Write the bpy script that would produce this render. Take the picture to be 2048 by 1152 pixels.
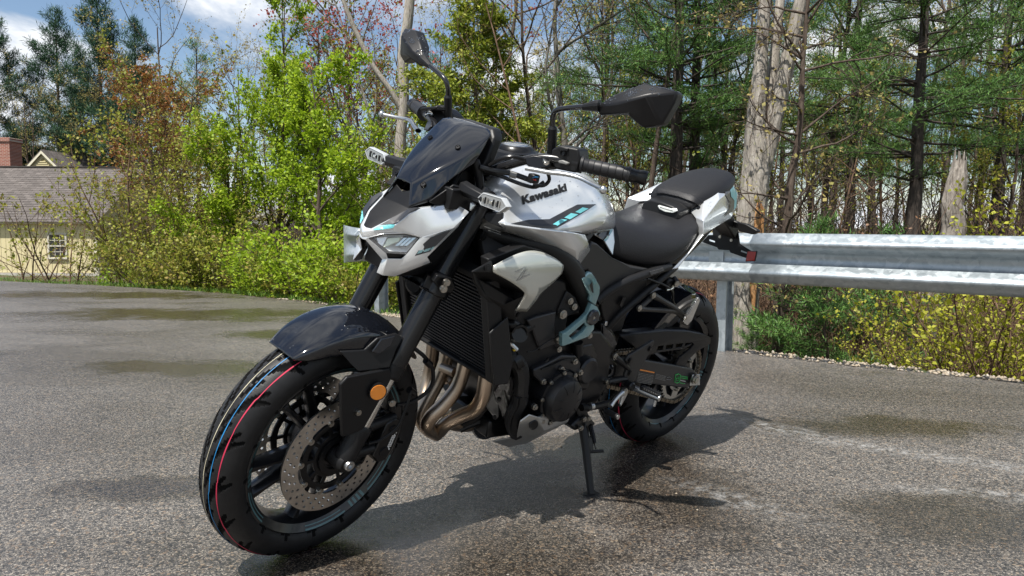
import bpy, bmesh, math, random
import numpy as np
from mathutils import Matrix, Vector
from mathutils.bvhtree import BVHTree
rad = math.radians
for o in list(bpy.data.objects): bpy.data.objects.remove(o)
scene = bpy.context.scene
COL = scene.collection

# ------------------------------------------------------------------ camera
cam_d = bpy.data.cameras.new('camera')
cam = bpy.data.objects.new('camera', cam_d); COL.objects.link(cam)
cam_d.sensor_width = 36.0
cam_d.lens = 36.0 * 1500.86 / 2048.0
cam_d.clip_start = 0.05; cam_d.clip_end = 6000
cam.matrix_world = Matrix.Translation((0, 0, 0.8241)) @ Matrix.Rotation(-0.083052, 4, 'X') @ Matrix.Rotation(-0.006180, 4, 'Y') @ Matrix.Rotation(rad(90), 4, 'X')
scene.camera = cam

# ------------------------------------------------------------------ sky and sun
SUN_EL, SUN_AZ = rad(63.0), rad(209.0)          # azimuth clockwise from the view direction (+Y)
SD = Vector((math.sin(SUN_AZ) * math.cos(SUN_EL), math.cos(SUN_AZ) * math.cos(SUN_EL), math.sin(SUN_EL)))
world = bpy.data.worlds.new('World'); scene.world = world
world.use_nodes = True
wt = world.node_tree; wt.nodes.clear()
def wn(t, **k):
    n = wt.nodes.new(t)
    for a, v in k.items(): setattr(n, a, v)
    return n
w_out = wn('ShaderNodeOutputWorld'); w_bg = wn('ShaderNodeBackground')
w_sky = wn('ShaderNodeTexSky', sky_type='NISHITA', sun_disc=False)
w_sky.sun_elevation = SUN_EL; w_sky.sun_rotation = SUN_AZ
w_sky.air_density = 1.0; w_sky.dust_density = 0.3; w_sky.ozone_density = 1.5
w_bg.inputs['Strength'].default_value = 0.083
# broken spring cloud: noise on the view direction flattened towards the horizon
tc = wn('ShaderNodeTexCoord')
sep = wn('ShaderNodeSeparateXYZ'); wt.links.new(tc.outputs['Generated'], sep.inputs[0])
den = wn('ShaderNodeMath', operation='ADD'); den.inputs[1].default_value = 0.22
mx = wn('ShaderNodeMath', operation='MAXIMUM'); mx.inputs[1].default_value = 0.0
wt.links.new(sep.outputs['Z'], mx.inputs[0]); wt.links.new(mx.outputs[0], den.inputs[0])
dx = wn('ShaderNodeMath', operation='DIVIDE'); dy = wn('ShaderNodeMath', operation='DIVIDE')
wt.links.new(sep.outputs['X'], dx.inputs[0]); wt.links.new(den.outputs[0], dx.inputs[1])
wt.links.new(sep.outputs['Y'], dy.inputs[0]); wt.links.new(den.outputs[0], dy.inputs[1])
cmb = wn('ShaderNodeCombineXYZ'); wt.links.new(dx.outputs[0], cmb.inputs[0]); wt.links.new(dy.outputs[0], cmb.inputs[1])
nz = wn('ShaderNodeTexNoise'); nz.inputs['Scale'].default_value = 1.15; nz.inputs['Detail'].default_value = 9.0
nz.inputs['Roughness'].default_value = 0.58; nz.inputs['Distortion'].default_value = 0.35
mpw = wn('ShaderNodeMapping'); mpw.inputs['Location'].default_value = (3.1, 0.4, 0.0)
wt.links.new(cmb.outputs[0], mpw.inputs[0]); wt.links.new(mpw.outputs[0], nz.inputs['Vector'])
rmp = wn('ShaderNodeValToRGB'); rmp.color_ramp.elements[0].position = 0.47; rmp.color_ramp.elements[1].position = 0.58
wt.links.new(nz.outputs['Fac'], rmp.inputs[0])
rm2 = wn('ShaderNodeValToRGB')
rm2.color_ramp.elements[0].position = 0.50; rm2.color_ramp.elements[0].color = (5.6, 6.0, 6.6, 1)
rm2.color_ramp.elements[1].position = 0.72; rm2.color_ramp.elements[1].color = (11.5, 11.6, 11.8, 1)
wt.links.new(nz.outputs['Fac'], rm2.inputs[0])
mixc = wn('ShaderNodeMixRGB'); wt.links.new(rmp.outputs[0], mixc.inputs[0])
wt.links.new(w_sky.outputs[0], mixc.inputs[1]); wt.links.new(rm2.outputs[0], mixc.inputs[2])
wt.links.new(mixc.outputs[0], w_bg.inputs['Color']); wt.links.new(w_bg.outputs[0], w_out.inputs['Surface'])

sun_d = bpy.data.lights.new('sun', 'SUN'); sun = bpy.data.objects.new('sun', sun_d); COL.objects.link(sun)
sun_d.energy = 5.0; sun_d.angle = rad(0.55); sun_d.color = (1.0, 0.955, 0.89)
sun.rotation_euler = (-SD).to_track_quat('-Z', 'Y').to_euler()
scene.view_settings.view_transform = 'Standard'; scene.view_settings.look = 'None'
scene.view_settings.exposure = 0.65; scene.view_settings.gamma = 1.0
scene.view_settings.use_curve_mapping = False
try:
    scene.cycles.use_denoising = True; scene.cycles.max_bounces = 6; scene.cycles.diffuse_bounces = 2; scene.cycles.glossy_bounces = 3; scene.cycles.transmission_bounces = 4; scene.cycles.transparent_max_bounces = 8
    scene.cycles.caustics_reflective = False; scene.cycles.caustics_refractive = False
except Exception: pass

# ------------------------------------------------------------------ material helpers
MATS = {}
def mat(name, col, rough=0.5, metal=0.0, coat=0.0, spec=0.5, bump=0.0, bscale=200.0, var=0.0, vscale=20.0, trans=0.0, ior=1.45, alpha=1.0, coords='Object', emit=None, sub=0.0):
    if name in MATS: return MATS[name]
    m = bpy.data.materials.new(name); m.use_nodes = True; nt = m.node_tree; b = nt.nodes['Principled BSDF']
    b.inputs['Base Color'].default_value = (*col, 1); b.inputs['Roughness'].default_value = rough
    b.inputs['Metallic'].default_value = metal; b.inputs['Coat Weight'].default_value = coat
    b.inputs['Coat Roughness'].default_value = 0.04
    b.inputs['Specular IOR Level'].default_value = spec; b.inputs['Transmission Weight'].default_value = trans
    b.inputs['IOR'].default_value = ior; b.inputs['Alpha'].default_value = alpha
    if var or bump:
        t = nt.nodes.new('ShaderNodeTexCoord')
    if var:
        n = nt.nodes.new('ShaderNodeTexNoise'); n.inputs['Scale'].default_value = vscale; n.inputs['Detail'].default_value = 6
        nt.links.new(t.outputs[coords], n.inputs['Vector'])
        r = nt.nodes.new('ShaderNodeValToRGB')
        r.color_ramp.elements[0].position = .3; r.color_ramp.elements[1].position = .7
        r.color_ramp.elements[0].color = (*[max(0, c * (1 - var)) for c in col], 1)
        r.color_ramp.elements[1].color = (*[min(1, c * (1 + var)) for c in col], 1)
        nt.links.new(n.outputs['Fac'], r.inputs[0]); nt.links.new(r.outputs[0], b.inputs['Base Color'])
    if bump:
        n = nt.nodes.new('ShaderNodeTexNoise'); n.inputs['Scale'].default_value = bscale; n.inputs['Detail'].default_value = 3
        nt.links.new(t.outputs[coords], n.inputs['Vector'])
        bp = nt.nodes.new('ShaderNodeBump'); bp.inputs['Strength'].default_value = bump; bp.inputs['Distance'].default_value = 0.002
        nt.links.new(n.outputs['Fac'], bp.inputs['Height']); nt.links.new(bp.outputs[0], b.inputs['Normal'])
    MATS[name] = m
    return m

# ------------------------------------------------------------------ geometry helpers
def cr(pts, n=4):
    p = [Vector(q) for q in pts]
    if len(p) < 3 or n < 2: return p
    out = []
    for i in range(len(p) - 1):
        a = p[i - 1] if i else p[0] * 2 - p[1]; b = p[i]; c = p[i + 1]
        d = p[i + 2] if i + 2 < len(p) else p[-1] * 2 - p[-2]
        for k in range(n):
            t = k / n
            out.append(0.5 * ((2 * b) + (c - a) * t + (2 * a - 5 * b + 4 * c - d) * t * t + (3 * b - a - 3 * c + d) * t ** 3))
    out.append(p[-1]); return out
def lerp(a, b, t): return a + (b - a) * t
class Geo:
    def __init__(s): s.v = []; s.f = []
    def add(s, v, f):
        o = len(s.v); s.v += [tuple(q) for q in v]; s.f += [tuple(i + o for i in q) for q in f]; return s
    def tube(s, pts, r, seg=10, n=4, cap=True):
        P = cr(pts, n) if n > 1 else [Vector(q) for q in pts]
        if isinstance(r, (int, float)): R = [r] * len(P)
        else:
            m_ = len(pts); R = []
            for i in range(len(P)):
                t = i / (len(P) - 1) * (m_ - 1); k = min(int(t), m_ - 2); R.append(lerp(r[k], r[k + 1], t - k))
        v = []; T = None; U = None
        for i, q in enumerate(P):
            t = (P[min(i + 1, len(P) - 1)] - P[max(i - 1, 0)]).normalized()
            if U is None:
                U = t.orthogonal().normalized()
            else:
                U = (U - t * U.dot(t)).normalized()
            W = t.cross(U)
            for k in range(seg):
                a = 2 * math.pi * k / seg
                v.append(q + (U * math.cos(a) + W * math.sin(a)) * R[i])
        f = []
        for i in range(len(P) - 1):
            for k in range(seg):
                a = i * seg + k; b = i * seg + (k + 1) % seg
                f.append((a, b, b + seg, a + seg))
        if cap:
            f.append(tuple(range(seg))[::-1]); f.append(tuple(range((len(P) - 1) * seg, len(P) * seg)))
        return s.add(v, f)
    def lathe(s, prof, c=(0, 0, 0), axis=(0, 1, 0), seg=48, closed=False, a0=0, a1=2 * math.pi, up=None):
        A = Vector(axis).normalized(); U = Vector(up).normalized() if up else (Vector((1, 0, 0)) if abs(A.x) < .7 else Vector((0, 0, 1)))
        U = (U - A * U.dot(A)).normalized(); W = U.cross(A); C = Vector(c)
        full = abs(a1 - a0) > 6.28; ns = seg if full else seg + 1
        v = []
        for i in range(ns):
            a = a0 + (a1 - a0) * i / seg
            d = U * math.cos(a) + W * math.sin(a)
            for (r, h) in prof: v.append(C + d * r + A * h)
        n = len(prof); f = []
        for i in range(seg):
            j = (i + 1) % ns
            for k in range(n if closed else n - 1):
                k2 = (k + 1) % n
                f.append((i * n + k, i * n + k2, j * n + k2, j * n + k))
        return s.add(v, f)
    def cyl(s, a, b, r, r2=None, seg=16):
        return s.tube([a, b], [r, r2 if r2 is not None else r], seg, 1)
    def box(s, c, size, M=None):
        x, y, z = [q / 2 for q in size]
        v = [Vector(q) for q in ((-x, -y, -z), (x, -y, -z), (x, y, -z), (-x, y, -z), (-x, -y, z), (x, -y, z), (x, y, z), (-x, y, z))]
        if M is not None: v = [M @ q for q in v]
        v = [q + Vector(c) for q in v]
        return s.add(v, [(0, 3, 2, 1), (4, 5, 6, 7), (0, 1, 5, 4), (1, 2, 6, 5), (2, 3, 7, 6), (3, 0, 4, 7)])
    def prism(s, poly, vec):
        n = len(poly); V_ = Vector(vec)
        v = [Vector(q) for q in poly]; v += [q + V_ for q in v]
        f = [tuple(range(n))[::-1], tuple(range(n, 2 * n))] + [(i, (i + 1) % n, n + (i + 1) % n, n + i) for i in range(n)]
        return s.add(v, f)
    def grid(s, rows, closed=False):
        n = len(rows[0]); v = [q for r in rows for q in r]; f = []
        for i in range(len(rows) - 1):
            for k in range(n if closed else n - 1):
                k2 = (k + 1) % n
                f.append((i * n + k, i * n + k2, (i + 1) * n + k2, (i + 1) * n + k))
        return s.add(v, f)
    def polys(s, V, F):
        keys = list(V); ix = {k: i for i, k in enumerate(keys)}
        return s.add([V[k] for k in keys], [tuple(ix[k] for k in q.split()) for q in F.split(',')])
    def mirror(s):
        n = len(s.v)
        s.v += [(x, -y, z) for x, y, z in s.v[:n]]
        s.f += [tuple(i + n for i in q)[::-1] for q in s.f[:]]
        return s
    def bolt(s, p, ax, r=.006, h=.006):
        ax = Vector(ax).normalized(); p = Vector(p)
        s.tube([p - ax * .004, p + ax * h * .4], r * 1.45, 14, 1)
        s.tube([p, p + ax * h], r, 6, 1); return s
    def mesh(s, name, weld=0.0004):
        me = bpy.data.meshes.new(name); me.from_pydata(s.v, [], s.f)
        bm = bmesh.new(); bm.from_mesh(me)
        if weld: bmesh.ops.remove_doubles(bm, verts=bm.verts, dist=weld)
        bmesh.ops.recalc_face_normals(bm, faces=bm.faces)
        bm.to_mesh(me); bm.free(); return me
    def make(s, name, m, parent=None, bevel=0, sub=0, solid=0, ang=35, seg=2, weld=0.0004, off=1.0):
        return link(name, s.mesh(name, weld), m, parent, bevel, sub, solid, ang, seg, off)
def link(name, me, m, parent=None, bevel=0, sub=0, solid=0, ang=35, seg=2, off=1.0):
    me.materials.clear(); me.materials.append(m)
    for p in me.polygons: p.use_smooth = True
    o = bpy.data.objects.new(name, me); COL.objects.link(o)
    if parent is not None: o.parent = parent
    if sub:
        q = o.modifiers.new('subdivision', 'SUBSURF'); q.levels = q.render_levels = sub
    if solid:
        q = o.modifiers.new('thickness', 'SOLIDIFY'); q.thickness = solid; q.offset = off
    if bevel:
        q = o.modifiers.new('bevel', 'BEVEL'); q.width = bevel; q.segments = seg; q.limit_method = 'ANGLE'; q.angle_limit = rad(30); q.harden_normals = False
    if not sub:
        me.set_sharp_from_angle(angle=rad(ang))
    return o
def plate(outlines, th, O, U, V, bevel=0.0):
    """flat plate with holes: 2D outlines (first outer, others holes) extruded th along U x V, centred on the plane"""
    cu = bpy.data.curves.new('tmp', 'CURVE'); cu.dimensions = '2D'; cu.fill_mode = 'BOTH'
    cu.extrude = max(th / 2 - bevel, 0.0001); cu.bevel_depth = bevel; cu.bevel_resolution = 1
    for ol in outlines:
        sp = cu.splines.new('POLY'); sp.points.add(len(ol) - 1); sp.use_cyclic_u = True
        for i, (a, b) in enumerate(ol): sp.points[i].co = (a, b, 0, 1)
    ob = bpy.data.objects.new('tmp', cu); COL.objects.link(ob)
    dg = bpy.context.evaluated_depsgraph_get(); me = ob.evaluated_get(dg).to_mesh()
    U = Vector(U).normalized(); V = Vector(V); V = (V - U * U.dot(V)).normalized(); N = U.cross(V); O = Vector(O)
    g = Geo(); g.v = [tuple(O + U * q.co.x + V * q.co.y + N * q.co.z) for q in me.vertices]; g.f = [tuple(p.vertices) for p in me.polygons]
    bpy.data.objects.remove(ob); bpy.data.curves.remove(cu)
    return g
def circ(r, n=24, c=(0, 0), ph=0): return [(c[0] + r * math.cos(2 * math.pi * i / n + ph), c[1] + r * math.sin(2 * math.pi * i / n + ph)) for i in range(n)]
def text2d(txt, size, shear=0.0, offset=0.0, space=1.0):
    """flat letter mesh (verts2d, faces) of the built-in font"""
    cu = bpy.data.curves.new('tmp', 'FONT'); cu.body = txt; cu.size = size; cu.shear = shear; cu.offset = offset; cu.space_character = space
    cu.resolution_u = 3
    ob = bpy.data.objects.new('tmp', cu); COL.objects.link(ob)
    dg = bpy.context.evaluated_depsgraph_get(); me = ob.evaluated_get(dg).to_mesh()
    v = [(q.co.x, q.co.y) for q in me.vertices]; f = [tuple(p.vertices) for p in me.polygons]
    bpy.data.objects.remove(ob); bpy.data.curves.remove(cu)
    return v, f
def empty(name, parent=None, M=None):
    o = bpy.data.objects.new(name, None); COL.objects.link(o); o.empty_display_size = .1
    if parent is not None: o.parent = parent
    if M is not None: o.matrix_local = M
    return o
def tag(o, label=None, cat=None, group=None, kind=None):
    if label: o['label'] = label
    if cat: o['category'] = cat
    if group: o['group'] = group
    if kind: o['kind'] = kind
    return o
def wrap(target_objs, v, f, eye, offset=.0014, cut=.006):
    """lay a flat decal (3D verts, faces) on the surface of evaluated meshes by projecting from a point beside the bike"""
    dg = bpy.context.evaluated_depsgraph_get()
    vs = []; fs = []
    for t in target_objs:
        me = t.evaluated_get(dg).to_mesh(); o = len(vs)
        vs += [q.co.copy() for q in me.vertices]; fs += [[i + o for i in p.vertices] for p in me.polygons]
    bv = BVHTree.FromPolygons(vs, fs)
    bm = bmesh.new(); V = [bm.verts.new(q) for q in v]
    for q in f:
        try: bm.faces.new([V[i] for i in q])
        except Exception: pass
    bmesh.ops.triangulate(bm, faces=bm.faces)
    for _ in range(7):
        E_ = [e for e in bm.edges if e.calc_length() > cut]
        if not E_: break
        bmesh.ops.subdivide_edges(bm, edges=E_, cuts=1)
        bmesh.ops.triangulate(bm, faces=bm.faces)
    eye = Vector(eye); g = Geo(); bm.verts.ensure_lookup_table()
    ok = []
    for q in bm.verts:
        D = (q.co - eye).normalized(); h, n, i, d = bv.ray_cast(q.co - D * .35, D)
        if h is None:
            h, n, i, d = bv.find_nearest(q.co)
        if n.dot(D) > 0: n = -n
        g.v.append(tuple(h + n * offset))
    bm.verts.index_update()
    g.f = [tuple(q.index for q in p.verts) for p in bm.faces]
    bm.free(); return g

# ================================================================== MOTORCYCLE
M_BLK = mat('black_plastic', (.009, .009, .0095), .40, spec=.32, bump=.12, bscale=900)
M_MATTE = mat('matte_black', (.011, .011, .0115), .46, spec=.32)
M_SATIN = mat('satin_black_metal', (.007, .007, .0075), .28, spec=.4)
M_GLOSS = mat('gloss_charcoal', (.006, .007, .010), .05, spec=.45, coat=.6)
M_RUB = mat('tyre_rubber', (.010, .010, .0105), .50, spec=.35, var=.25, vscale=60, bump=.15, bscale=500)
M_RIM = mat('rim_black', (.007, .007, .008), .28, coat=.25)
M_SIL = mat('silver_paint', (.74, .76, .765), .25, metal=.6, coat=1.0, var=.03, vscale=600)
M_CHR = mat('chrome', (.66, .65, .62), .13, metal=1.0)
M_ALU = mat('brushed_aluminium', (.52, .53, .53), .3, metal=1.0, var=.08, vscale=80)
M_STEEL = mat('disc_steel', (.66, .63, .58), .28, metal=1.0, var=.15, vscale=50)
M_BOLT = mat('zinc_bolt', (.42, .40, .36), .3, metal=1.0)
M_BRZ = mat('header_titanium', (.38, .30, .225), .36, metal=1.0, var=.30, vscale=9)
M_TEAL = mat('teal_paint', (.19, .34, .36), .22, metal=.35, coat=.8)
M_TEALD = mat('teal_decal', (.16, .56, .60), .35, coat=.4)
M_TEALR = mat('teal_rim_stripe', (.085, .17, .18), .35)
M_DECAL = mat('charcoal_decal', (.022, .023, .026), .35, coat=.4)
M_ORG = mat('amber_reflector', (.85, .26, .012), .18, coat=1.0, bump=.5, bscale=700)
M_RED = mat('red_reflector', (.42, .012, .010), .16, coat=1.0, bump=.4, bscale=700)
M_SEAT = mat('seat_vinyl', (.013, .013, .0145), .44, spec=.35, bump=.45, bscale=420)
M_SEAT2 = mat('pillion_vinyl', (.010, .010, .011), .48, spec=.35, bump=.55, bscale=420)
M_WHT = mat('white_print', (.62, .62, .60), .5)
M_GRN = mat('green_print', (.06, .50, .12), .5)
M_ORP = mat('orange_print', (.80, .27, .05), .5)
M_GREY = mat('grey_print', (.20, .20, .19), .5)
M_CLEAR = mat('clear_lens', (.95, .96, .96), .02, alpha=.05)
M_LENSI = mat('lamp_reflector', (.93, .95, .95), .12, metal=.35, coat=1.0, bump=.45, bscale=300)
M_LAMPG = mat('lamp_prism', (.80, .88, .70), .12, coat=1.0)
M_CHAIN = mat('chain_steel', (.20, .17, .13), .35, metal=1.0)

BIKE = empty('motorcycle')
BIKE.matrix_world = Matrix.Translation((0.50716, 2.88572, 0)) @ Matrix.Rotation(3.915651, 4, 'Z') @ Matrix.Rotation(-0.255138, 4, 'X')
tag(BIKE, 'silver and black naked motorcycle with teal accents leaning on its side stand', 'motorcycle')
_ax = Vector((-0.421036, 0, 0.907044)); _A = Vector((1.56, 0, 0))
MS = Matrix.Translation(_A) @ Matrix.Rotation(0.116222, 4, _ax) @ Matrix.Translation(-_A)     # handlebars turned a little to the left
def front(o): o.matrix_local = MS; return o

# ---- wheels ------------------------------------------------------
def tyre_prof(R, w, n=40):
    p = []
    for i in range(n + 1):
        a = lerp(-math.pi / 2, math.pi / 2, i / n)
        p.append((R - .42 * w * (1 - math.cos(a)), w / 2 * math.sin(a)))
    e = w / 2
    side = [(R - .42 * w - .012, e * .965), (R - .42 * w - .022, e * .86), (.2235, e * .76)]
    return [(r, -h) for r, h in side][::-1] + p + side
def tyre(c, R, w, ny=44, na=760, seed=1):
    prof = tyre_prof(R, w, ny); g = Geo(); pr = np.array(prof); n = len(prof)
    th = np.linspace(0, 2 * math.pi, na, endpoint=False)
    T, K = np.meshgrid(th, np.arange(n), indexing='ij')
    r = pr[K, 0].copy(); y = pr[K, 1]
    yy = y / (w / 2)
    ad = np.zeros_like(r)
    N = 17
    for s in (-1, 1):
        for (off, y0, y1, sw, wid) in ((0.0, .08, .82, 1.15, .0125), (.48, .34, .94, .5, .0075), (.74, .12, .42, .5, .0085)):
            t = (s * yy - y0) / (y1 - y0)
            inb = (t > 0) & (t < 1)
            cen = off + (0 if s > 0 else .5) + sw * np.clip(t, 0, 1) ** .8
            ph = T * N / (2 * math.pi) - cen
            d = np.abs((ph + .5) % 1.0 - .5) * (2 * math.pi / N) * R
            wd = wid * np.sin(np.clip(t, .06, .94) * math.pi) ** .5
            ad = np.maximum(ad, np.where(inb & (d < wd), 1.0, 0.0))
    r = r - .0042 * ad; s_ = ad > .5
    X = c[0] + r * np.cos(T); Z = c[2] + r * np.sin(T); Y = c[1] + y
    g.v = list(map(tuple, np.stack([X, Y, Z], -1).reshape(-1, 3).tolist()))
    f = []
    for i in range(na):
        j = (i + 1) % na
        for k in range(n - 1): f.append((i * n + k, i * n + k + 1, j * n + k + 1, j * n + k))
    g.f = f; fl = s_ | np.roll(s_, -1, 0); g.groove = (fl[:, :-1] | fl[:, 1:]).ravel()
    return g
def make_tyre(g, parent):
    o = g.make('tyre', M_RUB, parent, ang=50, weld=0); o.data.materials.append(mat('groove_rubber', (.0035, .0035, .0035), .8, spec=.1)); o.data.polygons.foreach_set('material_index', g.groove.astype(np.int32)); return o
def stripe(c, R, w, y, half, seed, a0=0, a1=2 * math.pi):
    rnd = random.Random(seed); g = Geo(); n = 200
    P = []
    ph = rnd.random() * 6; jump = 0
    for i in range(n + 1):
        a = a0 + (a1 - a0) * i / n
        if rnd.random() < .035: jump = rnd.uniform(-.0012, .0012)
        row = []
        for s in (-1, 1):
            yv = y + .0012 * math.sin(3 * a + ph) + jump + s * half * (1 + .25 * math.sin(17 * a + ph))
            q = math.asin(max(-1, min(1, yv / (w / 2)))); r = R - .42 * w * (1 - math.cos(q)) + .0007
            row.append((c[0] + r * math.cos(a), c[1] + yv, c[2] + r * math.sin(a)))
        P.append(row)
    return g.grid(P)
def rim(c, wr):
    g = Geo(); h = wr / 2
    pr = [(.2262, h + .002), (.2255, h - .004), (.214, h - .010), (.2125, .02), (.2125, -.02), (.214, -h + .010), (.2255, -h + .004), (.2262, -h - .002),
          (.2215, -h - .003), (.2165, -h + .001), (.2045, -h + .010), (.199, -h + .025), (.196, 0), (.199, h - .025), (.2045, h - .010), (.2165, h - .001), (.2215, h + .003)]
    return g.lathe(pr, c, (0, 1, 0), 96, closed=True)
def spokes(g, c, angs, r0, r1, w0, w1, t0, t1, twist=0.0):
    C = Vector(c)
    for a in angs:
        d = Vector((math.cos(a), 0, math.sin(a))); p = Vector((-math.sin(a), 0, math.cos(a))); Y = Vector((0, 1, 0))
        rows = []
        for k in range(6):
            t = k / 5; r = lerp(r0, r1, t); w_ = lerp(w0, w1, t) + (.010 * max(0, t - .75) / .25); h = lerp(t0, t1, t)
            o = C + d * r + p * (twist * t * .02)
            rows.append([o + p * w_ + Y * h * .35, o + p * w_ * .35 + Y * h, o - p * w_ * .35 + Y * h, o - p * w_ + Y * h * .35,
                         o - p * w_ - Y * h * .35, o - p * w_ * .35 - Y * h, o + p * w_ * .35 - Y * h, o + p * w_ - Y * h * .35])
        g.grid(rows, closed=True)
def drilled_disc(c, y, ri, ro, th, holes, tabs=0, tr=0):
    O = circ(ro, 90); inn = []
    nn = 120
    for i in range(nn):
        a = 2 * math.pi * i / nn
        r = ri - (tr * max(0, math.cos(a * tabs)) ** 3 if tabs else 0)
        inn.append((r * math.cos(a), r * math.sin(a)))
    hs = []
    for (r, n, ph, hr) in holes:
        hs += [circ(hr, 8, (r * math.cos(2 * math.pi * k / n + ph), r * math.sin(2 * math.pi * k / n + ph))) for k in range(n)]
    return plate([O, inn] + hs, th, (c[0], y, c[2]), (1, 0, 0), (0, 0, 1))
CF = (1.45, 0, .30); CR_ = (0, 0, .315)
FW = front(empty('front_wheel', BIKE))
make_tyre(tyre(CF, .30, .12), FW)
stripe(CF, .30, .12, .001, .0007, 3).make('cream_stripe', mat('cream_mark', (.50, .46, .33), .6), FW)
stripe(CF, .30, .12, .021, .0009, 4).make('blue_stripe', mat('blue_mark', (.012, .17, .40), .6), FW)
stripe(CF, .30, .12, .040, .0009, 5).make('red_stripe', mat('red_mark', (.50, .03, .075), .6), FW)
rim(CF, .092).make('rim', M_RIM, FW, ang=30)
for k in range(5):
    for s in (-1, 1):
        g = Geo(); a = rad(58 + 72 * k + s * 11); a0 = rad(58 + 72 * k + s * 7)
        d0 = Vector((math.cos(a0), 0, math.sin(a0)))
        spokes(g, CF, [a], .045, .200, .011, .008, .030, .020)
        g.make('spoke', M_RIM, FW, ang=30)
g = Geo(); g.lathe([(.018, .062), (.050, .062), (.054, .055), (.048, .02), (.044, 0), (.048, -.02), (.054, -.055), (.050, -.062), (.018, -.062)], CF, (0, 1, 0), 40)
g.make('hub', M_RIM, FW)
HB = [(.141, 30, 0, .0036), (.129, 30, .105, .0036), (.1175, 30, .03, .0036)]
for s in (1, -1):
    drilled_disc(CF, .067 * s, .106, .150, .0048, HB, 10, .010).make('brake_disc', M_STEEL, FW, ang=30)
    arms = []
    n = 200
    ol = [((.062 + .032 * max(0, math.cos(5 * a)) ** .5 + .008) * math.cos(a + .3), (.062 + .032 * max(0, math.cos(5 * a)) ** .5 + .008) * math.sin(a + .3)) for a in [2 * math.pi * i / n for i in range(n)]]
    hl = [circ(.0085, 10, (.064 * math.cos(.3 + .628 + 1.2566 * k), .064 * math.sin(.3 + .628 + 1.2566 * k))) for k in range(5)]
    plate([circ(.094, 80), circ(.034, 30)] + [[(r_ * math.cos(a_), r_ * math.sin(a_)) for r_, a_ in
          [(.060, q - .26), (.060, q), (.060, q + .26), (.080, q + .27), (.081, q), (.080, q - .27)]] for q in [.3 + .628 * k for k in range(10)]],
          .006, (1.45, .063 * s, .30), (1, 0, 0), (0, 0, 1), .001).make('disc_carrier', M_SATIN, FW)
    for k in range(10):
        a = .628 * k; q = Vector((1.45 + .098 * math.cos(a), .067 * s, .30 + .098 * math.sin(a)))
        g = Geo(); g.lathe([(.0001, .006), (.0035, .006), (.0035, .004), (.0075, .0045), (.0075, -.004)], q, (0, s, 0), 14); g.make('disc_bolt', M_BOLT, FW)
    g = Geo(); g.lathe([(.036, .073), (.050, .073), (.050, .069), (.036, .069)], (1.45, 0, .30), (0, s, 0), 60)
    g.lathe([(.0001, .085), (.022, .085), (.024, .060)], (1.45, 0, .30), (0, s, 0), 24)
    g.make('abs_ring', M_SATIN, FW)
def rim_marks(c, y, spans, r0, r1, name, parent):
    for (a0, a1, ra, rb) in spans:
        g = Geo(); n = max(2, int(abs(a1 - a0) / .05)); rows = []
        for i in range(n + 1):
            a = lerp(a0, a1, i / n)
            rows.append([(c[0] + r * math.cos(a), yy, c[2] + r * math.sin(a)) for r, yy in ((ra, y(ra)), ((ra + rb) / 2, y((ra + rb) / 2)), (rb, y(rb)))])
        g.grid(rows); g.make(name, M_TEALR, parent)
def rimy(h):                                        # lateral position of the rim's visible inner wall at radius r
    xs = [.199, .2045, .2165, .2215]; ys = [h - .025, h - .010, h - .001, h + .003]
    return lambda r: float(np.interp(r, xs, ys)) + .0009
sp = []
for base in (-2.25, -.15, 1.95):
    sp += [(base - .55, base - .06, .2168, .2204), (base + .30, base + .85, .2168, .2204), (base - .55, base - .10, .2100, .2122), (base + .34, base + .85, .2100, .2122)]
    for k in range(4): sp.append((base + .06 * k, base + .06 * k + .032, .2065, .2204))
rim_marks(CF, rimy(.046), sp, 0, 0, 'rim_stripe', FW)

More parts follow.
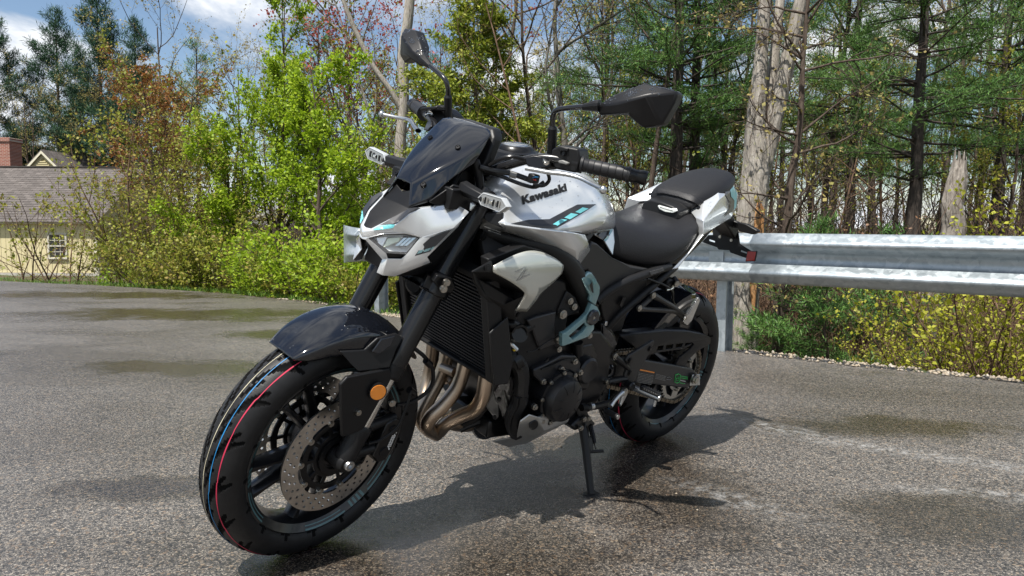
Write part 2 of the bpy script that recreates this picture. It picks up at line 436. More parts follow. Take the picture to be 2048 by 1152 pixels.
# ---- fork --------------------------------------------------------
def fk(t, y, dx=0): return Vector((1.45 + dx * .907 - .421036 * t, y, .30 + .907044 * t + dx * .421))
for s in (1, -1):
    FK = front(empty('fork_leg', BIKE)); y = .0975 * s
    g = Geo(); g.tube([fk(.255, y), fk(.262, y), fk(.30, y), fk(.46, y), fk(.50, y), fk(.74, y)], [.0275, .0285, .0275, .0285, .0265, .0262], 28, 1)
    g.make('outer_tube', mat('fork_black', (.008, .008, .0085), .26, coat=.2, spec=.35), FK, ang=25)
    g = Geo(); g.tube([fk(.226, y), fk(.232, y), fk(.240, y), fk(.246, y), fk(.262, y)], [.0262, .0292, .0285, .0295, .0295], 28, 1)
    g.make('dust_seal', M_BLK, FK, ang=25)
    g = Geo(); g.tube([fk(.07, y), fk(.25, y)], .0205, 24, 1); g.make('inner_tube', M_CHR, FK)
    g = Geo(); g.tube([fk(-.012, y), fk(.012, y), fk(.05, y), fk(.088, y), fk(.098, y)], [.020, .0285, .0262, .0285, .0245], 24, 2)
    g.tube([(1.45, y - .030 * s, .30), (1.45, y + .012 * s, .30), (1.45, y + .020 * s, .30)], [.026, .026, .021], 22, 1)
    g.tube([fk(.02, y), fk(.03, y - .004 * s, -.05), fk(.052, y - .004 * s, -.098)], [.018, .013, .012], 12, 3)       # caliper lugs
    g.tube([fk(.085, y), fk(.112, y - .004 * s, -.06), fk(.135, y - .004 * s, -.10)], [.018, .013, .012], 12, 3)
    g.make('axle_lug', M_BLK, FK, ang=40)
    g = Geo(); g.lathe([(.0065, .024), (.0065, .030), (.012, .030), (.0135, .026), (.0135, .018)], (1.45, y, .30), (0, s, 0), 24)
    g.lathe([(.0001, .025), (.0066, .025)], (1.45, y, .30), (0, s, 0), 18); g.make('axle_nut', M_ALU, FK)
    # reflector bracket
    lst = [(1.5174,0.118,0.5283),(1.5006,0.118,0.5447),(1.3736,0.116,0.5408),(1.3637,0.118,0.515),(1.3943,0.12,0.4551),(1.4274,0.122,0.3951),(1.4576,0.12,0.3883),(1.4862,0.118,0.3869)]
    g = Geo(); g.prism([(q[0], s * (q[1] - .006), q[2]) for q in lst], (0, .010 * s, 0)); g.make('fork_guard', M_BLK, FK, bevel=.003)
    rc = Vector((1.4111,0.128,0.4938)); rc.y *= s; na = Vector((.35, .93 * s, .05)).normalized()
    g = Geo(); g.lathe([(.0001, .010), (.0185, .010), (.0195, .009), (.0195, .0)], rc, na, 32); rf = g.make('side_reflector', M_ORG, FK, ang=40)
    g = Geo(); g.lathe([(.0192, .0095), (.0215, .0095), (.0215, -.006), (.0001, -.006)], rc, na, 32); g.make('reflector_housing', M_SATIN, FK)
    bp = Vector((1.4562,0.128,0.4471)); bp.y *= s
    g = Geo(); g.bolt(bp, (0, s, 0), .005, .006); g.make('guard_bolt', M_BOLT, FK)
    # caliper
    CA = front(empty('brake_caliper', BIKE))
    g = Geo()
    for t0, t1, rr in ((.030, .085, .030), (.085, .140, .030)):
        pass
    cc = Vector((1.322, 0, .325)); dirt = Vector((-.30, 0, .954)).normalized(); out = Vector((-.954, 0, -.30)).normalized()
    for (ya, yb, k) in ((.074, .108, 1), (.036, .060, 1)):
        poly = [cc + dirt * -.062 + out * -.006, cc + dirt * -.055 + out * .022, cc + dirt * -.02 + out * .030, cc + dirt * .02 + out * .030, cc + dirt * .055 + out * .022, cc + dirt * .062 + out * -.006, cc + dirt * .045 + out * -.030, cc + dirt * -.045 + out * -.030]
        g.prism([(q.x, ya * s, q.z) for q in poly], (0, (yb - ya) * s, 0))
    g.prism([(q.x, .058 * s, q.z) for q in [cc + dirt * -.05 + out * .006, cc + dirt * -.04 + out * .030, cc + dirt * .04 + out * .030, cc + dirt * .05 + out * .006]], (0, .02 * s, 0))
    g.make('caliper_body', M_SATIN, CA, bevel=.004)
    g = Geo()
    for k in (-.03, .03): g.lathe([(.0001, .112), (.012, .112), (.014, .106)], (cc + dirt * k) , (0, s, 0), 20)
    g.make('piston_cap', M_BLK, CA)
    if s > 0:
        v, f = text2d('NISSIN', .017, 0, .0008); w_ = max(q[0] for q in v)
        g = Geo(); g.add([cc + dirt * (w_ / 2 - q[0]) + out * (.016 - q[1]) + Vector((0, .1095, 0)) for q in v], f); g.make('caliper_lettering', M_WHT, CA, weld=0)
        # brake hoses
        HS = front(empty('brake_hose', BIKE))
        g = Geo(); g.tube([(1.2852,0.1,0.5692),(1.2554,0.11,0.5462),(1.2216,0.115,0.5064),(1.2133,0.115,0.4582),(1.2389,0.11,0.4311),(1.2665,0.1,0.4156),(1.3053,0.095,0.4155)], .0052, 8, 5); g.make('upper_hose', M_BLK, HS)
        g = Geo(); g.tube([(1.2876,0.12,0.4632),(1.3028,0.125,0.4102),(1.3202,0.125,0.3684),(1.3635,0.12,0.3445),(1.4001,0.12,0.3449)], .0035, 8, 5); g.make('sensor_lead', M_BLK, HS)
        for q in ([(1.253,0.114,0.5379),(1.2348,0.116,0.5225)], [(1.3288,0.1,0.4333),(1.3234,0.1,0.4092)], [(1.2861,0.11,0.4613),(1.267,0.11,0.4473)]):
            g = Geo(); g.tube(q, .009, 10, 1); g.make('hose_clamp', M_SATIN, HS)
        g = Geo(); g.bolt((1.3382,0.112,0.4369), (.3, .9, 0), .006, .008); g.make('banjo_bolt', M_BOLT, HS)
# triple clamps
g = Geo()
g.prism([fk(.455, -.135) , fk(.455, .135), fk(.455, .10, .05), fk(.455, .05, -.035), fk(.455, -.05, -.035), fk(.455, -.10, .05)], _ax * .034)
for s in (1, -1): g.tube([fk(.452, .0975 * s), fk(.494, .0975 * s)], .037, 26, 1)
g.prism([fk(.70, -.12, .02), fk(.70, .12, .02), fk(.70, .12, -.03), fk(.70, -.12, -.03)], _ax * .024)
for s in (1, -1): g.tube([fk(.698, .0975 * s), fk(.726, .0975 * s)], .035, 26, 1)
g.prism([fk(.45, -.03, -.02), fk(.45, .03, -.02), fk(.45, .03, -.07), fk(.45, -.03, -.07)], _ax * .29)
front(g.make('triple_clamp', M_SATIN, BIKE, bevel=.004))
for q in ((1.2725,0.148,0.7598), (1.2782,0.148,0.7439)):
    g = Geo(); g.bolt(q, (.25, .96, -.1), .0062, .008); front(g.make('clamp_bolt', M_BOLT, BIKE))
g = Geo(); g.prism([(1.295,0.135,0.776),(1.2463,0.142,0.7635),(1.226,0.14,0.7409),(1.2365,0.138,0.7208),(1.2726,0.135,0.7345),(1.2995,0.13,0.7571)], (-.02, -.035, 0)); front(g.make('clamp_pinch', M_SATIN, BIKE, bevel=.004))
# steering head shroud / indicator base behind cowl
# ---- front mudguard ------------------------------------------------
g = Geo(); rows = []
for (a, rc_, rs, w_, drop) in ((61.5, .314, .311, .046, .006), (66, .320, .314, .060, .022), (73, .330, .319, .071, .034), (82, .344, .324, .080, .044), (92, .361, .326, .086, .052), (102, .360, .322, .086, .046), (112, .350, .318, .080, .030), (124, .338, .318, .070, .02), (136, .325, .313, .056, .012)):
    a = rad(a)
    def q(r, y): return (1.45 + r * math.cos(a), y, .30 + r * math.sin(a))
    rows.append([q(rc_, 0), q(rc_ - .004, w_ * .33), q(lerp(rc_, rs, .45), w_ * .72), q(rs, w_), q(rs - drop * .5, w_ + .003), q(rs - drop, w_ + .001)])
g.grid(rows); g.mirror()
front(g.make('front_mudguard', M_GLOSS, BIKE, sub=2, solid=.004, off=-1))
MG = bpy.data.objects['front_mudguard']
for s in (1, -1):
    g = Geo(); L = [(1.5036,0.086,0.5923),(1.4378,0.092,0.588),(1.4077,0.095,0.6142),(1.3561,0.1,0.6206),(1.3398,0.105,0.6112),(1.3586,0.112,0.5866),(1.3736,0.116,0.5408),(1.462,0.112,0.5461),(1.4756,0.1,0.5609)]
    g.prism([(q[0], s * (q[1] - .006), q[2]) for q in L], (0, .007 * s, 0)); o = g.make('mudguard_stay', M_BLK, MG, bevel=.0025)
    g = Geo(); L = [(1.4268,0.1,0.5867),(1.4051,0.1,0.616),(1.3668,0.104,0.6209),(1.3794,0.108,0.5974),(1.4114,0.108,0.5816)]
    g.prism([(q[0], s * (q[1] + .002), q[2]) for q in L], (0, .004 * s, 0)); o = g.make('stay_recess', M_GLOSS, MG, bevel=.002)

# ---- headlight cowl -------------------------------------------------
V = {}
def pts(names, L):
    for k, q in zip(names.split(), L): V[k] = q
pts('n0 n1 n2 n3 n4', [(1.4156,0,0.8533),(1.4119,0.014,0.8547),(1.3829,0.034,0.8819),(1.3388,0.048,0.9114),(1.3094,0.062,0.9204)])
pts('m0 m1 m2 m3 m4 m5', [(1.424,0,0.8427),(1.4131,0.021,0.8521),(1.382,0.059,0.8765),(1.3538,0.066,0.9043),(1.3242,0.07,0.9175),(1.2434,0.098,0.9388)])
pts('l0 l1 l2 l3 l4 l5 l6 l7 l8', [(1.4218,0,0.8291),(1.4189,0.014,0.8336),(1.3981,0.042,0.8507),(1.3573,0.068,0.8608),(1.341,0.083,0.8605),(1.3257,0.095,0.8572),(1.2592,0.119,0.8843),(1.2341,0.127,0.9129),(1.2189,0.125,0.9259)])
pts('e1 e2 e3 e4 e5 e6', [(1.4168,0.016,0.8316),(1.3977,0.042,0.8484),(1.3554,0.067,0.8565),(1.3268,0.088,0.8528),(1.352,0.08,0.8107),(1.3928,0.056,0.8081)])
pts('k1 k2', [(1.3864,0.058,0.7949),(1.3576,0.073,0.7977)])
pts('s0 s1 s2 s3 s4 s5 s6 s7', [(1.4209,0,0.8249),(1.4208,0.011,0.8264),(1.3848,0.038,0.7862),(1.4007,0.045,0.7573),(1.3876,0.052,0.7517),(1.3595,0.063,0.7502),(1.2959,0.107,0.7964),(1.3106,0.108,0.8119)])
pts('r1 f1 f2', [(1.2416,0.121,0.8876),(1.2155,0.118,0.9472),(1.2014,0.122,0.9407)])
COWL = front(empty('headlight_cowl', BIKE))
upper = 'n0 n1 m1 m0,n1 n2 m2 m1,n2 n3 m3 m2,n3 n4 m4 m3,n4 m5 m4,m0 m1 l1 l0,m1 m2 l3 l2,m1 l2 l1,m2 m3 l4 l3,m3 m4 l4,m4 m5 l5 l4,m5 l6 l5,m5 l8 l7 l6'
lower = 'l0 l1 s1 s0,l1 e1 s1,e1 e6 s2 s1,e6 k1 s2,s2 k1 s4 s3,k1 k2 s5 s4,k2 e5 s5,e5 e4 l5 s7,e5 s7 s6 s5,l5 l6 r1 s7,l6 l7 r1,l1 l2 e2 e1,l2 l3 e3 e2,l3 l4 e3,l4 l5 e4 e3'
def sub_(V, F): 
    ks = sorted(set(' '.join(F.split(',')).split())); return {k: V[k] for k in ks}
g = Geo(); g.polys(sub_(V, upper), upper); g.mirror(); CW1 = g.make('upper_brow', M_SIL, COWL, solid=.003, off=-1, bevel=.0022, ang=28)
g = Geo(); g.polys(sub_(V, lower), lower); g.mirror(); CW2 = g.make('lamp_surround', M_SIL, COWL, solid=.003, off=-1, bevel=.002, ang=28)
for s in (1, -1):
    g = Geo(); q = [V[k] for k in ('f1', 'f2', 'l8')]; g.prism([(a, s * b, c) for a, b, c in q], (-.012, -.004 * s, 0)); g.make('brow_tip', M_SIL, COWL, bevel=.002)
    # lens: sunken black bezel, reflector bowl, clear cover
    L6 = [Vector(V[k]) for k in ('e1', 'e2', 'e3', 'e4', 'e5', 'e6')]
    L6 = [Vector((q.x, s * q.y, q.z)) for q in L6]; cen = sum(L6, Vector()) / 6; inw = Vector((-.93, -.36 * s, 0))
    g = Geo(); rows = [L6, [cen + (q - cen) * .90 + inw * .003 for q in L6], [cen + (q - cen) * .87 + inw * .010 for q in L6]]
    g.grid(rows, closed=True); g.make('lamp_bezel', M_BLK, COWL, bevel=.001)
    bl = [cen + (q - cen) * .87 + inw * .010 for q in L6]; bot = cen + inw * .028
    g = Geo(); g.v = [tuple(q) for q in bl] + [tuple(bot + (q - cen) * .45) for q in L6]; g.f = [(i, (i + 1) % 6, 6 + (i + 1) % 6, 6 + i) for i in range(6)] + [(6, 7, 8, 9, 10, 11)]
    g.make('lamp_bowl', M_LENSI, COWL, ang=20)
    d1 = (L6[3] - L6[0]).normalized(); up = (L6[2] - L6[5]).normalized()
    c2 = cen + inw * .012 - d1 * .010
    g = Geo(); g.prism([c2 + d1 * a + up * b for a, b in ((-.018, .012), (.010, .014), (.016, .000), (-.006, -.020))], inw * -.006); g.make('lamp_prism', M_LAMPG, COWL, bevel=.0015)
    g = Geo(); g.prism([c2 + d1 * a + up * b for a, b in ((-.046, .014), (-.022, .016), (-.010, -.018), (-.020, -.014))], inw * -.004); g.make('daylight_strip', M_LENSI, COWL, bevel=.001)
    g = Geo()
    for kk in range(3): g.prism([c2 + d1 * (a + .022 + .010 * kk) + up * b for a, b in ((-.004, .012), (.004, .012), (.002, -.014), (-.006, -.014))], inw * -.003)
    o = g.make('lamp_fins', M_CHR, COWL); o['kind'] = 'stuff'
    g = Geo(); g.prism([cen + (q - cen) * .965 - inw * .001 for q in L6], inw * .0025); g.make('lamp_cover', M_CLEAR, COWL)
    g = Geo(); q4 = [V[k] for k in ('e6', 'e5', 'k2', 'k1')]; g.prism([(a - .006, s * (b - .003), c) for a, b, c in q4], (-.012, 0, 0)); g.make('under_lamp_insert', M_SATIN, COWL)
# black core behind, chin recess and side covers
g = Geo()
I = dict(a=(1.375, 0, .835), b=(1.385, .012, .822), c=(1.370, .036, .770), d=(1.372, .040, .757), e=(1.372, 0, .757), f=(1.25, .060, .735), h=(1.25, 0, .735), i=(1.19, .09, .80), j=(1.19, .10, .93), k=(1.30, .07, .905), l=(1.36, .03, .86), m=(1.30, 0, .93), o=(1.19, 0, .96), p=(1.33, .075, .80), r=(1.19, 0, .76))
g.polys(I, 'a b c d e,e d f h,b l p c,c p f d,p i f,l k p,p k j i,a m k l b,m o j k,f i r h,i j o r'); g.mirror()
g.make('lamp_housing', M_BLK, COWL, bevel=.004)
for s in (1, -1):
    q = [(1.3053,0.103,0.8092),(1.2359,0.116,0.8852),(1.1955,0.117,0.9383),(1.1782,0.108,0.9181),(1.2105,0.105,0.8608),(1.2239,0.104,0.839),(1.2305,0.1,0.8048),(1.2489,0.088,0.7671),(1.305,0.072,0.7523),(1.3553,0.06,0.7488),(1.2895,0.101,0.7935)]
    g = Geo(); g.prism([(a - .002, b * s, c) for a, b, c in q], (-.012, -.006 * s, 0)); g.make('side_cover', M_BLK, COWL, bevel=.002)
    q = [(1.4261,0.002,0.8205),(1.4219,0.006,0.8174),(1.3812,0.034,0.7845),(1.3875,0.032,0.7671),(1.4124,0,0.7643)]
# centre plate with its scoop
P_ = {}
for k, q in zip('n0 n1 n2 n3'.split(), (V['n0'], V['n1'], V['n2'], V['n3'])): P_[k] = (q[0] - .001, q[1], q[2] - .001)
for k, q in zip('u1 u2 c1 c2 c3'.split(), [(1.332,0.034,0.9392),(1.3293,0.026,0.9494),(1.3749,0,0.8792),(1.3448,0,0.9104),(1.3296,0,0.9378)]): P_[k] = (q[0] - (.012 if k == 'c2' else .006), q[1], q[2])
g = Geo(); g.polys(P_, 'n0 n1 n2 c1,c1 n2 n3 c2,c2 n3 u1 c3,c3 u1 u2'); g.mirror(); g.make('nose_plate', M_BLK, COWL, solid=.004, off=-1, bevel=.0015, ang=50)
# decals on the cowl
EYE_S = (2.5242,1.2897,1.2958); EYE_B = (2.3799,1.4457,1.2288)       # projection points for laying decals on curved panels
def decal(names, target, m, eye, L, parent, sides=(1, -1), off=.0014):
    for s in sides:
        q = [(a, b * s, c) for a, b, c in L]; d = Vector(eye); d.y *= s
        wrap(target, q, [tuple(range(len(q)))], d, off).make(names, m, parent, weld=0)
bpy.context.view_layer.update()
decal('dark_flash', [CW1], M_DECAL, EYE_S, [(1.4043,0.033,0.866),(1.3856,0.057,0.8768),(1.3785,0.06,0.8803),(1.3526,0.066,0.9049),(1.3239,0.07,0.9183),(1.3405,0.053,0.9112)], COWL, off=.0034)
decal('teal_flash', [CW1], M_TEALD, EYE_S, [(1.4115,0.021,0.8528),(1.3847,0.055,0.8691),(1.382,0.059,0.8765),(1.4046,0.033,0.8652)], COWL, off=.0034)
decal('dark_flash', [CW2], M_DECAL, EYE_S, [(1.3394,0.095,0.8117),(1.3226,0.098,0.8416),(1.307,0.102,0.8581),(1.2601,0.118,0.8808),(1.2716,0.116,0.8667),(1.2941,0.11,0.8389),(1.3059,0.107,0.8246)], COWL)
for q in ([(1.3314,0.097,0.8253),(1.3185,0.1,0.8287),(1.3249,0.1,0.8211),(1.3345,0.096,0.8171)], [(1.3156,0.101,0.8299),(1.3013,0.104,0.834),(1.3077,0.104,0.8262),(1.3206,0.101,0.8225)], [(1.2992,0.105,0.8353),(1.2943,0.108,0.8383),(1.3002,0.107,0.8297),(1.3048,0.105,0.8277)]):
    decal('teal_flash', [CW2], M_TEAL, EYE_S, q, COWL, off=.0024)

# ---- meter visor ----------------------------------------------------
VIS = front(empty('meter_visor', BIKE))
V2 = {}
for k, q in zip('c0 ca cb cc t0 t1 t2'.split(), [(1.3256,0,0.9652),(1.2707,0,1.0192),(1.2146,0,1.0702),(1.1698,0,1.1039),(1.1423,0,1.1182),(1.1432,0.06,1.1154),(1.1535,0.085,1.1065)]): V2[k] = q
for k, q in zip('K1 K2 K3 K4'.split(), [(1.3265,0.024,0.9651),(1.2897,0.052,0.9972),(1.2427,0.075,1.0327),(1.1993,0.086,1.0657)]): V2[k] = q
for k, q in zip('d0 d1 d2 d3 d4 d5'.split(), [(1.3394,0.047,0.9136),(1.301,0.066,0.9317),(1.276,0.079,0.9764),(1.2296,0.088,1.0149),(1.1987,0.092,1.0366),(1.1836,0.092,1.0592)]): V2[k] = q
for k in ('ca', 'cb', 'cc'): V2[k] = (V2[k][0] + .006, 0, V2[k][2] + .006)
g = Geo(); g.polys(V2, 'c0 K1 K2 ca,ca K2 K3 cb,cb K3 K4 cc,cc K4 t2 t1,cc t1 t0,K1 d0 d1 K2,K2 d1 d2 K3,K3 d2 d3 K4,K4 d3 d4 d5,K4 d5 t2')
g.mirror()
sc_ = g.make('visor_shell', M_GLOSS, VIS, sub=3, solid=.0035, off=-1)
bmn = bmesh.new(); bmn.from_mesh(sc_.data); cl_ = bmn.edges.layers.float.new('crease_edge')
kl = [Vector((V2[k][0], abs(V2[k][1]), V2[k][2])) for k in ('K1', 'K2', 'K3', 'K4', 't2')]
def onk(v): return any((Vector((v.co.x, abs(v.co.y), v.co.z)) - q).length < .001 for q in kl)
for e in bmn.edges:
    if e.is_boundary: e[cl_] = 1.0
    elif onk(e.verts[0]) and onk(e.verts[1]): e[cl_] = .8
vl_ = bmn.verts.layers.float.new('crease_vert'); vk = [Vector((V2[k][0], abs(V2[k][1]), V2[k][2])) for k in ('d0', 'd1', 'd5', 't2', 't1', 'K1', 'c0')]
for v_ in bmn.verts:
    if any((Vector((v_.co.x, abs(v_.co.y), v_.co.z)) - q).length < .001 for q in vk): v_[vl_] = .95
bmn.to_mesh(sc_.data); bmn.free()
for s in (1, -1):
    for q, r in (((1.2208,0.049,1.0621), .0055), ((1.3099,0.049,0.9699), .0058)):
        p = Vector((q[0], q[1] * s, q[2])); n = Vector((.72, .12 * s if r < .006 else .45 * s, .68)).normalized(); p = p - n * .0012
        g = Geo(); g.lathe([(.0001, .0005), (r * .45, .0005), (r * .5, .002), (r * .85, .002), (r, .0008), (r * 1.2, .0022), (r * 1.25, -.004)], p, n, 18); g.make('visor_screw', M_SATIN, VIS, ang=30)
# meter housing behind visor
g = Geo(); q = [Vector(a) for a in [(1.1497,0.072,1.1214),(1.1141,0.082,1.1014),(1.0742,0.085,1.0628),(1.0978,0.078,1.0467)]]
g.prism([(1.122, -.058, 1.117), (1.122, .058, 1.117), (1.132, .078, 1.098), (1.155, .088, 1.04), (1.168, .078, 1.0), (1.168, -.078, 1.0), (1.155, -.088, 1.04), (1.132, -.078, 1.098)], (-.035, 0, .0))
front(g.make('meter_housing', M_BLK, BIKE, bevel=.008, seg=3))
g = Geo(); g.prism([(1.075, -.065, 1.108), (1.075, .065, 1.108), (1.125, .07, 1.02), (1.125, -.07, 1.02)], (.014, 0, .004)); front(g.make('meter_display', M_GLOSS, bpy.data.objects['meter_housing']))
bpy.data.objects['meter_display'].matrix_local = Matrix.Identity(4)
# brackets and clutter behind the visor
g = Geo()
for s in (1, -1):
    g.tube([(1.18, .075 * s, 1.04), (1.16, .09 * s, .98), (1.17, .095 * s, .93)], .011, 10, 3)
    g.tube([(1.17, .03 * s, 1.02), (1.23, .06 * s, .96), (1.26, .09 * s, .94)], .009, 8, 3)
    g.box((1.22, .085 * s, .95), (.10, .045, .05))
    g.box((1.18, .02 * s, .99), (.09, .05, .09))
front(g.make('meter_bracket', M_BLK, BIKE, bevel=.003))
for s in (1, -1):
    q = [(1.3115,0.078,0.936),(1.268,0.088,0.9715),(1.2561,0.092,0.9828),(1.2385,0.1,0.9791),(1.2374,0.104,0.955),(1.1865,0.108,0.946),(1.2865,0.082,0.9283)]
    g = Geo(); g.prism([(a, b * s, c) for a, b, c in q], (-.03, -.03 * s, -.004)); front(g.make('indicator_mount', M_BLK, BIKE, bevel=.003))

# ---- front indicators -------------------------------------------------
def indicator(s, Mx, name='front_indicator'):
    IN = Mx(empty(name, BIKE))
    out = [(1.242,0.162,0.971),(1.242,0.1756,0.9876),(1.242,0.2373,0.9917),(1.24,0.2559,0.9764),(1.24,0.2389,0.9583),(1.242,0.1765,0.9575)]
    out = [Vector((a, b * s, c)) for a, b, c in out]; cen = sum(out, Vector()) / 6
    g = Geo(); g.grid([[cen + (q - cen) * .86 + Vector((.004, 0, 0)) for q in out], [cen + (q - cen) * .93 + Vector((.005, 0, 0)) for q in out], out, [q - Vector((.012, 0, 0)) for q in out], [cen + (q - cen) * .7 - Vector((.026, 0, 0)) for q in out]], closed=True)
    g.f.append(tuple(range(24, 30))); g.make('lens_frame', mat('frosted_lens', (.42, .44, .45), .14, coat=1.0), IN, ang=30, bevel=.0015)
    g = Geo(); g.add([cen + (q - cen) * .88 + Vector((.0035, 0, 0)) for q in out], [tuple(range(6))]); g.make('lamp_back', mat('lamp_back_grey', (.42, .43, .43), .25, metal=.6), IN)
    d1 = (out[3] - out[0]).normalized(); up = Vector((0, 0, 1))
    for k in range(9):
        if k == 4: continue
        g = Geo(); c = cen + d1 * (k - 4) * .0062; h = .0075 if k % 3 else .0045
        g.prism([c + d1 * -.0012 - up * h, c + d1 * .0012 - up * h, c + d1 * .0012 + up * h, c - d1 * .0012 + up * h], (.006, 0, 0)); g.make('lamp_rib', M_SATIN if k % 2 else M_CHR, IN)
    g = Geo(); g.box(cen + Vector((.004, 0, 0)), (.008, .010, .008)); g.make('bulb', M_CHR, IN, bevel=.001)
    g = Geo(); r0 = Vector((1.225, .096 * s, .976)); r1 = cen - d1 * .028 - Vector((.008, 0, 0))
    g.tube([r0, r0 + (r1 - r0) * .45, r1], [.019, .0165, .0145], 6, 1); g.make('stalk', M_BLK, IN, bevel=.002)
    return IN
for s in (1, -1): indicator(s, front)

# ---- mirrors ----------------------------------------------------------
MV = {}
def mv(names, L):
    for k, q in zip(names.split(), L): MV[k] = q
mv('n1 a b c d e f g n2', [(1.057,0.2936,1.227), (1.043,0.331,1.2643), (1.025,0.3835,1.2997), (1.003,0.4569,1.2976), (1.005,0.4577,1.2741), (1.013,0.4463,1.2212), (1.026,0.4077,1.2044), (1.036,0.3652,1.2246), (1.055,0.3055,1.2083)])
mv('r1 r2 r3', [(1.062,0.3457,1.2421), (1.05,0.4131,1.2755), (1.052,0.3847,1.2321)])
for s in (1, -1):
    MR = front(empty('mirror', BIKE)); W_ = {}
    for k, q in MV.items(): W_[k] = (q[0], q[1] * s, q[2])
    ring = 'n1 a b c d e f g n2'.split(); cen = sum((Vector(W_[k]) for k in ring), Vector()) / 9
    for k in ring:
        q = Vector(W_[k]); W_[k + 'b'] = tuple(cen + (q - cen) * .97 + Vector((-.034 if k not in ('n1', 'n2') else -.018, 0, 0)))
    F = 'n1 a r1,a b r2 r1,b c r2,n1 r1 r3 n2,r1 r2 r3,r3 g n2,r2 c d e,r2 e f g r3'
    for i in range(9):
        a, b = ring[i], ring[(i + 1) % 9]; F += f',{a} {a}b {b}b {b}'
    F += ',' + ' '.join(k + 'b' for k in ring)
    g = Geo(); g.polys(W_, F); g.make('mirror_housing', mat('mirror_black', (.009, .009, .010), .36, spec=.32, bump=.08, bscale=700), MR, bevel=.005, seg=3, ang=30)
    g = Geo(); g.add([cen + (Vector(W_[k + 'b']) - cen - Vector((-.034, 0, 0))) * .9 + Vector((-.0355, 0, 0)) for k in ring], [tuple(range(9))]); g.make('mirror_glass', mat('mirror_glass', (.8, .8, .8), .02, metal=1.0), MR)
    g = Geo(); g.tube([(1.034, .184 * s, 1.075), (1.05, .183 * s, 1.145), (1.061, .183 * s, 1.178), (1.066, .196 * s, 1.196), (1.064, .24 * s, 1.211), (1.058, .285 * s, 1.224)], .0066, 12, 5); g.make('mirror_stalk', mat('stalk_black', (.009, .009, .010), .2, coat=.5), MR)
    g = Geo(); g.tube([(1.033, .184 * s, 1.08), (1.0365, .1838 * s, 1.10), (1.0515, .183 * s, 1.150), (1.053, .183 * s, 1.156)], [.0125, .0112, .0112, .0075], 16, 1); g.make('stalk_boot', M_BLK, MR, ang=25)
    g = Geo(); g.tube([(1.0605, .262 * s, 1.2165), (1.057, .292 * s, 1.2265), (1.055, .302 * s, 1.229)], [.0075, .0135, .0145], 14, 1); g.make('neck_boot', M_BLK, MR, ang=25)

# ---- handlebar ---------------------------------------------------------
HBAR = front(empty('handlebar', BIKE))
bar = [(1.128, 0, 1.0), (1.128, .055, 1.0), (1.112, .11, 1.035), (1.080, .19, 1.078), (1.037, .277, 1.087), (.965, .405, 1.092)]
full = [(a, -b, c) for a, b, c in bar[:0:-1]] + bar
g = Geo(); g.tube(full, .011, 14, 5); g.make('bar_tube', mat('bar_black', (.009, .009, .010), .25), HBAR)
g = Geo()
for s in (1, -1): g.box((1.128, .045 * s, .985), (.045, .03, .05))
g.make('bar_clamp', M_SATIN, HBAR, bevel=.004)
g0 = Vector((1.037, .277, 1.087)); gd = (Vector((.965, .405, 1.092)) - g0); gl = gd.length; gd.normalize()
for s in (1, -1):
    G0 = Vector((g0.x, g0.y * s, g0.z)); D = Vector((gd.x, gd.y * s, gd.z))
    prof = [(0, .0001), (0, .021), (.006, .021), (.007, .0165), (.018, .0155)]
    x = .018
    for k in range(5):
        prof += [(x + .002, .0172), (x + .014, .0176), (x + .0155, .0162), (x + .017, .0165)]; x += .0175
    prof += [(x + .002, .0172), (.112, .0178), (.113, .0195), (.119, .0195), (.120, .0168)]
    g = Geo(); g.lathe([(r, h) for h, r in prof], G0, D, 26); g.make('grip', mat('grip_rubber', (.011, .011, .012), .48), HBAR, ang=25)
    # diagonal grip ribs
    for k in range(4):
        g = Geo(); g.tube([G0 + D * (.030 + .0175 * k) + Vector((.0155, -.004 * s, .004)), G0 + D * (.042 + .0175 * k) + Vector((.0165, 0, -.006))], .0016, 6, 1); g.make('grip_rib', M_RUB, HBAR)
    g = Geo(); g.lathe([(.0165, .120), (.0165, .126), (.0150, .130), (.0150, .140), (.0172, .145), (.0172, .156), (.0150, .160), (.0001, .160)], G0, D, 26); g.make('bar_end', M_SATIN, HBAR, ang=25)
    # lever
    LP = [Vector(q) for q in [(1.1159,0.214,1.0537),(1.1009,0.24,1.0557),(1.0827,0.272,1.0607),(1.0718,0.305,1.0617),(1.0768,0.345,1.0582),(1.0912,0.39,1.0561)]]
    if s < 0: LP = [Vector((q.x, -q.y, q.z)) for q in LP]
    rows = []; LP.insert(0, LP[0] * 1.9 - LP[1] * .9)
    Pc = cr(LP, 5)
    for i, q in enumerate(Pc):
        t = i / (len(Pc) - 1); tt = (Pc[min(i + 1, len(Pc) - 1)] - Pc[max(i - 1, 0)]).normalized(); fw = Vector((1, .35 * s, 0)).normalized(); fw = (fw - tt * fw.dot(tt)).normalized(); up = tt.cross(fw) * s
        a = lerp(.0085, .0058, t); b = lerp(.0060, .0048, t)
        rows.append([q + fw * a * math.cos(w) + up * b * math.sin(w) for w in [2 * math.pi * k / 12 for k in range(12)]])
    g = Geo(); g.grid(rows, closed=True)
    bc = Pc[-1]
    g.lathe([(.0095 * math.sin(w), .0095 * math.cos(w)) for w in [math.pi * k / 10 for k in range(11)]], bc, (0, 0, 1), 18)
    g.make('clutch_lever' if s > 0 else 'brake_lever', M_ALU, HBAR, ang=50)
    # perch block, reservoir
    g = Geo(); g.prism([(a, b * s, c) for a, b, c in [(1.1114,0.165,1.0713),(1.0972,0.18,1.0834),(1.0775,0.215,1.0865),(1.0724,0.22,1.0745),(1.0778,0.22,1.0616),(1.1044,0.2,1.0546),(1.1109,0.175,1.0549)]], (-.035, 0, -.004)); g.make('lever_perch', M_SATIN, HBAR, bevel=.004)
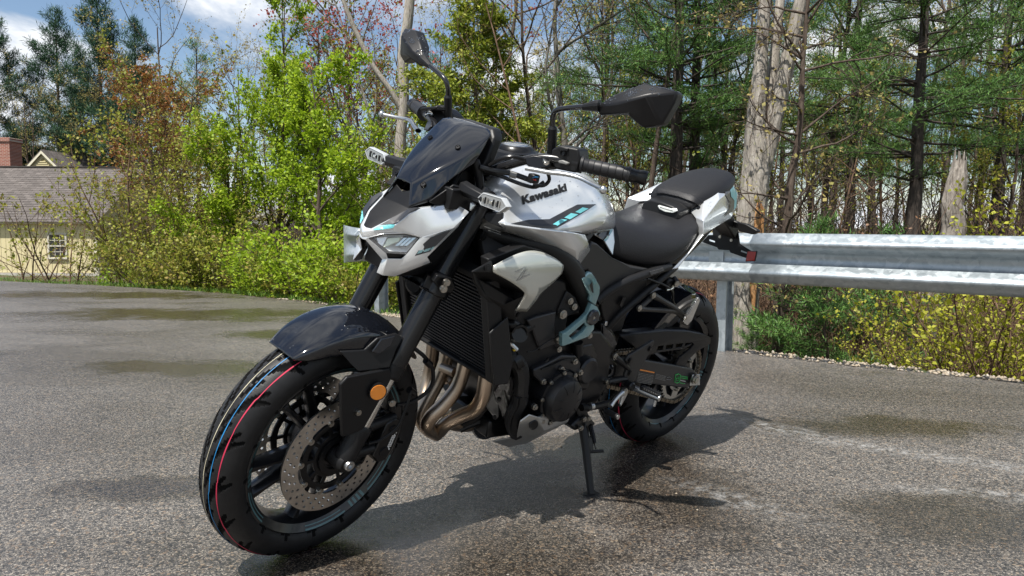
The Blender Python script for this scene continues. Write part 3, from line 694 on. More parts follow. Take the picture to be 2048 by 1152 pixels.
g = Geo(); g.lathe([(.0001, .004), (.010, .004), (.011, .002), (.011, -.008)], (1.0788,0.208,1.077), (.3, .3, .9), 20); g.make('perch_cap', M_CHR, HBAR, ang=30)
# left switch gear
sw = [(1.075,0.2125,1.1061), (1.07,0.2286,1.1195), (1.06,0.2765,1.1228), (1.055,0.2861,1.0965), (1.055,0.2834,1.0667), (1.07,0.2299,1.0624), (1.075,0.2172,1.0779)]
g = Geo(); g.prism(sw, (-.058, -.012, .0)); g.make('switch_housing', M_BLK, HBAR, bevel=.005, seg=3)
g = Geo(); g.prism([(1.078,0.24,1.0845), (1.077,0.2511,1.0891), (1.074,0.2681,1.0861), (1.074,0.2645,1.0806), (1.078,0.2427,1.0793)], (-.012, -.002, 0)); g.make('switch_button', M_GREY, HBAR, bevel=.002)
g = Geo(); g.lathe([(.0001, -.002), (.0048, -.002), (.0056, .002), (.0056, -.006)], Vector((1.075,0.2467,1.1038)), (1, .2, .1), 16); g.make('switch_hole', M_SATIN, HBAR)
g = Geo(); g.prism([(1.074,0.233,1.1063), (1.074,0.2324,1.1169), (1.07,0.2552,1.1186), (1.07,0.255,1.1107)], (-.006, -.001, 0)); g.make('passing_switch', M_BLK, HBAR, bevel=.002)
g = Geo(); g.tube([(1.037 + .004, .262, 1.087), (1.037, .277, 1.087)], .021, 22, 1); g.make('grip_collar', M_BLK, HBAR)
# right-hand master cylinder, seen over the visor
g = Geo(); g.prism([(1.0659,-0.235,1.0872), (1.0622,-0.235,1.1113), (1.0389,-0.225,1.1251), (1.0269,-0.205,1.121), (1.0146,-0.185,1.1035), (1.0357,-0.185,1.0818), (1.0654,-0.225,1.0618)], (-.05, .0, -.006)); g.make('brake_master_cylinder', M_SATIN, HBAR, bevel=.005, seg=3)
g = Geo(); g.lathe([(.0001, .004), (.0085, .004), (.0115, .006), (.0125, .002), (.0125, -.004)], Vector((1.0506,-0.232,1.0882)) + Vector((.012, .004, .002)), (.85, .35, .2), 22); g.make('sight_glass', M_CHR, HBAR, ang=30)
g = Geo(); g.prism([(1.09, -.24, 1.10), (1.09, -.18, 1.115), (1.04, -.18, 1.115), (1.04, -.24, 1.10)], (0, 0, .008)); g.make('reservoir_lid', M_BLK, HBAR, bevel=.003)
# cables
def cable(name, L, r=.0045, m=None, parent=None, fr=True, n=5):
    g = Geo(); g.tube(L, r, 8, n); o = g.make(name, m or M_BLK, parent or BIKE)
    return front(o) if (fr and parent is None) else o
cable('clutch_cable', [(1.1542,0.1,1.0336),(1.1475,0.12,1.0531),(1.1356,0.145,1.0673),(1.1103,0.165,1.068)], .0050, M_SATIN)
cable('wiring_loom', [(1.1754,0.09,1.026),(1.1524,0.11,1.0235),(1.1164,0.135,1.0249),(1.0976,0.165,1.0227),(1.0805,0.18,1.0186)], .0068, M_SATIN)
cable('brake_line', [(1.1604,0.085,1.0145),(1.13,0.11,1.0134),(1.103,0.14,1.0071),(1.0841,0.165,1.0035),(1.0613,0.18,1.0037),(1.0449,0.19,1.0199)], .0050, M_SATIN)
cable('switch_lead', [(1.0763,0.185,1.0092),(1.0484,0.195,1.0125),(1.04,0.2,1.0293),(1.0661,0.205,1.0538)], .0048, M_SATIN)
cable('throttle_cable', [(1.1397,0.06,1.0128),(1.1287,0.02,1.0091),(1.0876,-0.06,1.0149),(1.0697,-0.12,1.0706)], .0050, M_SATIN)
g = Geo(); g.tube([(1.1179,0.138,1.0231),(1.1066,0.15,1.0227)], .0078, 10, 1); front(g.make('cable_tag', M_GREY, BIKE))
g = Geo(); g.box((1.0891,0.19,1.0276), (.024, .022, .022)); front(g.make('clutch_switch', M_BLK, BIKE, bevel=.004))
g = Geo(); g.tube([(1.1113,0.204,1.0327),(1.1033,0.205,1.0348),(1.0923,0.205,1.0342)], .0011, 6, 3); front(g.make('blue_wire', mat('blue_wire', (.02, .25, .6), .5), BIKE))
g = Geo(); g.tube([(1.1076,0.204,1.0281),(1.0977,0.205,1.0269)], .0011, 6, 3); front(g.make('red_wire', mat('red_wire', (.6, .02, .02), .5), BIKE))

# ---- fuel tank --------------------------------------------------------
def loft(stations, close=True):
    rows = []
    for x, prof in stations:
        half = [(x if len(q) == 2 else x + q[2], q[0], q[1]) for q in prof]
        rows.append([(a, -b, c) for a, b, c in half[:0:-1]] + half)
    g = Geo(); g.grid(rows); n = len(rows[0])
    if close:
        g.f.append(tuple(range(n))[::-1]); g.f.append(tuple(range((len(rows) - 1) * n, len(rows) * n)))
    return g
TANK = empty('fuel_tank', BIKE)
g = loft([
 (1.135, [(0, .955), (.05, .950), (.095, .940), (.125, .925), (.150, .905), (.162, .896), (.152, .884), (.10, .87)]),
 (1.09, [(0, 1.010), (.06, 1.003), (.102, .985), (.128, .945), (.150, .911), (.170, .900), (.160, .884), (.10, .86)]),
 (1.03, [(0, 1.045), (.068, 1.036), (.115, 1.010), (.138, .962), (.158, .914), (.192, .899), (.172, .880), (.10, .85)]),
 (.95, [(0, 1.062), (.075, 1.054), (.128, 1.028), (.152, .975), (.168, .922), (.211, .893), (.186, .872), (.10, .85)]),
 (.87, [(0, 1.064), (.078, 1.056), (.136, 1.030), (.163, .985), (.182, .935), (.204, .895), (.186, .868), (.10, .85)]),
 (.79, [(0, 1.052), (.075, 1.044), (.130, 1.018), (.158, .982), (.178, .940), (.186, .905), (.176, .870), (.10, .85)]),
 (.71, [(0, 1.028), (.066, 1.020), (.112, .996), (.138, .966), (.155, .932), (.160, .900), (.150, .868), (.09, .85)]),
 (.64, [(0, .996), (.054, .989), (.090, .968), (.112, .944), (.126, .917), (.130, .893), (.124, .866), (.08, .85)]),
 (.585, [(0, .952), (.040, .947), (.066, .933), (.082, .917), (.092, .900), (.098, .884), (.096, .862), (.06, .85)]),
 (.572, [(0, .915), (.030, .912), (.050, .905), (.062, .898), (.072, .888), (.080, .876), (.078, .862), (.05, .85)])])
TK = g.make('tank_shell', M_SIL, TANK, sub=2)
FP = []
top = [(1.1236,0.172,0.9032),(1.0473,0.196,0.9),(0.9769,0.213,0.8969),(0.9146,0.205,0.8904),(0.8325,0.184,0.8768)]
bot = [(1.0972,0.15,0.8815),(1.0116,0.16,0.8613),(0.9186,0.166,0.8293),(0.8133,0.168,0.7826),(0.7725,0.164,0.8271)]
mid = [tuple((a * .5 + b * .5) + (.004 if i == 1 else 0) for i, (a, b) in enumerate(zip(p, q))) for p, q in zip(top, bot)]
for s in (1, -1):
    g = Geo(); g.grid([[(a, b * s, c) for a, b, c in r] for r in (top, mid, bot)]); FP.append(g.make('tank_flank', M_SIL, TANK, solid=.006, off=1 if s < 0 else -1, bevel=.002, ang=40))
bpy.context.view_layer.update()
# graphics on the tank: charcoal flash, three teal blocks, maker's name
dF = [(1.1084,0.165,0.8962),(1.0445,0.175,0.9117),(0.9748,0.18,0.9154),(0.9092,0.175,0.9404),(0.8666,0.17,0.954),(0.7712,0.155,0.9536),(0.8247,0.165,0.9338),(0.8998,0.185,0.9138),(0.9598,0.197,0.8965),(0.9769,0.195,0.8953),(1.0471,0.182,0.8957)]
decal('charcoal_flash', [TK], M_DECAL, EYE_B, dF, TANK)
for q in ([(0.9704,0.19,0.9044),(0.9371,0.185,0.9168),(0.9126,0.185,0.9156),(0.954,0.192,0.9014)], [(0.9241,0.183,0.9205),(0.8956,0.178,0.9319),(0.8681,0.18,0.9297),(0.9028,0.185,0.9168)], [(0.8778,0.176,0.935),(0.8452,0.17,0.9466),(0.8174,0.168,0.9433),(0.8566,0.175,0.9312)]):
    decal('teal_block', [TK], M_TEALD, EYE_B, q, TANK, off=.0024)
v, f = text2d('Kawasaki', 1.0, 0.0, .055, 1.08); tw = max(q[0] for q in v)
c00 = Vector((1.0562,0.155,0.9462)); c10 = Vector((0.9016,0.155,0.987)); c01 = Vector((1.0509,0.14,0.9634))
U_ = (c10 - c00) / tw; W_ = (c01 - c00) / .72
for s in (1, -1):
    vv = [c00 + U_ * (a if s > 0 else tw - a) + W_ * b for a, b in v]; vv = [(q.x, q.y * s, q.z) for q in vv]
    wrap([TK], vv, f, (EYE_B[0], EYE_B[1] * s, EYE_B[2]), .0016, .01).make('tank_lettering', mat('black_print', (.01, .01, .011), .4), TANK, weld=0)
# filler cap and ignition surround
g = Geo(); g.lathe([(.0001, .012), (.040, .012), (.046, .008), (.05, .0), (.062, -.004)], (.96, 0, 1.062), (.12, 0, 1), 32); g.make('filler_cap', M_SATIN, TANK, ang=30)
g = Geo(); g.lathe([(.0001, .014), (.030, .014), (.034, .012)], (.96, 0, 1.062), (.12, 0, 1), 24); g.make('cap_flap', M_CHR, TANK, ang=30)
g = Geo(); g.prism([(1.12, -.085, .985), (1.12, .085, .985), (1.03, .075, 1.052), (1.03, -.075, 1.052)], (.008, 0, .008)); g.make('tank_front_cover', M_BLK, TANK, bevel=.003)
for s in (1, -1):
    q = [(1.1393,0.115,0.9157),(1.1281,0.125,0.9184),(1.1081,0.15,0.9224),(1.1028,0.155,0.8839),(1.1355,0.14,0.8934),(1.1444,0.125,0.8999)]
    g = Geo(); g.prism([(a + .004, b * s, c) for a, b, c in q], (-.03, -.02 * s, 0)); g.make('tank_wing_cover', M_BLK, TANK, bevel=.004)
    # small painted panel between tank and seat
    q = [(0.7015,0.118,0.856),(0.5951,0.085,0.8917),(0.5904,0.098,0.8645),(0.5891,0.11,0.8315),(0.6007,0.122,0.7934),(0.6605,0.124,0.8398)]
    g = Geo(); g.prism([(a, b * s, c) for a, b, c in q], (0, -.008 * s, 0)); g.make('rear_tank_panel', M_SIL, TANK, bevel=.002)
    q = [(0.6953,0.1215,0.8569),(0.6122,0.0935,0.8866),(0.6063,0.099,0.8791),(0.6137,0.106,0.8631),(0.6598,0.1235,0.8397),(0.6823,0.124,0.8488)]
    g = Geo(); g.prism([(a, (b + .003) * s, c) for a, b, c in q], (0, .001 * s, 0)); g.make('panel_graphic', M_DECAL, TANK)
    for q in ([(0.6724,0.126,0.844),(0.6478,0.118,0.8558),(0.6412,0.1185,0.8505),(0.6624,0.1265,0.8398)], [(0.642,0.1155,0.8604),(0.6216,0.104,0.8768),(0.6147,0.104,0.8761),(0.6245,0.111,0.8637),(0.6389,0.1175,0.8556)]):
        g = Geo(); g.prism([(a, (b + .005) * s, c) for a, b, c in q], (0, .001 * s, 0)); g.make('panel_teal_block', M_TEAL, TANK)

# ---- seats ---------------------------------------------------------------
g = loft([
 (.612, [(0, .880), (.035, .877), (.062, .866), (.082, .845), (.092, .815), (.094, .79), (.05, .78)]),
 (.575, [(0, .899), (.05, .896), (.085, .882), (.110, .850), (.122, .812), (.122, .782), (.06, .77)]),
 (.49, [(0, .893), (.07, .890), (.112, .873), (.140, .832), (.148, .792), (.145, .762), (.07, .75)]),
 (.40, [(0, .880), (.085, .878), (.138, .862), (.163, .820), (.166, .782), (.160, .752), (.07, .75)]),
 (.31, [(0, .878), (.095, .876), (.150, .862), (.170, .825), (.168, .795), (.160, .770), (.07, .76)]),
 (.235, [(0, .895), (.095, .893), (.148, .880), (.160, .855), (.157, .835), (.150, .818), (.07, .80)]),
 (.185, [(0, .922), (.085, .920), (.130, .908), (.140, .890), (.136, .872), (.128, .858), (.07, .85)]),
 (.165, [(0, .925), (.070, .922), (.110, .912), (.118, .897), (.114, .882), (.108, .870), (.07, .86)])])
g.make('rider_seat', M_SEAT, BIKE, sub=2)
g = loft([
 (.196, [(0, .955), (.050, .953), (.076, .946), (.085, .936), (.082, .925), (.05, .92)]),
 (.178, [(0, .984), (.056, .982), (.084, .972), (.095, .954), (.092, .934), (.05, .925)]),
 (.115, [(0, 1.012), (.064, 1.009), (.096, .995), (.105, .974), (.101, .952), (.05, .94)]),
 (.045, [(0, 1.040), (.067, 1.036), (.101, 1.018), (.109, .997), (.105, .976), (.05, .96)]),
 (-.03, [(0, 1.062), (.060, 1.058), (.090, 1.040), (.097, 1.019), (.092, 1.0), (.05, .98)]),
 (-.09, [(0, 1.072), (.044, 1.068), (.064, 1.052), (.068, 1.034), (.063, 1.016), (.04, 1.0)]),
 (-.115, [(0, 1.060), (.032, 1.057), (.046, 1.046), (.050, 1.032), (.046, 1.02), (.03, 1.01)])])
PIL = g.make('pillion_seat', M_SEAT2, BIKE, sub=2)
g = loft([(.235, [(0, .935), (.045, .932), (.072, .920), (.078, .895), (.05, .89)]), (.19, [(0, .95), (.05, .946), (.078, .935), (.082, .90), (.05, .89)]), (.05, [(0, .98), (.05, .975), (.085, .96), (.09, .92), (.05, .91)])])
g.make('seat_base', M_BLK, PIL, bevel=.004)
bpy.context.view_layer.update()
st = [(0.1458,-0.09,0.9655),(0.1447,-0.06,0.9703),(0.1469,0,0.9749),(0.1492,0.05,0.975),(0.1346,0.092,0.9644),(0.1465,0.092,0.9471),(0.1388,0.05,0.9517),(0.1385,0,0.9554),(0.1376,-0.06,0.9529),(0.1415,-0.09,0.9458)]
wrap([PIL, bpy.data.objects['seat_base']], st, [(0, 1, 8, 9), (1, 2, 7, 8), (2, 3, 6, 7), (3, 4, 5, 6)], EYE_B, .003).make('seat_strap', M_SEAT, PIL, solid=.003, weld=0)
bpy.context.view_layer.update()
SB_ = [bpy.data.objects['seat_base'], PIL, bpy.data.objects['rider_seat']]
bd = [(0.2091,-0.025,0.9177),(0.2094,-0.02,0.9218),(0.1996,0.042,0.921),(0.1945,0.044,0.9155),(0.2031,0.036,0.9084),(0.2085,0.004,0.9052),(0.2113,-0.015,0.9094)]
wrap(SB_, bd, [tuple(range(len(bd)))], EYE_B, .004).make('seat_badge', mat('badge_white', (.72, .75, .72), .25, coat=.5), PIL, solid=.003, weld=0)
v, f = text2d('Kawasaki', 1.0, .25, .02); tw = max(q[0] for q in v)
b0 = Vector((0.206,-0.016,0.9134)); b1 = Vector((0.2003,0.036,0.9133)); b2 = Vector((0.2077,-0.017,0.9176))
wrap(SB_, [b0 + (b1 - b0) / tw * a + (b2 - b0) / .75 * b for a, b in v], f, EYE_B, .0078, .05).make('badge_lettering', mat('black_print', (0, 0, 0)), PIL, weld=0)

# ---- tail ------------------------------------------------------------------
TAIL = empty('tail_fairing', BIKE); V = {}
for k, q in zip('a b t c R0 R1 R2 R3 i h f e d o1 o2 p1 p2 k2'.split(), [(0.1701,0.076,0.9252),(0.1377,0.093,0.9645),(0.0629,0.094,1.0014),(-0.0534,0.07,1.0306),(0.1916,0.118,0.9101),(0.2103,0.158,0.9132),(0.0878,0.122,0.9786),(-0.0649,0.078,1.0164),(0.2049,0.168,0.8675),(0.1341,0.15,0.8818),(-0.0666,0.096,0.9086),(-0.1392,0.07,0.9434),(-0.1196,0.07,0.993),(0.256,0.168,0.8125),(0.3102,0.168,0.7566),(0.2585,0.16,0.8062),(0.3267,0.16,0.752),(0.1981,0.15,0.8625)]): V[k] = q
F = 'a b R1 R0,b t R2 R1,t c R3 R2,R0 R1 i k2,R1 h i,R1 R2 f h,R2 R3 e f,c d R3,R3 d e,i o1 p1 k2,o1 o2 p2 p1'
TLS = []
for s in (1, -1):
    g = Geo(); g.polys({k: (q[0], q[1] * s, q[2]) for k, q in V.items()}, F); TLS.append(g.make('tail_panel', M_SIL, TAIL, solid=.006, off=0, bevel=.0025, ang=30))
    # inner dark lining so the tail is closed
    q = [V[k] for k in ('a', 'b', 'c', 'd', 'e', 'f', 'h', 'i', 'R0')]
    g = Geo(); g.prism([(x, max(.03, y - .045) * s, z - .012) for x, y, z in q], (0, -.02 * s, -.004)); g.make('tail_liner', M_BLK, TAIL, bevel=.002)
    q = [(0.1795,0.07,0.9263),(0.1689,0.078,0.9236),(0.1874,0.116,0.9076),(0.1983,0.15,0.8865),(0.1947,0.148,0.862),(0.1959,0.125,0.8879),(0.1867,0.08,0.9085)]
    g = Geo(); g.prism([(x, (y - .004) * s, z) for x, y, z in q], (0, -.02 * s, 0)); g.make('seat_surround', M_BLK, TAIL, bevel=.002)
    q = Vector((0.1636,0.106,0.9417)); q.y *= s
    g = Geo(); g.bolt(q, (.3, .6 * s, .7), .006, .004); g.make('tail_screw', M_SATIN, TAIL)
bpy.context.view_layer.update()
for s, o in zip((1, -1), TLS):
    dk = [(0.018,0.096,1.006),(-0.0144,0.09,1.0184),(-0.0268,0.095,0.9864),(-0.0841,0.083,0.9699),(-0.0947,0.084,0.9341),(0.0024,0.108,0.9147),(-0.0442,0.095,0.9453),(-0.0437,0.093,0.9627),(0.0299,0.108,0.9926)]
    tl = [(-0.0144,0.09,1.0184),(-0.0356,0.085,1.0282),(-0.0983,0.078,0.9963),(-0.1172,0.078,0.9462),(-0.0973,0.083,0.9357),(-0.0844,0.083,0.9708),(-0.0385,0.092,0.9861)]
    for nm, m_, L, of in (('charcoal_flash', M_DECAL, dk, .0018), ('teal_flash', M_TEALD, tl, .0024)):
        q = [(a, b * s, c) for a, b, c in L]; wrap([o], q, [tuple(range(len(q)))], (EYE_B[0], EYE_B[1] * s, EYE_B[2]), of).make(nm, m_, TAIL, weld=0)
g = loft([(.05, [(0, 1.0), (.06, .995), (.085, .98), (.09, .93), (.06, .90)]), (-.07, [(0, 1.01), (.05, 1.0), (.065, .985), (.07, .94), (.05, .92)]), (-.13, [(0, 1.0), (.03, .995), (.05, .98), (.05, .95), (.03, .94)])])
g.make('tail_core', M_BLK, TAIL, bevel=.004)
g = Geo(); g.prism([(-.135, -.05, .985), (-.135, .05, .985), (-.145, .04, .945), (-.145, -.04, .945)], (-.015, 0, 0)); g.make('tail_lamp', M_RED, TAIL, bevel=.003)
# number-plate carrier: a vertical plate with slots, held by an arm
PLT = empty('plate_carrier', BIKE)
ol = [(q[1], q[2]) for q in [(-0.27,-0.1082,0.7603),(-0.27,-0.0885,0.7948),(-0.27,-0.0693,0.8001),(-0.27,-0.0759,0.8223),(-0.27,-0.0418,0.8527),(-0.27,0.0137,0.8604),(-0.27,0.0321,0.842),(-0.27,0.0527,0.7986),(-0.27,0.1076,0.7851),(-0.27,0.0927,0.7536),(-0.27,0.0241,0.755),(-0.27,0.0167,0.7624),(-0.27,-0.028,0.7518),(-0.27,-0.0381,0.7585)]]
sl1 = [(q[1], q[2]) for q in [(-0.27,-0.081,0.7805),(-0.27,-0.0533,0.7791),(-0.27,-0.0516,0.7733),(-0.27,-0.0799,0.7731)]]
sl2 = [(q[1], q[2]) for q in [(-0.27,0.0642,0.7771),(-0.27,0.0901,0.7758),(-0.27,0.0909,0.7699),(-0.27,0.0641,0.7705)]]
plate([ol, sl1, sl2], .004, (-.27, 0, 0), (0, 1, 0), (0, 0, 1)).make('carrier_plate', M_BLK, PLT)
g = Geo(); g.prism([(-.10, -.05, .95), (-.10, .05, .95), (-.27, .035, .86), (-.27, -.035, .86)], (.01, 0, -.05)); g.make('carrier_arm', M_BLK, PLT, bevel=.006)
g = Geo(); q = [(-0.277,0.0874,0.7804),(-0.277,0.1248,0.7899),(-0.277,0.1281,0.7505),(-0.277,0.09,0.7376)]; g.prism(q, (-.008, 0, 0)); 
q2 = [(-0.262,0.095,0.783),(-0.262,0.1322,0.7924),(-0.262,0.1355,0.7532),(-0.262,0.0976,0.7404)]
g = Geo(); g.prism(q2, (-.006, 0, 0)); g.make('reflector_back', M_SATIN, PLT, bevel=.001)
cq = sum((Vector(a) for a in q2), Vector()) / 4
g = Geo(); g.prism([cq + (Vector(a) - cq) * .88 + Vector((.0005, 0, 0)) for a in q2], (.003, 0, 0)); g.make('red_reflector', M_RED, PLT, bevel=.001)
for s in (1, -1):
    q = [(a, b * s, c) for a, b, c in [(-0.2,0.058,0.8854),(-0.2,0.0913,0.8874),(-0.2,0.1408,0.8769),(-0.2,0.1439,0.8715),(-0.2,0.1262,0.856),(-0.2,0.0706,0.8534),(-0.2,0.0568,0.8692)]]
    g = Geo(); g.prism(q, (-.028, 0, 0)); IR = g.make('rear_indicator', M_BLK, BIKE, bevel=.004)
    q = [(a, b * s, c) for a, b, c in [(-0.195,-0.0042,0.8608),(-0.195,0.0236,0.8887),(-0.2,0.058,0.8854),(-0.2,0.061,0.8636),(-0.195,0.0034,0.8527)]]
    g = Geo(); g.prism(q, (-.024, 0, 0)); g.make('indicator_stalk', M_BLK, IR, bevel=.004)
g = Geo()
for q in ((-0.267,-0.0367,0.8019), (-0.267,0.0146,0.802)):
    o_ = Geo(); o_.bolt(q, (1, 0, 0), .004, .003); o_.make('carrier_bolt', M_BOLT, PLT)

# ---- air-intake shrouds -------------------------------------------------------
S1 = {}
def sp_(names, L):
    for k, q in zip(names.split(), L): S1[k] = q
sp_('t0 t1 t2 t3 t4 t5', [(1.1889,0.23,0.8151),(1.137,0.226,0.8349),(1.0739,0.216,0.8468),(1.0165,0.21,0.8412),(0.9402,0.202,0.8172),(0.9042,0.197,0.7958)])
sp_('a0 a1 a2 a3 a4 a5', [(1.1916,0.234,0.8088),(1.1444,0.241,0.8087),(1.083,0.24,0.8061),(1.0209,0.231,0.801),(0.9506,0.214,0.7931),(0.9039,0.199,0.7889)])
sp_('b0 b1 b2 b3 b4 b5', [(1.1877,0.231,0.7996),(1.1337,0.238,0.7774),(1.0741,0.238,0.7462),(1.0104,0.228,0.7362),(0.9467,0.213,0.7558),(0.9084,0.2,0.7756)])
sp_('w0 w1 w2 w3', [(1.0689,0.236,0.7382),(1.0676,0.213,0.6879),(1.024,0.21,0.6817),(1.0075,0.222,0.7173)])
for s in (1, -1):
    SH = empty('air_shroud', BIKE); V = {k: (q[0], q[1] * s, q[2]) for k, q in S1.items()}
    F = ','.join(f't{i} t{i+1} a{i+1} a{i},a{i} a{i+1} b{i+1} b{i}' for i in range(5)) + ',b2 b3 w3 w0,w0 w3 w2 w1'
    g = Geo(); g.polys(V, F); o = g.make('shroud_panel', mat('pale_silver_paint', (.60, .61, .55), .25, metal=.5, coat=.7), SH, sub=2, solid=.004, off=0)
    bmn = bmesh.new(); bmn.from_mesh(o.data); cl_ = bmn.edges.layers.float.get('crease_edge') or bmn.edges.layers.float.new('crease_edge')
    for e in bmn.edges:
        if e.is_boundary: e[cl_] = .85
    for e in bmn.verts: pass
    bmn.to_mesh(o.data); bmn.free()
    # black intake body
    H = {}
    for k, q in zip('A B2 C D E F2 L1 L2 L3 L4 W X1 X2 X3 X4 Y1 R0 R1 R2 R3 R4 R5 R6 R7 R8'.split(),
        [(1.2596,0.24,0.8058),(1.2346,0.226,0.7773),(1.1887,0.205,0.7342),(1.1016,0.19,0.6852),(1.0846,0.186,0.6601),(1.0403,0.192,0.6522),(1.1936,0.226,0.8262),(1.1885,0.229,0.8143),(1.1862,0.229,0.7981),(1.0735,0.234,0.7448),(1.0656,0.233,0.7353),(1.2036,0.2,0.7751),(1.1449,0.175,0.7536),(1.0362,0.185,0.72),(1.066,0.205,0.7113),(1.106,0.206,0.7043),(1.1928,0.222,0.8225),(1.1426,0.22,0.8384),(1.0641,0.208,0.853),(0.9942,0.202,0.8384),(0.9039,0.195,0.8061),(0.886,0.19,0.7919),(0.8919,0.19,0.7631),(0.9685,0.2,0.6985),(1.0035,0.203,0.6735)]):
        H[k] = (q[0], q[1] * s, q[2])
    H['Y2'] = (1.1617,0.2,0.7268); H['Y2'] = (H['Y2'][0], H['Y2'][1] * s, H['Y2'][2])
    H['w1'] = (V['w1'][0], V['w1'][1] - .004 * s, V['w1'][2])
    F = 'A L1 L2 L3,A L3 X2 X1,L3 L4 X3 X2,X1 X2 X3 X4,X1 X4 Y1 Y2,A X1 Y2 B2,B2 Y2 C,C Y2 D,Y2 Y1 D,Y1 X4 W,W X4 X3 L4,Y1 W w1 D,D w1 F2 E'
    g = Geo(); g.polys(sub_(H, F), F); g.make('intake_body', M_BLK, SH, solid=.005, off=-1, bevel=.0025, ang=30)
    g = Geo(); back = [H[k] for k in ('L1', 'R1', 'R2', 'R3', 'R4', 'R5', 'R6', 'R7', 'R8', 'F2')]
    ctr = [H[k] for k in ('L1',)]
    g.prism([(x, y - .012 * s, z) for x, y, z in [H[k] for k in ('L1', 'R1', 'R2', 'R3', 'R4', 'R5', 'R6', 'R7', 'R8', 'F2', 'w1', 'W', 'L4', 'L3')]], (0, -.030 * s, 0)); g.make('shroud_backing', M_BLK, SH, bevel=.003)
    bp = Vector((1.2105,0.236,0.8132)); bp.y *= s
    g = Geo(); g.bolt(bp, (.3, .9 * s, .2), .006, .003); g.make('shroud_screw', M_SATIN, SH)
    bp = Vector((1.0429,0.205,0.669)); bp.y *= s
    g = Geo(); g.bolt(bp, (.1, 1 * s, 0), .006, .003); g.make('shroud_screw', M_SATIN, SH)
    if s > 0:
        # embossed Z mark
        bpy.context.view_layer.update()
        for L in ([(1.1293,0.245,0.8024),(1.0975,0.246,0.8145),(1.0943,0.246,0.8131),(1.1218,0.245,0.8005)], [(1.0984,0.246,0.8085),(1.0925,0.246,0.813),(1.1137,0.244,0.7797),(1.1182,0.244,0.7791)], [(1.0948,0.246,0.8084),(1.0894,0.245,0.8079),(1.0989,0.245,0.7872),(1.1024,0.245,0.7868)], [(1.1027,0.245,0.7879),(1.0748,0.244,0.7945),(1.0733,0.244,0.7932),(1.11,0.243,0.7786)]):
            wrap([o], L, [tuple(range(len(L)))], EYE_B, .0012).make('raised_mark', M_ALU, SH, weld=0)

# ---- frame ------------------------------------------------------------------------
FR = empty('frame', BIKE)
for s in (1, -1):
    L = [(1.1051,0.085,0.8621),(1.0748,0.115,0.8552),(1.0199,0.15,0.844),(0.9585,0.168,0.8357),(0.9057,0.176,0.8185),(0.8448,0.176,0.7832),(0.7854,0.168,0.733),(0.7356,0.158,0.6833),(0.6949,0.15,0.636)]
    L = [Vector((a, b * s, c)) for a, b, c in L]; rows = []
    P = cr(L, 5)
    for i, q in enumerate(P):
        t = (P[min(i + 1, len(P) - 1)] - P[max(i - 1, 0)]).normalized(); Y = Vector((0, 1, 0)); Y = (Y - t * Y.dot(t)).normalized(); N = t.cross(Y)
        k = i / (len(P) - 1); h = lerp(.016, .028, min(1, k * 1.3)); w = .016
        rows.append([q + N * h * a + Y * w * b for a, b in ((1, .35), (.55, 1), (-.55, 1), (-1, .35), (-1, -.6), (-.5, -1), (.5, -1), (1, -.6))])
    g = Geo(); g.grid(rows, closed=True); g.make('main_spar', M_MATTE, FR, ang=60)
    q = [(1.1278,0.1,0.8581),(1.0839,0.115,0.8485),(1.0321,0.14,0.8413),(1.0536,0.14,0.8238),(1.1195,0.14,0.7995),(1.1268,0.13,0.8088),(1.1277,0.11,0.8353)]
    g = Geo(); g.prism([(a, b * s, c) for a, b, c in q], (0, -.02 * s, 0)); g.make('head_gusset', M_MATTE, FR, bevel=.003)
    bp = Vector((1.1312,0.116,0.8531)); bp.y *= s; g = Geo(); g.bolt(bp, (0, s, 0), .007, .005); g.make('gusset_bolt', M_SATIN, FR)
    bp = Vector((1.0505,0.15,0.8299)); bp.y *= s; g = Geo(); g.bolt(bp, (0, s, .2), .007, .006); g.make('gusset_bolt', M_SATIN, FR)
    # subframe tubes
    g = Geo(); g.tube([(a, b * s, c) for a, b, c in [(0.5458,0.125,0.5612),(0.5298,0.14,0.6015),(0.4941,0.15,0.6383),(0.4289,0.155,0.684),(0.3539,0.155,0.7289),(0.2959,0.15,0.7559)]], .0125, 12, 4); g.make('lower_seat_tube', M_MATTE, FR)
    g = Geo(); g.tube([(a, b * s, c) for a, b, c in [(0.6682,0.15,0.6625),(0.6279,0.155,0.6938),(0.5506,0.16,0.7238),(0.4436,0.162,0.747),(0.3446,0.158,0.7621)]], .0135, 12, 4); g.make('upper_seat_tube', M_MATTE, FR)
    q = [(0.6183,0.145,0.6842),(0.5458,0.15,0.7126),(0.4373,0.15,0.723),(0.4245,0.15,0.6902),(0.4996,0.145,0.637),(0.5227,0.135,0.5991),(0.5535,0.125,0.566),(0.596,0.13,0.6035),(0.6276,0.14,0.6447)]
    g = Geo(); g.prism([(a, b * s, c) for a, b, c in q], (0, -.012 * s, 0)); g.make('seat_rail_panel', M_BLK, FR, bevel=.004)
    q = [(0.5505,0.152,0.6432),(0.5451,0.153,0.6667),(0.5298,0.153,0.6665),(0.5383,0.152,0.6343)]
    g = Geo(); g.prism([(a, b * s, c) for a, b, c in q], (0, -.004 * s, 0)); g.make('rail_slot', M_SATIN, FR)
q = [(0.4727,0.1765,0.7547),(0.4029,0.1745,0.7652),(0.392,0.1745,0.7548),(0.462,0.1765,0.7437)]
g = Geo(); g.prism(q, (0, .0008, 0)); g.make('frame_label', mat('label_grey', (.10, .10, .10), .5, var=.9, vscale=400), FR)
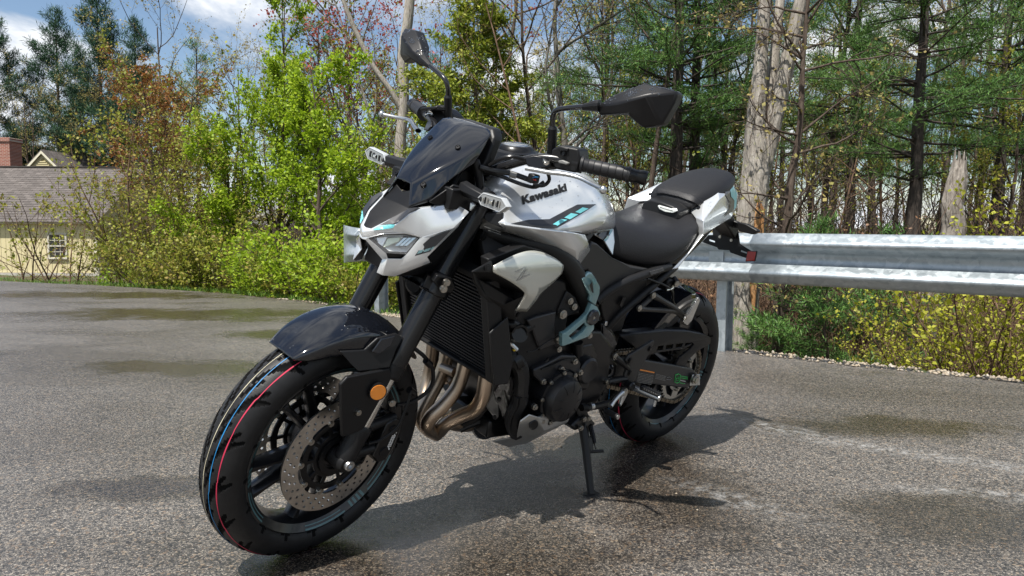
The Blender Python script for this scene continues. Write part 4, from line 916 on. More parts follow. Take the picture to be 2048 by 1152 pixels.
# black side covers under the tank
for s in (1, -1):
    q = [(0.7502,0.15,0.8476),(0.7159,0.148,0.8379),(0.6214,0.14,0.7916),(0.5376,0.15,0.767),(0.4465,0.158,0.7566),(0.5162,0.156,0.7426),(0.6313,0.15,0.6959),(0.6515,0.15,0.6377),(0.6919,0.152,0.6694),(0.6966,0.156,0.7246),(0.75,0.158,0.7651),(0.7816,0.16,0.7552),(0.8001,0.162,0.7391),(0.8209,0.172,0.7836),(0.7694,0.16,0.8247)]
    g = Geo(); g.prism([(a, b * s, c) for a, b, c in q], (0, -.04 * s, 0)); g.make('side_panel', mat('side_panel_black', (.022, .021, .020), .45), BIKE, bevel=.006, seg=3)
    q = [(0.8352,0.172,0.8604),(0.7478,0.15,0.8731),(0.7412,0.15,0.8671),(0.7906,0.168,0.8441)]
    g = Geo(); g.prism([(a, b * s, c) for a, b, c in q], (0, -.03 * s, 0)); g.make('tank_corner_pad', M_MATTE, BIKE, bevel=.004)
# teal pivot covers
for s in (1, -1):
    TC = empty('pivot_cover', BIKE)
    oc = [Vector(q) for q in [(0.8068,0.19,0.7525),(0.7648,0.18,0.7672),(0.7492,0.178,0.7624),(0.7115,0.172,0.7349),(0.6905,0.17,0.7185),(0.6879,0.172,0.6938),(0.7085,0.182,0.6608),(0.7496,0.19,0.682),(0.7504,0.19,0.6973)]]
    g = Geo(); g.prism([(q.x, q.y * s, q.z) for q in oc], (0, -.014 * s, 0)); g.make('upper_cover', M_TEAL, TC, bevel=.004)
    q = [(0.7697,0.1905,0.732),(0.7587,0.188,0.7395),(0.746,0.187,0.7206),(0.74,0.187,0.7058),(0.7473,0.188,0.708)]
    g = Geo(); g.prism([(a, (b + .001) * s, c) for a, b, c in q], (0, .0012 * s, 0)); g.make('cover_slot', M_SATIN, TC)
    if s > 0:
        for q in ([(0.7621,0.188,0.7469),(0.7545,0.186,0.7501),(0.7347,0.183,0.7331),(0.7396,0.184,0.7283)], [(0.7519,0.186,0.7486),(0.7431,0.184,0.7454),(0.729,0.182,0.7325),(0.7303,0.182,0.7282)]):
            g = Geo(); g.prism([(a, b + .001, c) for a, b, c in q], (0, .0012, 0)); g.make('raised_mark', mat('teal_light', (.18, .38, .40), .2, metal=.4), TC, bevel=.0005)
    def Y2(L): return [(q[0], q[2]) for q in L]
    O_ = [(0.8426,0.195,0.5635),(0.8521,0.195,0.5988),(0.8368,0.195,0.6015),(0.7761,0.195,0.6378),(0.7614,0.195,0.6512),(0.754,0.195,0.6775),(0.7271,0.195,0.6675),(0.7067,0.195,0.6456),(0.7076,0.195,0.6252),(0.724,0.195,0.6137),(0.719,0.195,0.6001),(0.7372,0.195,0.5796),(0.8325,0.195,0.5634)]
    Hh = [(0.8262,0.195,0.5896),(0.7693,0.195,0.6263),(0.7515,0.195,0.6107),(0.7644,0.195,0.5942),(0.8032,0.195,0.5748)]
    plate([Y2(O_), Y2(Hh)], .014, (0, .195 * s, 0), (1, 0, 0), (0, 0, 1), .0015).make('lower_cover', M_TEAL, TC)
    cc_ = Vector((0.74,0.204,0.6387)); cc_.y *= s
    g = Geo(); g.lathe([(.0001, .006), (.006, .006), (.008, .008), (.020, .008), (.0235, .004), (.0235, -.02)], cc_, (0, s, 0), 28); g.make('pivot_cap', M_GLOSS, TC, ang=30)
    g = Geo(); g.bolt(cc_ + Vector((0, .006 * s, 0)), (0, s, 0), .003, .002); g.make('cap_screw', M_BOLT, TC)

# ---- radiator -----------------------------------------------------------
RAD = empty('radiator', BIKE)
r0 = Vector((1.075, 0, .490)); ru = Vector((.082, 0, .265)); rn = Vector((.265, 0, -.082)).normalized()
def rp(y, t, d=0): q = r0 + ru * t + rn * d; return Vector((q.x, y, q.z))
g = Geo(); g.prism([rp(-.17, 0, -.028), rp(.17, 0, -.028), rp(.17, 1, -.028), rp(-.17, 1, -.028)], rn * .020); g.make('core', mat('radiator_core', (.004, .004, .004), .7), RAD)
g = Geo(); nf = 28
for k in range(nf):
    t = (k + .5) / nf; h = .35 / nf
    g.prism([rp(-.17, t - h * .45, -.009), rp(.17, t - h * .45, -.009), rp(.17, t + h * .45, -.009), rp(-.17, t + h * .45, -.009)], rn * .006)
o = g.make('cooling_fins', mat('fin_black', (.035, .035, .038), .35, metal=.4), RAD); o['kind'] = 'stuff'
g = Geo()
for s in (1, -1):
    gg = Geo(); gg.prism([rp(.168 * s, -.03, -.036), rp(.196 * s, -.03, -.036), rp(.196 * s, 1.03, -.036), rp(.168 * s, 1.03, -.036)], rn * .046); gg.make('side_tank', M_MATTE, RAD, bevel=.005)
    gg = Geo(); gg.prism([rp(.196 * s, -.10, -.04), rp(.200 * s, -.02, .012), rp(.200 * s, .55, .016), rp(.196 * s, .62, -.05), rp(.196 * s, .1, -.06)], (0, .006 * s, 0)); gg.make('side_guard', M_MATTE, RAD, bevel=.003)
gg = Geo(); gg.prism([rp(-.168, -.035, -.03), rp(.168, -.035, -.03), rp(.168, 0, -.03), rp(-.168, 0, -.03)], rn * .036); gg.make('bottom_rail', M_MATTE, RAD, bevel=.002)
gg = Geo(); gg.prism([rp(-.168, 1.0, -.03), rp(.168, 1.0, -.03), rp(.168, 1.06, -.03), rp(-.168, 1.06, -.03)], rn * .036); gg.make('top_rail', M_MATTE, RAD, bevel=.002)
# horn under the headlamp
g = Geo(); g.lathe([(.0001, .012), (.020, .012), (.030, .006), (.034, -.004), (.030, -.02), (.0001, -.024)], (1.2476,0.03,0.7095), (.9, .3, -.1), 28); g.make('horn', M_BLK, BIKE, ang=30)
# ---- exhaust ------------------------------------------------------------
EX = empty('exhaust_headers', BIKE)
hd = [([(1.049,0.135,0.4864),(1.0503,0.138,0.4538),(1.047,0.135,0.4107),(1.0432,0.11,0.3618),(1.0575,0.075,0.3286),(1.0767,0.045,0.2946),(1.0749,0.02,0.2584)], .0205),
      ([(1.0505,0.05,0.4891),(1.058,0.052,0.4387),(1.069,0.052,0.4018),(1.0979,0.045,0.3576),(1.1275,0.035,0.3195),(1.1249,0.025,0.282),(1.0727,0.01,0.2438)], .0205),
      ([(1.0356,-0.045,0.4629),(1.0398,-0.045,0.431),(1.0534,-0.045,0.382),(1.0828,-0.042,0.326),(1.0989,-0.04,0.2821),(1.0858,-0.03,0.251),(1.0511,-0.02,0.2301)], .0205),
      ([(1.017,-0.135,0.4727),(1.0132,-0.135,0.4202),(1.0153,-0.13,0.3547),(1.0363,-0.11,0.306),(1.0622,-0.08,0.2788),(1.0616,-0.05,0.2477)], .0205)]
for L, r in hd:
    g = Geo(); g.tube(L, r, 18, 6); g.make('header_pipe', M_BRZ, EX)
g = Geo(); g.tube([(1.069,-0.02,0.4364),(1.0683,0.035,0.4435)], .0135, 14, 1); g.make('cross_pipe', M_BRZ, EX)
g = Geo(); g.tube([(1.0321,-0.04,0.3846),(1.0333,-0.02,0.397),(1.0446,0.01,0.3973)], .0135, 14, 3); g.make('cross_pipe', M_BRZ, EX)
g = Geo(); g.tube([(1.03, .0, .275), (.96, .0, .262), (.85, -.02, .255), (.70, -.04, .26), (.55, -.10, .29), (.42, -.17, .36)], [.028, .036, .040, .036, .032, .03], 18, 4); g.make('collector', M_BRZ, EX)
g = Geo(); g.tube([(.45, -.165, .34), (.40, -.185, .38), (.22, -.225, .46), (.02, -.245, .53), (-.03, -.247, .545)], [.03, .052, .062, .058, .045], 20, 3); g.make('silencer', mat('silencer_metal', (.30, .31, .34), .25, metal=1), EX)
# ---- engine -------------------------------------------------------------
EN = empty('engine', BIKE)
g = Geo(); g.prism([(x, -.145, z) for x, z in ((.50, .36), (.52, .50), (.60, .56), (.74, .58), (.80, .60), (.98, .56), (.98, .42), (.93, .33), (.86, .27), (.70, .255), (.56, .28))], (0, .29, 0)); g.make('crankcase', M_SATIN, EN, bevel=.012, seg=3)
g = Geo(); g.prism([(x, -.165, z) for x, z in ((.79, .52), (.96, .46), (1.02, .60), (1.03, .70), (.98, .76), (.84, .74), (.80, .66))], (0, .33, 0)); g.make('cylinder_block', M_MATTE, EN, bevel=.008, seg=3)
# cylinder side cover with its seam and lower edge
sc = [(0.9778,0.178,0.6406),(0.9442,0.178,0.648),(0.8685,0.178,0.6566),(0.862,0.176,0.6158),(0.8462,0.174,0.5732),(0.8364,0.172,0.5541),(0.8962,0.172,0.5409),(0.9183,0.174,0.5689),(0.9497,0.178,0.6099)]
g = Geo(); g.prism(sc, (0, -.02, 0)); g.make('cylinder_side_cover', mat('cover_black', (.018, .018, .019), .4), EN, bevel=.004)
cable('cover_seam', [(0.9567,0.18,0.5496),(0.9296,0.18,0.5498),(0.9063,0.181,0.5618),(0.8813,0.181,0.5728),(0.8591,0.181,0.578)], .0022, M_SATIN, EN)
cable('cover_edge', [(0.9094,0.176,0.4908),(0.8877,0.176,0.4965),(0.8644,0.177,0.5115),(0.8633,0.178,0.5206)], .003, M_SATIN, EN)
# generator cover
ac = Vector((0.801,0.205,0.3974))
g = Geo()
pr = [(.0001, .034), (.030, .034), (.050, .031), (.062, .024), (.067, .012), (.069, .002), (.070, -.004), (.078, -.006), (.080, -.03), (.080, -.06)]
g.lathe(pr, ac, (0, 1, 0), 48); g.make('generator_cover', mat('case_black', (.014, .014, .015), .33, metal=.2, bump=.05, bscale=900), EN, ang=25)
for k in range(9):
    a = rad(20 + 40 * k); d = Vector((math.cos(a), 0, math.sin(a)))
    g = Geo(); g.tube([ac + d * .032 + Vector((0, .0335, 0)), ac + d * .049 + Vector((0, .031, 0)), ac + d * .060 + Vector((0, .025, 0))], [.0016, .0022, .001], 6, 1); g.make('cover_rib', M_SATIN, EN)
for k in range(9):
    a = rad(5 + 40 * k); d = Vector((math.cos(a), 0, math.sin(a)))
    g = Geo(); g.tube([ac + d * .078 + Vector((0, -.03, 0)), ac + d * .078 + Vector((0, -.004, 0))], .0085, 10, 1); g.make('bolt_boss', M_SATIN, EN)
    g = Geo(); g.bolt(ac + d * .078 + Vector((0, -.004, 0)), (0, 1, 0), .0045, .006); g.make('cover_bolt', M_BOLT, EN)
# starter-gear cover
q = [(0.9229,0.186,0.4951),(0.8814,0.186,0.5051),(0.8072,0.18,0.5214),(0.7382,0.176,0.5093),(0.703,0.174,0.4798),(0.7071,0.176,0.4436),(0.7452,0.18,0.4509),(0.8037,0.186,0.4547),(0.8724,0.19,0.4417),(0.9174,0.188,0.476)]
g = Geo(); g.prism(q, (0, -.05, 0)); g.make('starter_cover', mat('case_black', (0, 0, 0)), EN, bevel=.006, seg=3)
cable('starter_rib', [(0.8944,0.188,0.4937),(0.8473,0.187,0.4991),(0.8059,0.183,0.5063),(0.7539,0.178,0.5029)], .0025, M_SATIN, EN)
for q in ((0.7458,0.18,0.4946), (0.8054,0.186,0.4804), (0.8785,0.19,0.4551), (0.7073,0.178,0.4539), (0.9051,0.2,0.3873), (0.8599,0.2,0.3353)):
    g = Geo(); g.bolt(q, (0, 1, 0), .0062, .009); g.make('cover_bolt', M_BOLT, EN)
    g = Geo(); g.tube([Vector(q) - Vector((0, .03, 0)), Vector(q) - Vector((0, .003, 0))], .0105, 12, 1); g.make('bolt_boss', M_SATIN, EN)
# sprocket cover
pc = Vector((0.6581,0.165,0.4471))
g = Geo(); g.lathe([(.0001, .010), (.026, .010), (.030, .012), (.036, .012), (.042, .006), (.044, -.05)], pc, (0, 1, 0), 32); g.make('sprocket_cover', mat('case_black', (0, 0, 0)), EN, ang=30)
q = [(0.7027,0.15,0.5224),(0.6364,0.148,0.5253),(0.5899,0.145,0.48),(0.5585,0.14,0.3864),(0.5864,0.142,0.3595),(0.6446,0.15,0.3726),(0.6813,0.155,0.4193)]
g = Geo(); g.prism(q, (0, -.05, 0)); g.make('gearbox_cover', M_SATIN, EN, bevel=.006)
g = Geo(); g.tube([(0.7259,0.16,0.5438),(0.7111,0.16,0.505)], .016, 16, 1); g.make('breather_stub', M_BLK, EN)
# engine mount bracket and bolts
q = [(0.8361,0.172,0.7128),(0.7948,0.172,0.6919),(0.7583,0.17,0.6544),(0.7646,0.17,0.6455),(0.8204,0.172,0.6321),(0.8533,0.172,0.6411),(0.8545,0.172,0.6595)]
g = Geo(); g.prism(q, (0, -.012, 0)); g.make('engine_mount', M_MATTE, EN, bevel=.003)
for q, r in (((0.8191,0.176,0.6831), .0068), ((0.7966,0.176,0.665), .0068), ((0.8417,0.178,0.647), .0090), ((0.8376,0.18,0.5734), .0085), ((0.714,0.188,0.5744), .0062), ((0.8218,0.176,0.5397), .006)):
    g = Geo(); g.bolt(q, (.1, 1, .05), r, r * 1.1); g.make('mount_bolt', M_BOLT, EN)
# hoses and oil cooler lines
cable('water_hose', [(1.0265,0.165,0.5361),(1.0056,0.175,0.5359),(0.9779,0.182,0.5131),(0.9625,0.184,0.4809),(0.955,0.182,0.4512),(0.9475,0.18,0.4211)], .0215, M_RUB, EN)
L = [(0.9484,0.18,0.4248),(0.9433,0.176,0.3938),(0.9448,0.166,0.3573),(0.9285,0.155,0.3162),(0.8924,0.145,0.2762)]
cable('ribbed_hose', L, .0225, M_RUB, EN)
P = cr(L, 8)
for k, dx in enumerate((-.0165, -.0075, .0025, .0125)):
    g = Geo(); g.tube([q + Vector((.012 + dx * .9, .017 - abs(dx + .002) * .35, -dx * .2)) for q in P[::3]], .0042, 6, 2); g.make('hose_rib', M_RUB, EN)
g = Geo(); g.tube([(1.0013,0.178,0.5247),(0.9857,0.182,0.5345)], .026, 18, 1); g.make('hose_clip', M_SATIN, EN)
g = Geo(); g.tube([(1.02,0.16,0.58),(0.9907,0.17,0.5555)], .008, 10, 1); g.make('hose_clamp', M_ALU, EN)
g = Geo(); g.box((1.005,0.176,0.5553), (.008, .006, .010)); g.make('clamp_tab', mat('yellow_tab', (.7, .45, .02), .5), EN, bevel=.001)
g = Geo(); g.tube([(0.9923,0.15,0.5932),(1.0038,0.185,0.6093)], [.024, .024], 20, 1); g.lathe([(.0185, .001), (.024, .001), (.024, -.01)], (1.0038,0.185,0.6093), (.35, .9, 0), 20); g.make('air_duct_stub', M_SATIN, EN)
g = Geo(); g.tube([(1.0197,0.15,0.6159),(1.0205,0.165,0.6313),(0.976,0.165,0.6106),(0.9431,0.165,0.6208)], .014, 12, 4); g.make('vacuum_hose', M_BLK, EN)
# oil filter, side plates
oc = Vector((0.9279,0.045,0.2497)); od = Vector((.75, .60, -.10)).normalized()
g = Geo(); g.lathe([(.0001, .012), (.026, .012), (.034, .006), (.037, -.004), (.037, -.07)], oc, od, 32); g.make('oil_filter', M_GLOSS, EN, ang=30)
q = [(0.9855,0.1,0.413),(0.96,0.125,0.3985),(0.9515,0.125,0.3827),(0.959,0.12,0.3673),(0.9511,0.12,0.3259),(0.9518,0.11,0.3103),(0.9841,0.09,0.3508),(0.9874,0.09,0.3838)]
g = Geo(); g.prism(q, (-.02, -.02, 0)); g.make('water_pump_cover', mat('cast_grey', (.10, .10, .10), .42, metal=.6), EN, bevel=.004)
for q in ((0.9747,0.13,0.389), (0.971,0.122,0.3299)):
    g = Geo(); g.bolt(q, (.6, .8, 0), .0038, .004); g.make('pump_bolt', M_SATIN, EN)
g = Geo(); g.prism([(1.0215,0.13,0.47),(0.9854,0.16,0.4947),(0.9483,0.16,0.4193),(0.9428,0.15,0.3638),(0.9338,0.12,0.3115),(0.9895,0.11,0.411)], (-.04, -.04, 0)); g.make('engine_front', M_SATIN, EN, bevel=.006)
for k, L in enumerate(([(1.0341,0.16,0.4812),(1.0294,0.16,0.4533),(1.0222,0.15,0.434)], [(1.0008,0.175,0.4827),(0.983,0.172,0.4582),(0.9754,0.165,0.419)], [(0.9532,0.06,0.3313),(0.9727,0.05,0.2969),(1.0036,0.03,0.271)], [(0.9409,0.04,0.2746),(0.9757,0.03,0.2654),(0.9998,0.02,0.2503)])):
    cable('engine_lead' if k < 2 else 'oil_line', L, .0045 if k < 2 else .013, M_BLK if k < 2 else M_SATIN, EN)
g = Geo(); g.prism([(.95, -.09, .24), (.95, .09, .24), (.62, .08, .20), (.62, -.08, .20)], (0, 0, .06)); g.make('oil_pan', M_SATIN, EN, bevel=.01)
# belly pan wings
for s in (1, -1):
    BV = {}
    for k, q in zip('a b c d e f h i j'.split(), [(0.9587,0.208,0.3556),(0.935,0.215,0.3742),(0.9002,0.214,0.3606),(0.8396,0.2,0.2978),(0.7127,0.18,0.293),(0.7046,0.178,0.3118),(0.8143,0.16,0.2557),(0.9105,0.165,0.2762),(0.9554,0.205,0.3422)]): BV[k] = q
    for k, q in zip('t l m'.split(), [(0.9118,0.075,0.2171),(0.8294,0.07,0.1782),(0.7898,0.105,0.2006)]): BV[k] = q
    V = {k: (q[0], q[1] * s, q[2]) for k, q in BV.items()}
    g = Geo(); g.polys(V, 'a b c d h i j,d e f c,h i t l m,d h m,d m e'); BP = g.make('belly_fairing', mat('satin_silver', (.50, .50, .48), .34, metal=.75), BIKE, solid=.005, off=-1 if s > 0 else 1, bevel=.002, ang=25)
    hc = Vector((0.9028,0.208,0.3359)); hc.y *= s
    g = Geo(); g.lathe([(.0001, .003), (.0125, .0045), (.0145, .003), (.0145, .0)], hc, (.25, .95 * s, .1), 24); g.make('fairing_grommet', M_SATIN, BP)

# ---- rear wheel, swingarm, chain -----------------------------------------
RW = empty('rear_wheel', BIKE)
make_tyre(tyre(CR_, .315, .18, 48, 720, 2), RW)
stripe(CR_, .315, .18, .020, .0013, 8).make('blue_stripe', mat('blue_mark', (0, 0, 0)), RW)
stripe(CR_, .315, .18, .052, .0013, 9).make('red_stripe', mat('red_mark', (0, 0, 0)), RW)
rim(CR_, .142).make('rim', M_RIM, RW, ang=30)
for k in range(5):
    for s in (-1, 1):
        g = Geo(); spokes(g, CR_, [rad(20 + 72 * k + s * 11)], .05, .20, .012, .009, .035, .024); g.make('spoke', M_RIM, RW, ang=30)
g = Geo(); g.lathe([(.02, .085), (.055, .085), (.06, .07), (.05, .03), (.05, -.03), (.06, -.07), (.055, -.085), (.02, -.085)], CR_, (0, 1, 0), 36); g.make('hub', M_RIM, RW)
sp = []
for base in (-.9, 1.2, 3.3):
    sp += [(base - .60, base - .06, .2168, .2204), (base + .28, base + .95, .2168, .2204)]
    for k in range(4): sp.append((base + .06 * k, base + .06 * k + .032, .2085, .2204))
rim_marks(CR_, rimy(.071), sp, 0, 0, 'rim_stripe', RW)
T = 44; ol = []
for k in range(T):
    for dr, da in ((-.004, -.5), (-.003, -.28), (.0045, -.10), (.0045, .10), (-.003, .28)):
        a = 2 * math.pi * (k + da) / T; ol.append(((.112 + dr) * math.cos(a), (.112 + dr) * math.sin(a)))
hl = [circ(.055, 40)]
for k in range(5):
    a = 2 * math.pi * k / 5 + .4
    hl.append([(r * math.cos(a + b), r * math.sin(a + b)) for r, b in ((.070, -.35), (.070, 0), (.070, .35), (.094, .42), (.096, 0), (.094, -.42))])
plate([ol] + hl, .006, (0, .098, .315), (1, 0, 0), (0, 0, 1)).make('rear_sprocket', mat('sprocket_steel', (.42, .42, .40), .3, metal=1), RW)
for k in range(5):
    a = 2 * math.pi * (k + .5) / 5 + .4
    g = Geo(); g.bolt((.062 * math.cos(a), .104, .315 + .062 * math.sin(a)), (0, 1, 0), .0065, .008); g.make('sprocket_nut', M_BOLT, RW)
g = Geo(); g.lathe([(.02, .11), (.055, .10), (.06, .085)], CR_, (0, 1, 0), 30); g.make('sprocket_carrier', M_SATIN, RW)
drilled_disc(CR_, -.10, .085, .125, .005, [(.113, 24, 0, .0035), (.100, 24, .13, .0035)]).make('brake_disc', M_STEEL, RW)
# chain
CH = empty('drive_chain', BIKE)
fc = Vector((.565, .098, .415)); rc_ = Vector((0, .098, .315)); rf_, rr_ = .042, .112
dv = fc - rc_; D = math.hypot(dv.x, dv.z); base = math.atan2(dv.z, dv.x); al = math.acos((rr_ - rf_) / D)
path = []
def arc(c, r, a0, a1, n):
    for i in range(n + 1):
        a = lerp(a0, a1, i / n); path.append(Vector((c.x + r * math.cos(a), .098, c.z + r * math.sin(a))))
arc(rc_, rr_, base + al, base + 2 * math.pi - al, 60); arc(fc, rf_, base - al, base + al, 20)
path.append(path[0])
Ls = [0]
for i in range(1, len(path)): Ls.append(Ls[-1] + (path[i] - path[i - 1]).length)
tot = Ls[-1]; n = int(tot / .015875); pin = []
for i in range(n):
    d = tot * i / n; k = max(j for j in range(len(Ls)) if Ls[j] <= d); k = min(k, len(path) - 2)
    t = (d - Ls[k]) / max(1e-6, Ls[k + 1] - Ls[k]); pin.append(path[k].lerp(path[k + 1], t))
gi = Geo(); gp = Geo()
for i in range(n):
    a = pin[i]; b = pin[(i + 1) % n]; t = (b - a).normalized(); N = Vector((-t.z, 0, t.x)); m_ = (a + b) / 2
    yo = .0095 if i % 2 else .0070
    for s in (1, -1):
        gi.prism([Vector((q.x, .098 + s * yo, q.z)) for q in (a - t * .006 + N * .004, a + N * .007, m_ + N * .0045, b + N * .007, b + t * .006 + N * .004, b + t * .006 - N * .004, b - N * .007, m_ - N * .0045, a - N * .007, a - t * .006 - N * .004)], (0, .0018 * s, 0))
    gp.tube([a + Vector((0, -.012, 0)), a + Vector((0, .0125, 0))], .0036, 8, 1)
o = gi.make('chain_links', M_CHAIN, CH, weld=0); o['kind'] = 'stuff'
o = gp.make('chain_pins', M_CHAIN, CH, weld=0); o['kind'] = 'stuff'
g = Geo(); g.lathe([(.015, .006), (.040, .006), (.040, -.006), (.015, -.006)], fc, (0, 1, 0), 30); g.make('front_sprocket', M_STEEL, CH)
# swingarm
SW = empty('swingarm', BIKE)
for s in (1, -1):
    ol = [(0.5171,0.135,0.4426),(0.4427,0.135,0.4456),(0.3068,0.135,0.4214),(0.1387,0.135,0.3821),(-0.0205,0.135,0.343),(-0.0619,0.135,0.3213),(-0.0233,0.135,0.2627),(0.142,0.135,0.2988),(0.3471,0.135,0.347),(0.439,0.135,0.3633),(0.4942,0.135,0.3761)]
    g = Geo(); g.prism([(a, (b - .004) * s, c) for a, b, c in ol], (0, -.024 * s, 0)); g.make('arm', mat('swingarm_black', (.017, .017, .018), .38), SW, bevel=.006, seg=3)
    ax = Vector((-.01, .142 * s, .315))
    g = Geo(); g.prism([(a, (b + .001) * s, c) for a, b, c in [(-0.0117,0.138,0.3249),(-0.0638,0.138,0.3198),(-0.0858,0.138,0.2716),(-0.0108,0.138,0.2808)]], (0, .004 * s, 0)); g.make('axle_block', M_ALU, SW, bevel=.001)
    g = Geo(); g.bolt(Vector((-0.0284,0.146,0.3062)) if s > 0 else Vector((-.05, -.146, .30)), (0, s, 0), .013, .012); g.make('axle_nut', M_BOLT, SW)
g = Geo(); g.prism([(.55, -.12, .46), (.36, -.12, .40), (.36, -.12, .34), (.55, -.12, .36)], (0, .24, 0)); g.make('cross_member', M_MATTE, SW, bevel=.008)
# swingarm labels
def lab(name, m_, L, d=.0006):
    g = Geo(); g.prism([(a, .1315 + d, c) for a, b, c in L], (0, .0004, 0)); return g.make(name, m_, SW)
lab('orange_bar', M_ORP, [(0.3295,0.132,0.3921),(0.2319,0.132,0.367),(0.2323,0.132,0.3625),(0.3328,0.132,0.3881)])

def dashes(name, a0, a1, a2, n, m_, parent, seed, lift=(0, .0014, 0)):
    """rows of tiny print too small to read: broken ink strokes"""
    r = random.Random(seed); A0, A1, A2 = Vector(a0), Vector(a1), Vector(a2); U = A1 - A0; W = A2 - A0; g = Geo()
    for k in range(n):
        x = 0.0
        while x < .97:
            w = r.uniform(.02, .10); e = min(1, x + w); y0 = (k + .25) / n; y1 = (k + .70) / n
            g.add([A0 + U * a + W * b + Vector(lift) for a, b in ((x, y0), (e, y0), (e, y1), (x, y1))], [(0, 1, 2, 3)]); x = e + r.uniform(.012, .03)
    o = g.make(name, m_, parent, weld=0); o['kind'] = 'stuff'; return o
dashes('small_print', (0.3273,0.1325,0.3429), (0.231,0.1325,0.3174), (0.3309,0.1325,0.3814), 7, M_GREY, SW, 1)
dashes('small_print', (0.2205,0.1325,0.3403), (0.1511,0.1325,0.3204), (0.2231,0.1325,0.3614), 4, M_GREY, SW, 2)
def outline(name, L, m_, r=.0009, parent=None):
    g = Geo(); P = [(a, .1325, c) for a, b, c in L]; g.tube(P + [P[0]], r, 6, 1); return g.make(name, m_, parent or SW)
outline('label_figure', [(0.146,0.132,0.3336),(0.1248,0.132,0.3319),(0.1114,0.132,0.3237),(0.12,0.132,0.3202),(0.1453,0.132,0.3264)], M_GREY)
outline('green_mark', [(0.0898,0.132,0.3348),(0.0728,0.132,0.3371),(0.058,0.132,0.3301),(0.0501,0.132,0.3024),(0.0643,0.132,0.2988),(0.0833,0.132,0.3065)], M_GRN, .0014)
outline('green_mark', [(0.0806,0.132,0.3205),(0.0559,0.132,0.3178),(0.0727,0.132,0.3275),(0.0582,0.132,0.3085),(0.0713,0.132,0.3095)], M_GRN, .0010)
dashes('green_print', (0.0491,0.1325,0.315), (-0.0013,0.1325,0.3026), (0.053,0.1325,0.3296), 2, M_GRN, SW, 3)
dashes('white_print', (0.0481,0.1325,0.3052), (0.0102,0.1325,0.2955), (0.049,0.1325,0.3111), 1, M_WHT, SW, 4)
dashes('green_print', (0.047,0.1325,0.2953), (0.0091,0.1325,0.2855), (0.048,0.1325,0.3013), 1, M_GRN, SW, 5)
# chain guard
CG = empty('chain_guard', BIKE)
yy = .118
ol = [(q[0], q[2]) for q in [(0.458,0.118,0.5176),(0.3815,0.118,0.5163),(0.3406,0.118,0.5147),(0.2042,0.118,0.5087),(0.0686,0.118,0.4932),(-0.0382,0.118,0.4713),(-0.1085,0.118,0.4507),(-0.1165,0.118,0.4302),(-0.0371,0.118,0.41),(0.0112,0.118,0.3806),(0.0381,0.118,0.3595),(0.0863,0.118,0.3708),(0.0735,0.118,0.3958),(0.0132,0.118,0.4218),(-0.0034,0.118,0.439),(0.0139,0.118,0.4506),(0.1461,0.118,0.4584),(0.236,0.118,0.4618),(0.2397,0.118,0.4351),(0.2817,0.118,0.4336),(0.3315,0.118,0.4552)]]
plate([ol], .010, (0, yy, 0), (1, 0, 0), (0, 0, 1), .002).make('guard_blade', M_BLK, CG)
rl = [(0.2393,0.118,0.4342),(0.1349,0.118,0.4316),(0.0637,0.118,0.4278),(0.0199,0.118,0.4369),(0.0159,0.118,0.446),(0.0226,0.118,0.443),(0.0717,0.118,0.4372),(0.1382,0.118,0.4394),(0.2427,0.118,0.4427)]
g = Geo(); g.prism([(a, .114, c) for a, b, c in rl], (0, .008, 0)); g.make('guard_rail', M_BLK, CG, bevel=.001)
for k, (x0, x1) in enumerate(((930, 950), (1020, 1042), (1100, 1120))):
    pass
for L in ([(0.1988,0.118,0.4598),(0.1834,0.118,0.458),(0.1794,0.118,0.4392),(0.1983,0.118,0.4406)], [(0.1382,0.118,0.4575),(0.1222,0.118,0.4556),(0.1173,0.118,0.4351),(0.137,0.118,0.4365)], [(0.0745,0.118,0.4526),(0.0584,0.118,0.4517),(0.0617,0.118,0.4323),(0.0803,0.118,0.4335)]):
    g = Geo(); g.prism([(a, .114, c) for a, b, c in L], (0, .008, 0)); g.make('guard_web', M_BLK, CG, bevel=.001)
tp = [(0.458,0.118,0.5176),(0.3815,0.118,0.5163),(0.2042,0.118,0.5087),(0.0686,0.118,0.4932),(-0.0382,0.118,0.4713),(-0.1085,0.118,0.4507)]
g = Geo(); g.grid([[(a, .121, c) for a, b, c in tp], [(a, .085, c + .004) for a, b, c in tp]]); g.make('guard_top', M_BLK, CG, solid=.004)
# hugger over the rear tyre
g = Geo(); rows = []
for i in range(13):
    a = rad(lerp(98, 178, i / 12)); 
    rows.append([(r * math.cos(a), y, .315 + r * math.sin(a)) for y, r in ((-.105, .285), (-.10, .322), (-.05, .336), (0, .340), (.05, .336), (.10, .322), (.105, .285))])
rows = [[(-x, y, z) for x, y, z in r] for r in rows]
g.grid(rows); g.make('hugger', M_GLOSS, BIKE, solid=.004, ang=40)
